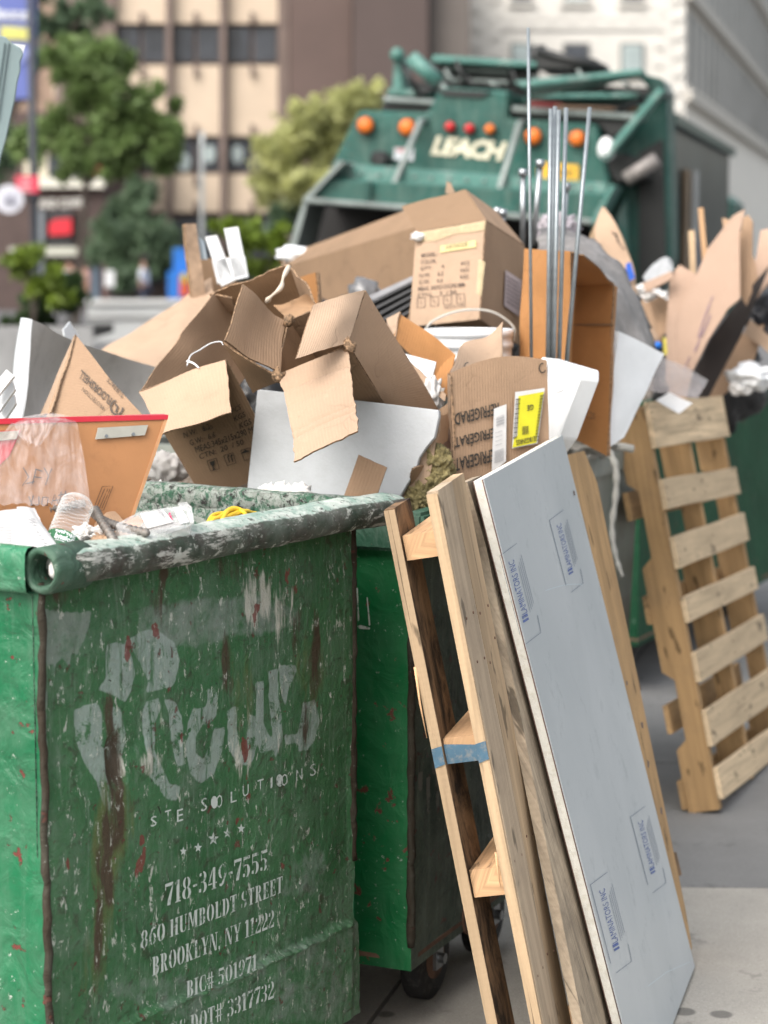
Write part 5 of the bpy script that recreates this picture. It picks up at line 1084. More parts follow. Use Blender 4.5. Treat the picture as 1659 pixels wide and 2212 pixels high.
fill2('print_icon', [[(453, 998), (464, 994), (463, 1004), (461, 1006), (463, 1012), (465, 1014), (459, 1016), (460, 1013), (458, 1007), (454, 1003)], [(490, 986), (494, 982), (496, 986)], [(491, 987), (493, 986), (497, 998), (495, 999)], [(497, 985), (501, 981), (503, 985)], [(498, 986), (500, 985), (504, 997), (502, 998)], [(520, 980), (530, 971), (540, 975), (530, 978)]], PA, ink, fa, .004)
draw('handwriting', [[(442, 930), (440, 920), (447, 926), (443, 931)], [(452, 926), (456, 918), (460, 922), (455, 928)]], 1.4, PA, ink, fa, .005)
st_ = tube('string', curve_pts([U(404, 790, 4.97), U(412, 768, 5.0), U(430, 757, 5.02), U(455, 742, 5.03), U(476, 738, 4.95), U(482, 745, 4.9)], 24), .0014, M['white'], None, 6)
tag(st_, 'thin white string looping over the rim of the big open carton', 'string')
st_ = tube('string', curve_pts([U(404, 780, 4.96), U(418, 785, 4.95), U(430, 795, 4.93)], 12), [.003 - .0001 * i for i in range(13)], M['white'], A, 6)
# --- middle open carton
B = thing('cardboard_box', 'open kraft carton with four spread flaps in the middle of the pile', 'box', (720, 900, 4.9), CB)
pt('side', [(752, 745, 4.71), (788, 628, 4.88), (955, 900, 5.08), (845, 895, 4.98)], KE, B, rough=.003, rot=True)
pt('bottom', [(598, 811, 4.73), (752, 748, 4.71), (850, 900, 4.98), (700, 960, 5.0)], KD, B, rough=.003)
pt('side', [(622, 692, 4.88), (800, 940, 5.12), (740, 990, 5.03), (597, 808, 4.735)], KI, B, rough=.003)
pt('top', [(622, 692, 4.88), (788, 628, 4.89), (955, 900, 5.09), (800, 940, 5.13)], KD, B, rough=.003)
pt('flap', [(519, 617, 4.73), (622, 692, 4.84), (597, 808, 4.725), (481, 737, 4.60)], KE, B, bulge=-.010, jag=.002, rough=.010, nu=16, nv=14)
pt('flap', [(676, 659, 4.72), (788, 627, 4.875), (751, 743, 4.70), (638, 776, 4.58)], KL, B, bulge=.012, jag=.0015, rough=.004, nu=14, nv=12)
pf = Patch([(598, 812, 4.72), (752, 753, 4.70), (774, 932, 4.50), (637, 1000, 4.47)], bulge=.003, rough=.003)
pf_at = pf.at
def at2(a, t, off=0):   # cross creases pressed into the hanging flap
    k = sum(-.004 * math.exp(-((t - c) / .02) ** 2) for c in (.20, .40, .68, .75))
    return pf_at(a, t, off + k) + pf.n.cross(V((0, 0, 1))) * 0 + (pf.c[0] - pf.c[1]) * (-.08 * math.sin(math.pi * t) if a < .01 else 0)
pf.at = at2; pf.build('flap', KL, B, nu=20, nv=44, jag=.004, jagsides='LRB')
pt('flap', [(482, 738, 4.82), (598, 812, 4.82), (602, 824, 4.88), (546, 847, 4.92)], KD, B, jag=.003)
for c_, r_ in (((752, 748, 4.69), .014), ((600, 812, 4.71), .014), ((623, 694, 4.83), .012)): blob('torn_corner', U(*c_), (r_, r_ * .8, r_ * 1.2), M['edge'], B, 2, .9, 4, seed=r_ * 100)
# --- white foam-backed board
pw = pl3(U(556, 841, 4.95), U(947, 884, 4.82), U(528, 1110, 4.93))
Wb = thing('ceiling_board', 'white textured ceiling board with a torn right end, standing behind the front container rim', 'board', (740, 1090, 4.9))
o_ = [(556, 841), (640, 850), (780, 866), (947, 886), (948, 900), (938, 946), (921, 966), (905, 990), (896, 1022), (880, 1045), (868, 1066), (856, 1090), (850, 1130), (526, 1130)]
prism('panel', [pw.hit(*p) for p in o_], -pw.n * .016, M['whiteb'], Wb, bev=.0015)
pkb = pl3(U(556, 841, 4.975), U(947, 884, 4.845), U(528, 1110, 4.955))
prism('torn_backing', [pkb.hit(*p) for p in [(900, 880), (952, 892), (950, 930), (940, 960), (935, 1000), (925, 1038), (905, 1060), (880, 1062), (870, 1090), (850, 1060), (890, 1000)]], -pkb.n * .004, M['card_l'], Wb)
pt('backing_flap', [(890, 1012, 4.80), (928, 1000, 4.86), (930, 1040, 4.9), (884, 1058, 4.86)], KE, Wb, jag=.004)
q_ = pt('cardboard_scrap', [(775, 982, 4.76), (836, 1010, 4.74), (808, 1085, 4.74), (742, 1075, 4.77)], KE, None, loc=U(800, 1085, 4.75)); tag(q_.o, 'small plain kraft piece propped in front of the white ceiling board', 'cardboard')
# --- insulation
ins = thing('insulation_wool', 'tuft of olive mineral wool bulging out beside the torn ceiling board', 'insulation', (935, 1090, 4.85))
for k, (u, v, r_) in enumerate(((945, 1000, .035), (948, 1040, .04), (915, 1062, .035), (960, 1070, .035), (900, 1085, .035), (940, 1085, .04))): blob('tuft', U(u, v, 4.86), (r_ * .9, r_ * .8, r_ * 1.1), M['wool'], ins, 5, .4, 3.2, seed=k + 3)
# --- pale kraft sheet and small opened box behind
q_ = pt('cardboard_sheet', [(205, 770, 6.3), (458, 603, 6.7), (480, 800, 6.1), (300, 840, 5.9)], KL, None, rough=.012, nu=20, nv=12); tag(q_.o, 'flat pale kraft sheet sloping up behind the big open carton', 'cardboard', CS)
X = thing('cardboard_box', 'small upright opened box holding a white plastic brace, behind the big carton', 'box', (450, 640, 6.7), CB)
pt('side', [(396, 485, 6.6), (420, 484, 6.62), (440, 640, 6.6), (412, 645, 6.58)], [surf('board_layers', (.36, .25, .17), .25, 40, .9), M['edge']], X, th=.02)
pt('back', [(428, 560, 6.72), (500, 555, 6.75), (505, 650, 6.7), (434, 650, 6.68)], KD, X); pt('side', [(498, 556, 6.75), (512, 562, 6.6), (520, 650, 6.58), (505, 650, 6.7)], KE, X)
Y = thing('plastic_brace', 'white plastic H-shaped brace standing in the small opened box', 'plastic brace', (490, 620, 6.6))
for c_ in ([(443, 512), (468, 508), (505, 606), (478, 618)], [(484, 494), (514, 490), (534, 592), (506, 602)], [(458, 562), (528, 552), (536, 598), (470, 612)]): onP(c_, .03, 'bar', M['white'], Y, Pl(U(480, 560, 6.55), (0, -1, .1)), V((0, -1, .1)).normalized())
onP([(410, 500), (440, 520), (448, 560), (424, 560)], .01, 'sheet', flat('pale_blue_sheet', (.35, .42, .48)), Y, Pl(U(480, 560, 6.62), (0, -1, .1)), V((0, -1, .1)).normalized())
# --- left: bent white sheet, kraft bag, scraps
Wc = thing('plastic_sheet', 'bent off-white sheet with a bright folded edge at left of the pile', 'sheet', (180, 915, 5.4))
offw = surf('offwhite_sheet', (.52, .50, .47), .06, 5, .6, 0, .1, 40, (.2, .18, .16), .2)
pt('fold', [(48, 688, 5.36), (70, 690, 5.30), (44, 930, 5.2), (14, 930, 5.26)], [M['whiteb'], M['white']], Wc, th=.006, bulge=.01)
pt('sheet_face', [(68, 690, 5.30), (340, 795, 5.9), (335, 940, 5.85), (42, 930, 5.2)], [offw, M['white']], Wc, bulge=-.05, rough=.004, nu=16)
q_ = pt('sheet_corner', [(132, 712, 5.7), (150, 695, 5.75), (170, 728, 5.8), (140, 760, 5.7)], [M['white'], M['white']], Wc)
bag = Nd; Fb = thing('paper_bag', 'folded kraft paper bag with upside-down black print in front of the bent white sheet', 'bag', (200, 905, 5.05))
pb_ = pl3(U(163, 722, 5.16), U(312, 900, 5.0), U(88, 905, 4.98))
onP([(163, 722), (196, 764), (240, 822), (280, 866), (314, 902), (300, 930), (90, 930), (104, 888)], .003, 'front_face', M['card'], Fb, pb_, pb_.n)
pt('side_face', [(158, 726, 5.18), (165, 724, 5.155), (112, 892, 4.98), (88, 900, 5.12)], KL, Fb, th=.003)
txt('FLOORSHELL', pb_, (243, 862), (176, 800), (236, 878), M['inkb'], Fb, .02); txt('SURFACE', pb_, (268, 852), (235, 815), (263, 862), M['inkb'], Fb, .01); txt('PROTECTION', pb_, (226, 880), (180, 838), (222, 888), M['inkb'], Fb, .0)
draw('print_ring', [[(252 + 13 * math.cos(k), 880 + 15 * math.sin(k)) for k in np.linspace(0, 4.6, 14)], [(248, 872), (254, 878), (250, 890)]], 4, pb_, M['inkb'], Fb, .004)
for k, (p, lab) in enumerate((([(0, 815), (14, 798), (30, 812), (-10, 862)], 'short white slat on top of the scraps at the left edge'), ([(-12, 872), (26, 822), (32, 842), (-4, 892)], 'second white slat just below the top one at the left edge'), ([(-10, 900), (30, 852), (34, 872), (4, 915)], 'lowest white slat at the left edge, beside the bent sheet'))):
    o_ = onP(p, .02, 'body', M['white'], None or Thing('plastic_strip', lab, 'strip', U(10, 870, 5.1), 'white slats at the left edge'), Pl(U(10, 850, 5.05 + k * .03), (0, -1, .2)), V((0, -1, .2)).normalized())
# --- long cardboard, ribbed plastic
Lg = thing('cardboard_box', 'long kraft carton lying across the back of the pile below the truck', 'box', (760, 640, 7.3), CB)
pt('top', [(608, 556, 8.2), (878, 455, 7.3), (900, 492, 7.0), (630, 572, 7.9)], KD, Lg, plain=1); pt('side', [(630, 571, 7.9), (900, 490, 7.0), (905, 620, 6.95), (650, 665, 7.85)], KD, Lg, plain=1)
pt('end', [(608, 556, 8.2), (630, 571, 7.9), (650, 665, 7.85), (612, 640, 8.1)], KL, Lg)
X2 = thing('cardboard_box', 'narrow end of a kraft box just right of the big open carton', 'box', (670, 660, 5.9), CB)
pt('front', [(648, 600, 5.9), (684, 588, 5.8), (692, 700, 5.8), (655, 700, 5.9)], KO, X2); pt('side', [(684, 588, 5.8), (692, 592, 5.9), (698, 700, 5.9), (691, 700, 5.8)], KE, X2); pt('back', [(650, 602, 6.1), (690, 592, 6.0), (696, 700, 6.0), (655, 700, 6.1)], KD, X2)
Rb = thing('plastic_crate', 'dark ribbed plastic panel under a grey film, behind the middle carton', 'plastic panel', (850, 690, 6.3))
prb = Pl(U(850, 640, 6.3), (-.3, -1, .9))
onP([(795, 640), (905, 590), (905, 600), (810, 652)], .003, 'film', surf('grey_film', (.20, .20, .21), .3, 8, .3, 0, .4, 10), Rb, prb, prb.n)
onP([(795, 648), (908, 598), (895, 745), (838, 720)], .01, 'back_sheet', M['black'], Rb, Pl(prb.o - prb.n * .02, prb.n), prb.n)
for k in range(7): y = 606 + k * 14; onP([(802 + k * 5, y + 44), (905, y - 6), (905, y + 0), (804 + k * 5, y + 50)], .015, 'rib', M['black'], Rb, prb, prb.n)
blob('white_wrap', U(640, 550, 8.0), (.07, .05, .03), M['white'], Rb, 3, .4) ; blob('wrap', U(790, 640, 6.5), (.05, .05, .05), surf('grey_film2', (.13, .13, .135), .3, 8, .3), Rb, 3, .4)
# --- printed carton
J = thing('cardboard_box', 'tall kraft carton with rows of shipping print and one raised flap', 'box', (990, 700, 6.1), CB)
pj = pt('front', [(900, 503, 6.28), (1048, 477, 6.10), (1036, 690, 6.02), (885, 706, 6.2)], KL, J, plain=1); pj2 = pt('side', [(1048, 477, 6.10), (1133, 532, 6.5), (1120, 745, 6.42), (1036, 690, 6.02)], KE, J, plain=1)
pt('back', [(925, 480, 6.7), (1133, 532, 6.5), (1120, 745, 6.42), (930, 700, 6.62)], KD, J); pt('side', [(900, 503, 6.28), (925, 480, 6.7), (930, 700, 6.62), (885, 706, 6.2)], KD, J)
pt('flap', [(868, 447, 6.48), (1006, 411, 6.30), (1052, 477, 6.11), (902, 503, 6.285)], KD, J, bulge=.003, jag=.001, rough=.002)
pt('flap', [(1006, 411, 6.36), (1072, 458, 6.6), (1132, 530, 6.5), (1050, 477, 6.11)], KE, J, plain=1); pt('flap', [(965, 392, 6.7), (974, 396, 6.7), (984, 420, 6.7), (962, 418, 6.7)], KL, J)
tp_ = glassy('yellowed_tape', (.6, .5, .3), .2, .55); PJ = pj.plane(); jf = pj.o
fill2('tape', [[(899, 503), (1049, 477), (1047, 497), (980, 506), (940, 520), (899, 522)]], PJ, tp_, jf, .006); blob('tape_crumple', U(905, 512, 6.25), (.02, .01, .012), M['paper'], jf, 3, .6)
inj = worn('soft_ink', (.10, .07, .055), .55, .8, 40)
fill2('yellow_sticker', [[(951, 531), (1028, 519), (1028, 534), (951, 546)]], PJ, flat('pale_yellow', (.55, .46, .22)), jf, .005); txt('ARTICLE', PJ, (966, 540), (1014, 532), (966, 532), inj, jf, .0, .008)
for k, (a, b) in enumerate((('MODEL:', ''), ('COLOR:', ''), ('QTY:      4', 'PCS'), ('N.W:     6.2', 'KGS'), ('G.W:     6.6', 'KGS'), ('MEAS: 345X215X290 MM', ''), ('CTN:    2  / 50', ''))):
    y = 557 + k * 14.5; w_ = 100 if 'MEAS' in a else 34 if k < 2 else 52 if k < 5 else 84; x0 = 912 - k * 1.4
    txt(a, PJ, (x0, y), (x0 + w_, y - w_ * .1), (x0, y - 9), inj, jf, .01)
    if b: txt(b, PJ, (1000 - k, y - 12), (1018 - k, y - 14), (1000 - k, y - 20), inj, jf, .01)
for x in (909, 938, 966, 994): draw('print_icon', [[(x - 8, 645 - (x - 909) * .11), (x + 9, 643 - (x - 909) * .11), (x + 9, 663 - (x - 909) * .11), (x - 8, 665 - (x - 909) * .11), (x - 8, 645 - (x - 909) * .11)], [(x - 2, 650 - (x - 909) * .11), (x + 2, 658 - (x - 909) * .11)]], 1.6, PJ, inj, jf, .004)
txt('MADE IN CHINA', PJ, (962, 668), (1008, 662), (962, 662), inj, jf, .0); fill2('shipping_label', [[(1092, 583), (1127, 606), (1122, 684), (1089, 660)]], pj2.plane(), flat('pinkish_label', (.52, .42, .42)), pj2.o, .006)
draw('label_lines', [[(1094, 596 + k * 9), (1122, 614 + k * 9)] for k in range(7)], 2, pj2.plane(), flat('label_ink', (.2, .15, .16)), pj2.o, .008)
# --- bucket
bk = thing('bucket', 'white plastic bucket with a wire handle sunk in the pile below the printed carton', 'bucket', (1010, 800, 5.75))
c_ = U(1012, 722, 5.78); rad = 97 / FPX * 5.78
vs, fs = [], []; prf = [(rad * .93, .0), (rad * .96, .012), (rad, .014), (rad, -.004), (rad * .97, -.006), (rad * .97, -.02), (rad * .995, -.022), (rad * .995, -.034), (rad * .96, -.036), (rad * .96, -.055), (rad * .985, -.057), (rad * .98, -.068), (rad * .94, -.07), (rad * .86, -.3), (0.001, -.3)]
for k in range(48):
    a = 2 * math.pi * k / 48
    for r_, z in prf: vs.append(c_ + V((r_ * math.cos(a), r_ * math.sin(a), z)))
m_ = len(prf)
for k in range(48):
    for j in range(m_ - 1): fs.append((k * m_ + j, k * m_ + j + 1, ((k + 1) % 48) * m_ + j + 1, ((k + 1) % 48) * m_ + j))
mk('body', vs, fs, surf('bucket_white', (.66, .67, .69), .05, 8, .4, 0, .05, 30, (.4, .4, .38), .3), bk, smooth=True)
lid = [c_ + V((rad * .93 * math.cos(a), rad * .93 * math.sin(a), .004)) for a in np.linspace(0, 6.15, 40)]; prism('lid', lid, (0, 0, -.006), bpy.data.materials['bucket_white'], bk)
tube('handle', curve_pts([c_ + V((-rad, 0, -.02)), c_ + V((-rad * .85, -.01, .03)), c_ + V((-rad * .2, -.02, .062)), c_ + V((rad * .5, -.02, .06)), c_ + V((rad * 1.0, 0, .02)), c_ + V((rad, 0, -.02))], 30), .0032, surf('handle_grey', (.42, .40, .36), .1, 10, .5), bk, 8)
# --- orange-brown opened box and neighbours
O_ = thing('cardboard_box', 'orange-brown box with an angular open flap to the right of the middle carton', 'box', (920, 850, 5.4), CB)
pt('side', [(866, 677, 5.45), (984, 768, 5.42), (968, 850, 5.36), (850, 728, 5.32)], KO, O_); pt('flap', [(836, 690, 5.5), (867, 676, 5.45), (852, 730, 5.32), (842, 712, 5.36)], KL, O_)
pt('side', [(905, 770, 5.44), (984, 768, 5.42), (966, 860, 5.3), (925, 830, 5.32)], KO, O_); pt('rim_flap', [(872, 770, 5.2), (966, 852, 5.15), (962, 866, 5.14), (868, 790, 5.2)], KL, O_, jag=.003)
pt('inner_side', [(876, 782, 5.24), (960, 862, 5.2), (955, 900, 5.3), (900, 860, 5.32)], KD, O_)
fo = onP([(866, 762), (942, 782), (934, 812), (918, 832), (885, 800)], .03, 'foam_pad', M['white'], Thing('foam_pad', 'white foam pad wedged inside the orange-brown box', 'foam', U(900, 800, 5.28)), Pl(U(900, 790, 5.26), (0, -1, .5)), V((0, -1, .5)).normalized())
for k, (c4_, m_, lab) in enumerate((([(948, 888, 5.1), (982, 862, 5.12), (980, 900, 5.1), (952, 930, 5.05)], KD, 'dark brown torn flap left of the appliance carton'), ([(930, 905, 5.02), (975, 890, 5.06), (972, 950, 5.05), (938, 975, 5.0)], KE, 'creased kraft piece between the ceiling board and the appliance carton'),
        ([(935, 955, 5.06), (980, 915, 5.1), (982, 980, 5.1), (945, 1000, 5.05)], [surf('pinkish_wrap', (.50, .36, .30), .1, 9, .7), M['edge']], 'pinkish scrap of wrapping beside the appliance carton'))):
    q_ = pt('cardboard_scrap', c4_, m_, None, rough=.012, jag=.003); tag(q_.o, lab, 'cardboard')
for k_, (x_0, y_0, A_0, o_0) in enumerate(((1000, 690, 0, 0),)): fill2('tape', [[(1034, 560), (1048, 566), (1040, 640), (1030, 634)]], PJ, tp_, jf, .007)
tag(blob('plastic_bag', U(935, 862, 5.16), (.022, .02, .045), M['paper'], None, 4, .6, 3), 'crumpled white bag tucked under the orange-brown box', 'plastic bag')
tag(blob('tissue', U(968, 975, 5.12), (.014, .02, .05), M['white'], None, 3, .5, 3), 'white foam strip showing beside the appliance carton', 'foam')
# --- appliance carton
Rf = thing('cardboard_box', 'appliance carton with upside-down black lettering and a yellow energy label', 'box', (1070, 1050, 5.0), CB)
pr = Patch([(972, 806, 4.98), (1180, 778, 5.12), (1186, 1010, 5.08), (980, 1050, 4.93)], bulge=.0, rough=.003); base_at = pr.at
def at3(a, t, off=0): return base_at(a, t, off) + V((0, 0, 1)) * (.022 * math.sin(math.pi * a) * max(0, 1 - t * 4))
pr.at = at3; prf_ = pr.build('front', KE, Rf, nu=24, nv=16)
pt('flap', [(1002, 742, 5.25), (1088, 700, 5.3), (1086, 800, 5.2), (971, 806, 4.99)], KL, Rf, bulge=-.02, rough=.008, nu=12); pt('side', [(968, 806, 5.0), (976, 812, 4.975), (984, 1050, 4.93), (972, 1040, 5.15)], KL, Rf)
pt('back', [(1075, 775, 5.22), (1182, 780, 5.3), (1186, 1010, 5.3), (1078, 1010, 5.22)], KD, Rf)
RP = pr.plane()
for s_, y0, y1 in (('REFRIGERAD', 870, 896), ('REFRIGÉRAT', 922, 949), ('REFRIGERAT', 967, 995)): txt(s_, RP, (1074, y0), (979, y0 + 24), (1075, y1), ink, prf_, .02, .006)
fill2('shipping_label', [[(1067, 883), (1094, 873), (1093, 996), (1062, 1024)]], RP, M['paper'], prf_, .008)
fill2('label_barcode', [[(1072, 902 + k * 3), (1089, 896 + k * 3), (1089, 896 + k * 3 + (1 + k % 2)), (1072, 902 + k * 3 + (1 + k % 2))] for k in range(7)] + [[(1068, 975 + k * 3), (1088, 968 + k * 3), (1088, 969.5 + k * 3), (1068, 976.5 + k * 3)] for k in range(9)] + [[(1070, 935 + k * 9), (1085, 930 + k * 9), (1085, 931 + k * 9), (1070, 936 + k * 9)] for k in range(4)], RP, M['greyp'], prf_, .010)
yl = flat('label_yellow', (.62, .58, .02)); fill2('energy_label', [[(1113, 847), (1177, 838), (1161, 958), (1106, 969)]], RP, M['paper'], prf_, .008); fill2('energy_label_face', [[(1120, 856), (1175, 846), (1159, 956), (1107, 967), (1111, 946), (1118, 940)]], RP, yl, prf_, .0095)
bc = []
for k in range(26):
    y = 862 + k * 3.4; bc.append([(1114.5 - k * .25, y), (1124 - k * .3, y - 1.6), (1124 - k * .3, y - 1.6 + (1.1 if k % 3 else 2)), (1114.5 - k * .25, y + (1.1 if k % 3 else 2))]); bc.append([(1167 - k * .42, y - 8), (1174 - k * .46, y - 9.4), (1174 - k * .46, y - 9.4 + (1.1 if k % 2 else 2)), (1167 - k * .42, y - 8 + (1.1 if k % 2 else 2))])
bc += [[(1128, 922 + k * 2.6), (1142, 920 + k * 2.6), (1142, 921.2 + k * 2.6), (1128, 923.2 + k * 2.6)] for k in range(7)]
fill2('label_barcode', bc, RP, M['ink'], prf_, .011); txt('GE', RP, (1147, 874), (1133, 877), (1147, 886), ink, prf_, .02, .011); txt('GIE18GSNRSS', RP, (1158, 941), (1109, 952), (1159, 952), ink, prf_, .015, .011)
draw('print_ring', [[(1172 + 7 * math.cos(k), 795 + 10 * math.sin(k)) for k in np.linspace(.5, 5, 12)]], 2.5, RP, M['ink'], prf_, .006)
draw('print_ring', [[(1010 + 7 * math.cos(k), 793 + 10 * math.sin(k)) for k in np.linspace(.5, 5, 12)]], 2.5, Pl(U(1010, 790, 5.1), (-.2, -1, .2)), M['ink'], Rf, .012)
# --- white foam block
wf = thing('foam_block', 'white foam packing block standing behind the appliance carton', 'foam', (1190, 980, 5.3))
pf_ = pl3(U(1168, 771, 5.34), U(1250, 795, 5.2), U(1150, 1000, 5.3))
prism('block', [pf_.hit(*p) for p in [(1168, 771), (1190, 778), (1252, 796), (1252, 818), (1205, 945), (1150, 1020), (1146, 1000)]], -pf_.n * .045 + V((.012, 0, 0)), M['white'], wf, bev=.004)
draw('ring_shade_line', [[(1205 + 15 * math.cos(k), 828 + 20 * math.sin(k)) for k in np.linspace(0, 5.6, 20)]], 1.6, pf_, flat('foam_shadow_line', (.5, .51, .53)), wf, .001); draw('rib_shade_line', [[(1150, 985), (1166, 975)], [(1206, 845), (1212, 843)]], 2, pf_, bpy.data.materials['foam_shadow_line'], wf, .001)  # flat grey lines draw the shade of moulded relief
# --- tall orange box
Ob = thing('cardboard_box', 'tall narrow orange-brown box standing open behind the steel rods', 'box', (1240, 960, 5.8), CB)
pt('outer_side', [(1134, 537, 5.8), (1210, 542, 5.62), (1206, 800, 5.62), (1120, 800, 5.8)], KO, Ob, rough=.003); pt('edge_strip', [(1210, 541, 5.615), (1234, 543, 5.60), (1228, 960, 5.58), (1203, 960, 5.6)], KO, Ob, th=.006)
pt('back', [(1238, 617, 5.98), (1326, 615, 5.90), (1312, 985, 5.85), (1226, 940, 5.92)], KO, Ob, rough=.003); pt('top', [(1236, 543, 5.62), (1262, 549, 5.60), (1326, 615, 5.90), (1238, 617, 5.98)], KO, Ob)
pt('inner_side', [(1234, 543, 5.62), (1239, 617, 5.97), (1228, 940, 5.92), (1222, 960, 5.6)], KO, Ob); pt('side', [(1326, 615, 5.9), (1331, 620, 6.0), (1318, 985, 5.95), (1312, 985, 5.85)], KO, Ob)
pt('crease_strip', [(1238, 700, 5.965), (1326, 700, 5.885), (1326, 703, 5.885), (1238, 703, 5.965)], KD, Ob, th=.008)
txt('40 X 20', pl3(U(1238, 617, 5.95), U(1326, 615, 5.87), U(1226, 940, 5.89)), (1250, 900), (1290, 908), (1250, 884), M['inkb'], Ob, 0, .01)
# --- steel rods and pipes
for k, (x0, y0, x1, y1, d0, lab) in enumerate(((1141, 60, 1148, 780, 5.45, 'tallest thin steel rod, left of the bundle'), (1190, 235, 1183, 800, 5.42, 'leftmost rod of the tight bundle in front of the tall orange box'), (1199, 230, 1190, 800, 5.44, 'second rod of the tight bundle in front of the tall orange box'), (1207, 238, 1196, 800, 5.40, 'rod in the middle of the tight bundle'), (1223, 233, 1207, 800, 5.43, 'rightmost rod of the tight bundle'), (1274, 232, 1222, 800, 5.46, 'slanting steel rod right of the tight bundle'))):
    o = tube('steel_rod', [U(x1, y1, d0), U((x0 + x1) / 2, (y0 + y1) / 2, d0 + .04), U(x0, y0, d0 + .08)], .0055 if k else .0042, M['zinc'], None, 8); tag(o, lab, 'rod', 'thin steel rods')
for k, (x0, y0, x1, y1, lab) in enumerate(((1130, 365, 1129, 530, 'grey pipe standing left of the rods'), (1167, 345, 1152, 530, 'grey pipe with a bent top between the rods'), (1223, 395, 1213, 540, 'grey pipe half hidden by the rod bundle'), (1075, 448, 1078, 492, 'short grey pipe stub above the printed carton'), (1086, 452, 1084, 492, 'short grey pipe stub right of its twin above the printed carton'))):
    r_ = .009
    t_ = Thing('steel_pipe', lab, 'pipe', U(x1, y1, 6.9), 'grey pipes'); tube('shaft', [U(x1, y1, 6.8), U(x0, y0 + 14, 6.8)], r_, M['steel'], t_, 10); tube('collar', [U(x0, y0 + 16, 6.8), U(x0, y0, 6.8)], r_ * 1.6, M['steel'], t_, 10)
# --- grey cloth mound
def loft(name, cs, mat, parent=None, nu=24, nv=12, amp=.015, label=None, cat=None, fr=9, grp=None):
    rows = [curve_pts([U(*p) for p in c], nu) for c in cs]; vs, fs = [], []
    for j in range(nv + 1):
        t = j / nv * (len(rows) - 1); k = min(int(t), len(rows) - 2); t -= k
        for i in range(nu + 1):
            p = rows[k][i].lerp(rows[k + 1][i], t); vs.append(p + V((noise.noise(p * fr), noise.noise(p * fr + V((9, 0, 0))) - .2, noise.noise(p * fr + V((0, 9, 0))))) * amp + V((0, 0, noise.noise(p * fr * 3) * amp * .5)))
    for j in range(nv):
        for i in range(nu): q = j * (nu + 1) + i; fs.append((q, q + 1, q + nu + 2, q + nu + 1))
    o = mk(name, vs, fs, mat, parent, smooth=True)
    if label: tag(o, label, cat, grp)
    sm = o.modifiers.new('t', 'SOLIDIFY'); sm.thickness = .003
    return o
gcl = surf('grey_wrap', (.16, .15, .145), .25, 7, .6, 0, .5, 25, (.34, .32, .31), .4)
loft('tarp', [[(1160, 490, 6.9), (1235, 500, 6.9), (1290, 530, 6.8), (1350, 600, 6.6), (1420, 755, 6.4)], [(1160, 545, 6.6), (1240, 545, 6.5), (1290, 585, 6.4), (1340, 650, 6.3), (1400, 775, 6.25)], [(1160, 640, 6.3), (1240, 640, 6.2), (1300, 680, 6.1), (1335, 760, 6.1), (1380, 830, 6.1)]], gcl, None, 30, 18, .02, 'crumpled grey wrapping mounded behind the tall orange box', 'tarp')
blob_ = blob('plastic_bag', U(1205, 500, 7.0), (.06, .05, .05), surf('lilac_bag', (.33, .30, .33), .2, 20, .5, 0, .8, 30), None, 4, .6, 3); tag(blob_, 'pale crumpled bag behind the tops of the grey pipes', 'plastic bag')
q_ = pt('foam_sheet', [(1332, 716, 6.0), (1430, 765, 6.12), (1345, 945, 5.95), (1300, 975, 5.9)], [M['white'], M['white']], None, th=.012, bulge=.006); tag(q_.o, 'white wedge-shaped foam sheet right of the tall orange box', 'foam')
# cord on the grey bin
tag(tube('cord', curve_pts([U(1300, 985, 6.6), U(1330, 965, 6.5), U(1368, 970, 6.5)], 12), .012, surf('dirty_white_cloth', (.40, .39, .36), .1, 20, .9), None, 8), 'short twist of dirty white cloth lying on the grey bin rim', 'cloth')
tag(tube('cord', curve_pts([U(1315, 975, 6.45), U(1330, 1010, 6.42), U(1330, 1070, 6.42), U(1322, 1140, 6.42), U(1330, 1200, 6.42), U(1345, 1245, 6.42)], 30), [.011 - .00018 * i + .002 * math.sin(i * 1.7) for i in range(31)], bpy.data.materials['dirty_white_cloth'], None, 8), 'long white cord hanging down the front of the grey bin', 'cord')
tag(blob('cloth', U(1260, 965, 6.5), (.08, .06, .03), surf('grey_rag', (.25, .24, .22), .3, 20, .9, 0, .6, 40), None, 4, .6, 3), 'grey rag bunched on the rim of the grey bin', 'cloth')
# --- right-hand cluster
q_ = thing('cardboard_sheet', 'tall pointed kraft sheet with a patch of blue tape', 'cardboard', (1360, 735, 7.4), CS)
loft('sheet', [[(1300, 447, 7.5), (1290, 480, 7.45), (1285, 520, 7.4), (1310, 600, 7.3), (1380, 745, 7.2)], [(1306, 443, 7.5), (1337, 497, 7.4), (1367, 580, 7.35), (1382, 650, 7.3), (1428, 738, 7.2)]], M['card_l'], q_, 24, 8, .012)
onP([(1300, 446), (1306, 452), (1286, 540), (1270, 520)], .012, 'edge_layer', M['pine'], q_, Pl(U(1290, 500, 7.55), (-.3, -1, 0)), V((-.3, -1, 0)).normalized())
fill2('blue_tape', [[(1352, 570), (1362, 566), (1372, 600), (1352, 612)]], Pl(U(1360, 590, 7.30), (0, -1, 0)), flat('blue_tape', (.03, .12, .55)), q_, .0); draw('handwriting', [[(1322, 500), (1330, 510), (1335, 525)], [(1330, 502), (1340, 530), (1350, 540)]], 3, Pl(U(1330, 510, 7.33), (0, -1, 0)), M['inkb'], q_, .0)
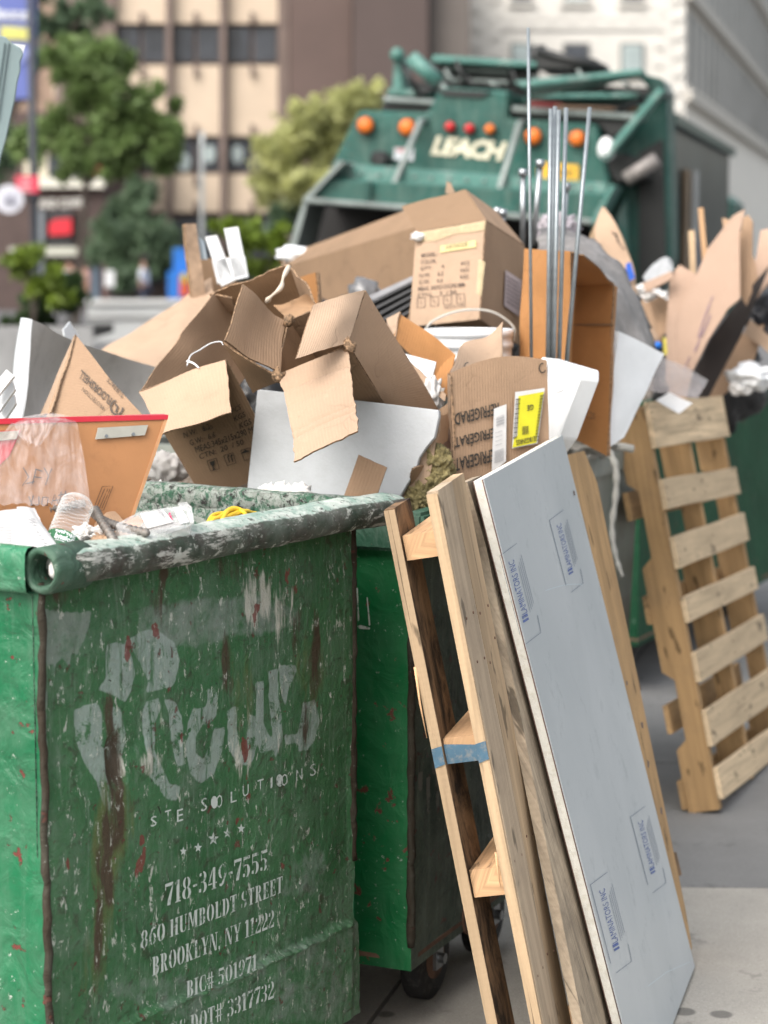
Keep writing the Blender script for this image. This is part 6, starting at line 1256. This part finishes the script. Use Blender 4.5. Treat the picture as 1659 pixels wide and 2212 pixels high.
CARD3 = [('tall broad kraft sheet leaning at the right of the pile', [(1609, 452), (1597, 505), (1598, 645), (1572, 667), (1529, 735), (1496, 801), (1474, 900), (1440, 900), (1454, 738), (1466, 681), (1529, 537), (1583, 466)], 7.7, 'card_p', .008),
 ('pinkish kraft sheet just behind the broad one at right', [(1616, 463), (1626, 478), (1624, 629), (1612, 660), (1600, 640), (1598, 520), (1606, 470)], 7.78, 'card', .012),
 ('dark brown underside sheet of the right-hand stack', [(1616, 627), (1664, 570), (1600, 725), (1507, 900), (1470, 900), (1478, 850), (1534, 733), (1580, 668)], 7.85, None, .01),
 ('pinkish sheet cut by the right edge above the dark one', [(1643, 498), (1720, 480), (1700, 560), (1632, 645), (1626, 600)], 7.95, 'card_p', .02),
 ('tan sheet lying lowest in the right-hand stack', [(1600, 722), (1650, 700), (1640, 744), (1616, 809), (1528, 880), (1500, 900), (1507, 858)], 7.95, 'card', .01),
 ('pale kraft sheet poking out at the right edge beside the dark bag', [(1621, 689), (1700, 760), (1690, 790), (1643, 746), (1605, 721)], 7.9, 'card_l', .01),
 ('folded kraft sheet with a peaked top in front of the broad one', [(1447, 597), (1468, 572), (1535, 610), (1520, 690), (1480, 820), (1448, 840), (1438, 720)], 7.78, 'card_p', .006),
 ('brown kraft piece behind the white bag scraps', [(1400, 622), (1444, 650), (1445, 712), (1420, 735), (1398, 690)], 7.9, 'card', .006),
 ('narrow pink-brown strip standing behind the clear plastic', [(1455, 665), (1462, 672), (1460, 780), (1450, 840), (1438, 830), (1440, 720)], 7.5, 'card_p', .006),
 ('brown kraft sheet tilted behind the dark underside sheet', [(1560, 470), (1590, 480), (1630, 560), (1640, 640), (1600, 640), (1570, 560)], 8.0, 'card', .006),
 ('pale folded strip crossing in front of the white bag scraps', [(1388, 612), (1450, 585), (1455, 600), (1395, 632)], 7.75, 'card_p', .01),
 ('small orange kraft piece between the pointed sheet and the bags', [(1380, 640), (1405, 660), (1430, 740), (1405, 745)], 7.7, 'card', .006)]
dk = surf('blackish_board', (.014, .008, .006), .4, 12, .6, 0, .3, 40)  # very dark brown board of the underside sheet
for lab, pts, d, m_, th_ in CARD3:
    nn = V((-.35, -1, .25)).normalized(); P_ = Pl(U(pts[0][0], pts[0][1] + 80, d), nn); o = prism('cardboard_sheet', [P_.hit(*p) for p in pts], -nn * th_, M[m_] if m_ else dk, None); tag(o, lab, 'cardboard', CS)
nn = V((-.35, -1, .25)).normalized(); P_ = Pl(U(1609, 532, 7.7), nn); sh1 = [o for o in bpy.data.objects if o.get('label', '').startswith('tall broad kraft')][0]
draw('marker_line', [[(1540, 640), (1520, 690), (1508, 730)], [(1535, 680), (1500, 760)], [(1478, 800), (1490, 770)]], 2.5, P_, worn('violet_ink', (.16, .10, .16), .5, .7, 30), sh1, .006)
for (x0, y0, x1, y1, w_, lab, m_) in ((1493, 498, 1496, 592, 12, 'short splintered wooden stake left of the taller one', 'pine'), (1514, 449, 1524, 580, 10, 'tall thin wooden stake beside the broad kraft sheet', 'pineo')):
    tag(bar('wooden_stake', U(x1, y1, 7.9), U(x0, y0, 7.95), (w_ * .0017, 0, 0), (0, .02, 0), M[m_], None, n=8, wob=.004), lab, 'stake', 'wooden stakes')
tag(bar('wooden_stake', U(1512, 640, 8.0), U(1507, 520, 8.0), (.018, 0, 0), (0, .02, 0), flat('grey_stake', (.09, .10, .12)), None, n=4), 'dark grey stake between the two pale ones', 'stake', 'wooden stakes')
clr = glassy('clear_plastic', (.42, .38, .37), .10, .42)
loft('plastic_bag', [[(1387, 602, 7.9), (1410, 575, 7.9), (1444, 556, 7.9), (1457, 568, 7.9)], [(1392, 612, 7.8), (1418, 600, 7.8), (1444, 590, 7.8), (1455, 585, 7.8)]], glassy('grey_bag', (.45, .46, .47), .2, .7), None, 16, 8, .012, 'translucent grey bag puffed up beside the pointed kraft sheet', 'plastic bag')
for k, (u, v, r_, lab, m_) in enumerate(((1388, 625, .022, 'crumpled white bag scrap under the grey translucent one', 'paper'), (1400, 640, .02, 'smaller crumpled scrap right of the white bag scrap', 'plaster'), (1625, 815, .055, 'bluish white bag on the far container rim', 'white'), (1600, 838, .03, 'white bag lying left of the bluish one on the far container', 'paper'))):
    tag(blob('plastic_bag', U(u, v, 7.85), (r_ * 1.4, r_, r_ * .8), M[m_], None, 4, .45, 1.7, seed=k), lab, 'plastic bag')
tag(blob('plastic_bag', U(1650, 680, 8.1), (.07, .06, .07), surf('navy_bag', (.02, .022, .03), .4, 12, .3, 0, .6, 25), None, 4, .5, 3), 'dark navy rubbish bag at the right edge', 'rubbish bag')
tag(blob('plastic_bag', U(1415, 650, 8.2), (.05, .05, .035), M['paper'], None, 4, .7, 4, seed=4), 'white plastic scraps behind the peaked kraft sheet', 'plastic bag')
tag(blob('bottle_cap', U(1421, 746, 7.2), (.013, .013, .013), flat('bright_blue', (.01, .16, .62)), None, 2, .1), 'bright blue cap above the clear plastic', 'cap')
tag(prism('tape_strip', [Pl(U(1437, 740, 7.2), (0, -1, 0)).hit(*p) for p in ((1432, 728), (1439, 730), (1442, 764), (1434, 768))], (0, .004, 0), flat('tape_yellow', (.65, .55, .10)), None), 'narrow yellow strip beside the blue cap', 'tape')
Cp = Patch([(1425, 768, 6.98), (1531, 820, 7.05), (1505, 862, 6.85), (1384, 842, 6.8)], bulge=.01, rough=.02); tag(Cp.build('plastic_tray', clr, None, th=.002, nu=14, nv=10), 'clear plastic tray sheet resting above the slatted pallet', 'plastic sheet')
Cp = Patch([(1449, 846, 6.72), (1494, 872, 6.74), (1468, 893, 6.655), (1418, 864, 6.68)], bulge=-.005, rough=.012); tag(Cp.build('paper_scrap', [M['paper'], M['paper']], None, th=.002), 'white paper draped over the top slat of the pallet', 'paper')
# --- tall blue-grey panel at top left
tb = thing('insulation_board', 'pale blue-grey foam panel with a broken edge rising at the top left corner', 'insulation board', (-120, 900, 5.6))
pt_ = Pl(U(0, 300, 5.5), V((.25, -1, 0))); bgm = surf('blue_grey_foam', (.22, .29, .30), .08, 4, .5, 0, .15, 50)
o_ = [(-130, 60), (0, 76), (14, 80), (24, 92), (46, 104), (51, 118), (44, 134), (45, 152), (38, 178), (33, 214), (22, 262), (14, 300), (2, 342), (-40, 600), (-140, 1000), (-330, 1000)]
prism('panel', [pt_.hit(*p) for p in o_], -pt_.n * .05, bgm, tb, bev=.003)
for x in (0, 9): onP([(18 - x, 92), (20 - x, 92), (-4 - x, 260), (-6 - x, 260)], .004, 'groove_ridge', surf('ridge_foam', (.14, .19, .20), .08, 4, .5), tb, Pl(pt_.o + pt_.n * .0047, pt_.n), pt_.n)
onP([(28, 94), (55, 97), (46, 128), (36, 104)], .02, 'white_corner', M['white'], tb, Pl(pt_.o - pt_.n * .02, pt_.n), pt_.n)
# ================================================================ INSIDE THE FRONT CONTAINER
rd = thing('laminate_door', 'red-edged laminate panel with metal brackets standing in the front container', 'panel', (160, 1130, 4.0))
pd = pl3(U(362, 900, 4.12), U(0, 912, 3.98), U(262, 1118, 4.05))
osb = surf('orange_fibreboard', (.40, .185, .075), .10, 6, .55, 0, .12, 60, (.22, .09, .04), .25)
onP([(-90, 917), (361, 904), (262, 1180), (-120, 1200)], .003, 'board_face', osb, rd, pd, pd.n); onP([(-90, 917), (362, 904), (262, 1180), (-120, 1200)], .018, 'board_core', osb, rd, Pl(pd.o - pd.n * .0035, pd.n), pd.n)
w0 = [pd.hit(-90, 917), pd.hit(363, 903)]; prism('red_edge', [w0[0], w0[1], w0[1] - pd.n * .023 + V((0, .0, .004)), w0[0] - pd.n * .023 + V((0, 0, .004))], (0, 0, .006), M['red'], rd, bev=.001)
onP([(-90, 906), (364, 896), (362, 906), (-90, 919)], .002, 'red_band', M['red'], rd, Pl(pd.o + pd.n * .0026, pd.n), pd.n)
onP([(356, 904), (363, 903), (268, 1178), (261, 1178)], .002, 'board_edge', surf('edge_orange', (.48, .25, .12), .2, 20, .6), rd, Pl(pd.o + pd.n * .0015, pd.n), pd.n)
onP([(-90, 934), (46, 929), (20, 985), (-60, 1060), (-90, 1080)], .002, 'red_face', M['red'], rd, Pl(pd.o + pd.n * .0015, pd.n), pd.n)
for c_ in ([(212, 924), (320, 918), (313, 940), (206, 949)], [(-90, 938), (42, 930), (36, 948), (-90, 962)]):
    b_ = onP(c_, .003, 'bracket', surf('bracket_metal', (.50, .48, .42), .1, 20, .35, .5, .1, 60), rd, Pl(pd.o + pd.n * .006, pd.n), pd.n)
    for x, y in ((c_[0][0] + 17, c_[0][1] + 18), (c_[0][0] + 75, c_[0][1] + 14)):
        p = pd.hit(x, y, .006); tube('screw', [p, p + pd.n * .004], .0032, M['steel'], b_, 10, False)
mk_ = worn('marker_ink', (.07, .06, .06), .5, .75, 50)
draw('stamp_box', [[(221, 1051), (244, 1050), (224, 1102), (200, 1104), (221, 1051)], [(226, 1056), (208, 1098)], [(233, 1056), (214, 1100)], [(238, 1056), (220, 1098)]], 1.8, pd, worn('stamp_ink', (.12, .06, .03), .5, .7, 60), rd, .003)
draw('marker_writing', [[(50, 1010), (62, 1030), (48, 1050)], [(55, 1045), (75, 1040)], [(78, 1012), (70, 1045)], [(78, 1014), (92, 1018)], [(74, 1030), (90, 1032)], [(95, 1010), (105, 1028), (112, 1012)], [(105, 1028), (98, 1048)], [(62, 1072), (70, 1092)], [(72, 1070), (66, 1092), (84, 1090), (84, 1072)], [(92, 1074), (90, 1090), (102, 1092), (104, 1074), (92, 1074)], [(110, 1090), (118, 1068), (126, 1088)], [(113, 1082), (124, 1080)], [(132, 1062), (128, 1092)], [(142, 1060), (136, 1090)], [(126, 1070), (148, 1066)], [(124, 1080), (146, 1076)]], 2.6, pd, mk_, rd, .003)
filmM = Nd('milky_film'); n_ = filmM.noise(filmM.co('Object', (1, 1, .5)), 22, 8, .7, 1.2); filmM.set(Base_Color=(.62, .55, .54), Roughness=.25, Alpha=filmM.ramp(n_, .35, .7, (.10, .10, .10, 1), (.42, .42, .42, 1))); filmM.bump(n_, .35, .01)
def drape(rows, label, sd, amp=.005):
    rw = [curve_pts([U(*p) for p in c], 70) for c in rows]; vs, fs = [], []; nu, nv = 70, 44
    for j in range(nv + 1):
        t = j / nv * (len(rw) - 1); k = min(int(t), len(rw) - 2); t -= k
        for i in range(nu + 1):
            p = rw[k][i].lerp(rw[k + 1][i], t); f_ = noise.noise(V((i * .15 + noise.noise(V((j * .09, i * .03, sd))) * 1.6, j * .035, sd))) + .35 * noise.noise(V((i * .4, j * .12, sd + 3)))
            vs.append(p - pd.n * -1 * (amp * f_ * min(1, j / 6 + .3)) + V((0, 0, noise.noise(V((i * .3, j * .2, sd + 7))) * .002 * (1 + (j == nv) * 3))))
    for j in range(nv):
        for i in range(nu): q = j * (nu + 1) + i; fs.append((q, q + 1, q + nu + 2, q + nu + 1))
    tag(mk('plastic_film', vs, fs, filmM.m, None, smooth=True), label, 'plastic film')
drape([[(38, 902, 4.06), (85, 896, 4.07), (130, 895, 4.08), (160, 903, 4.08)], [(20, 918, 3.955), (70, 914, 3.965), (130, 912, 3.975), (168, 918, 3.985)], [(-30, 985, 3.93), (50, 985, 3.94), (125, 990, 3.95), (183, 1000, 3.96)], [(-50, 1090, 3.92), (50, 1090, 3.92), (120, 1092, 3.93), (196, 1098, 3.95)]], 'wrinkled milky film draped over the red-edged panel', 1)
drape([[(45, 902, 4.04), (80, 895, 4.05), (112, 892, 4.06), (140, 898, 4.06)], [(32, 918, 3.945), (60, 908, 3.95), (90, 908, 3.955), (120, 916, 3.96)], [(38, 940, 3.93), (58, 952, 3.925), (78, 962, 3.93), (92, 956, 3.935)]], 'second fold of milky film bunched on the top edge of the red-edged panel', 9, .004)
# bottle
bo = thing('water_bottle', 'empty clear ribbed water bottle with a green label lying upside down', 'bottle', (140, 1185, 3.86))
a0, a1 = U(172, 1076, 3.90), U(108, 1238, 3.80); ax = (a1 - a0).normalized(); LB = (a1 - a0).length; rB = .0305
pet = Nd('clear_bottle'); fr_ = pet.n('ShaderNodeLayerWeight'); fr_.inputs[0].default_value = .35; pet.set(Base_Color=(.86, .88, .88), Roughness=.06, Alpha=pet.ramp(fr_.outputs['Facing'], .1, .8, (.08,) * 3 + (1,), (.55,) * 3 + (1,)))
x_ = ax.cross(V((0, 1, 0))).normalized(); y_ = x_.cross(ax)
def lathe(name, prf, mat, parent, seg=40, o0=None, wob=.0):
    vs, fs = [], []; m = len(prf)
    for k in range(seg):
        a = 2 * math.pi * k / seg
        for l_, r_ in prf: p = a0 + ax * (l_ * LB) + (x_ * math.cos(a) + y_ * math.sin(a)) * r_ * rB; vs.append(p + (p - a0).normalized() * noise.noise(p * 45) * wob)
    for k in range(seg):
        for j in range(m - 1): fs.append((k * m + j, k * m + j + 1, ((k + 1) % seg) * m + j + 1, ((k + 1) % seg) * m + j))
    return mk(name, vs, fs, mat, parent, smooth=True)
pr_ = [(0.015, .25), (0, .5), (.02, .75), (.06, .93), (.09, 1.0)]
for k in range(9): b_ = .10 + k * .045; pr_ += [(b_, 1.0), (b_ + .018, .93), (b_ + .03, .93), (b_ + .04, 1.0)]
pr_ += [(.52, .98), (.75, .98), (.80, 1), (.88, .85), (.94, .5), (.96, .42), (1.0, .42)]
lathe('bottle_body', pr_, pet.m, bo, 44, wob=.0015)
glab = surf('green_label', (.015, .12, .045), .5, 30, .4, 0, .05); lb_ = lathe('label', [(.54, 1.0), (.55, 1.01), (.73, 1.01), (.74, 1.0)], glab, bo)
# lettering wrapped round the label, upside down
for s_, l0, l1, t0, t1 in (('Poland', .60, .665, 1.9, .6), ('Spring', .545, .605, 1.9, .5), ('NATURAL SPRING WATER', .675, .69, 1.7, .7), ('RECYCLE', .60, .62, .35, -.05)):
    vs, fs = glyphs(s_, .03); base = math.atan2((CAM - a0).dot(y_), (CAM - a0).dot(x_))
    ww = []
    for (x, y) in vs:
        th = base + (.5 - x) * (t0 - t1) * .9 + (t0 + t1) / 2 - 1.2; l_ = l1 + (l0 - l1) * y if False else l0 + (l1 - l0) * (1 - y) ; ww.append(a0 + ax * ((l_) * LB) + (x_ * math.cos(th) + y_ * math.sin(th)) * rB * 1.03)
    mk('label_print', ww, fs, M['white'], lb_)
lathe('cap', [(.97, .0), (.97, .48), (1.04, .48), (1.04, 0)], M['white'], bo, 20)
# rebar
for k, (pts, lab, r_) in enumerate(((([(200, 1106, 3.98), (222, 1124, 3.95), (260, 1138, 3.92), (320, 1152, 3.87)]), 'ribbed steel bar running from the bottle towards the container rim', .0062), (([(205, 1100, 3.93), (222, 1130, 3.90), (250, 1172, 3.84)]), 'short ribbed steel bar crossing the longer one', .0062), (([(88, 1108, 4.0), (110, 1100, 4.0), (150, 1092, 4.0), (180, 1086, 4.02)]), 'ribbed steel bar half hidden behind the bottle', .0055))):
    cp = curve_pts([U(*p) for p in pts], 150 if k == 0 else 110); o = tube('rebar', cp, [r_ * (1.4 if (i // 3) % 3 == 0 else .84) for i in range(len(cp))], M['rebar'], None, 10); tag(o, lab, 'rebar', 'ribbed steel bars')
# tub with labels
tu = thing('plastic_tub', 'clear plastic food tub with white price labels lying in the front container', 'food tub', (330, 1150, 3.95))
tub = glassy('tub_plastic', (.8, .8, .8), .12, .32)
ptb = pl3(U(262, 1120, 3.93), U(410, 1090, 4.02), U(280, 1165, 3.86))
o_ = [(250, 1128), (300, 1103), (360, 1094), (392, 1090), (408, 1098), (416, 1130), (400, 1136), (330, 1160), (262, 1160)]
prism('tub_body', [ptb.hit(*p) for p in o_], -ptb.n * .03, tub, tu, bev=.004); prism('tub_rim', [ptb.hit(*p, .003) for p in [(384, 1090), (402, 1088), (414, 1100), (419, 1132), (412, 1134), (402, 1104), (388, 1098)]], ptb.n * .004, tub, tu)
o_ = prism('label', [ptb.hit(*p, .003) for p in [(303, 1110), (352, 1102), (374, 1128), (318, 1142)]], ptb.n * .001, M['paper'], tu)
draw('label_print', [[(314 + k * 7, 1110 - k * 1.1), (322 + k * 7, 1128 - k * 1.3)] for k in range(6)], 2.0, ptb, M['greyp'], o_, .0045); txt('#5067', ptb, (338, 1107), (352, 1124), (346, 1105), M['greyp'], o_, .02, .0048)
prism('label', [ptb.hit(*p, .003) for p in [(374, 1098), (390, 1096), (408, 1128), (390, 1132)]], ptb.n * .001, M['white'], tu); fill2('logo_mark', [[(364 + k * 2, 1108 + k * 6), (368 + k * 2, 1107 + k * 6), (369 + k * 2, 1111 + k * 6), (365 + k * 2, 1112 + k * 6)] for k in range(3)], ptb, flat('pink_mark', (.65, .02, .12)), tu, .0035)
fill2('food_stain', [[(270, 1128), (298, 1114), (310, 1126), (300, 1142), (284, 1138)]], ptb, surf('orange_food', (.45, .20, .10), .3, 50, .6), tu, -.002)
# cord coil, papers, scraps
for k, c in enumerate(([(450, 1128, 4.15), (462, 1112, 4.2), (490, 1108, 4.25), (515, 1102, 4.3), (535, 1106, 4.33), (556, 1110, 4.36)], [(456, 1126, 4.14), (478, 1114, 4.2), (500, 1098, 4.28), (520, 1102, 4.3), (500, 1112, 4.24), (475, 1122, 4.18)], [(480, 1124, 4.17), (492, 1104, 4.24), (512, 1100, 4.28), (530, 1112, 4.27), (510, 1120, 4.22)], [(452, 1122, 4.16), (470, 1118, 4.18), (500, 1114, 4.24), (530, 1104, 4.31), (545, 1108, 4.34)])):
    if k == 0: yc = Thing('cord_coil', 'tangle of bright yellow cord against the front container wall', 'cord', U(500, 1125, 4.25))
    tube('strand', curve_pts([U(*p) for p in c], 30), .0042, M['yellow'], yc, 8)
pp_ = surf('printed_paper', (.50, .50, .50), .10, 30, .75, 0, .3, 20)
pa1 = Patch([(0, 1103, 3.92), (75, 1098, 3.95), (125, 1190, 3.76), (-20, 1195, 3.76)], bulge=.004, rough=.008)
pk1 = thing('paper_packaging', 'crumpled white printed packaging beside the water bottle', 'packaging', (60, 1185, 3.8)); o_ = pa1.build('sheet', [pp_, pp_], pk1, th=.002, nu=14, nv=14, jag=.002)
pa2 = Patch([(36, 1096, 3.86), (68, 1098, 3.88), (138, 1196, 3.735), (90, 1200, 3.735)], bulge=.004, rough=.006); o2_ = pa2.build('sheet', [pp_, pp_], pk1, th=.002, nu=10, nv=14, jag=.002); P2_ = pa2.plane()
draw('print_lines', [[(52 + k * 5 - j * 0, 1112 + k * 8), (76 + k * 5, 1122 + k * 8)] for k in range(9)], 1.6, P2_, M['greyp'], o2_, .011); draw('print_lines', [[(-10, 1128 + k * 6), (24, 1128 + k * 6)] for k in range(9)], 1.6, Pl(pa1.plane().o, pa1.n), M['greyp'], o_, .014)
for u, v, d, r_, lab, m_ in ((250, 1150, 4.0, .03, 'crumpled brown paper by the ribbed bars', 'card'), (190, 1150, 3.95, .025, 'crumpled off-white paper under the bottle', 'plaster'), (70, 1112, 4.02, .022, 'crumpled brown paper behind the white packaging', 'card_d'), (225, 1168, 3.88, .02, 'torn kraft scrap close to the container rim', 'card')):
    tag(blob('crumpled_paper', U(u, v + 8, d), (r_ * 1.3, r_, r_ * .7), M[m_], None, 4, .8, 4, seed=u), lab, 'paper')
q_ = pt('cardboard_scrap', [(205, 1135, 4.0), (250, 1110, 4.05), (300, 1160, 3.95), (200, 1180, 3.86)], KE, None, rough=.01, jag=.003); tag(q_.o, 'flat kraft scrap under the ribbed bars in the front container', 'cardboard')
# grey bag, plus black bags added to keep gaps between boxes dark
for k, (u, v, d, r_, lab, m_) in enumerate(((360, 985, 5.25, .045, 'dusty grey bag behind the red-edged panel', 'plaster'), (1050, 760, 6.0, .09, 'added black bag darkening the gap behind the bucket', 'black'), (860, 760, 5.6, .09, 'added black bag darkening the gap deep behind the middle carton', 'black'), (560, 850, 5.6, .10, 'added black bag darkening the gap behind the big carton', 'black'), (1270, 660, 6.9, .16, 'added black bag darkening the gap behind the tall orange box', 'black'), (1530, 800, 8.3, .2, 'added black bag darkening the gap beneath the right-hand kraft stack', 'black'), (760, 700, 7.2, .15, 'added black bag darkening the gap below the long carton', 'black'))):
    tag(blob('rubbish_and_filler_bag', U(u, v + 30, d), (r_, r_ * .9, r_ * .9), M[m_], None, 4, .35, 2.5, seed=k), lab, 'rubbish bag', 'rubbish bags in the pile')
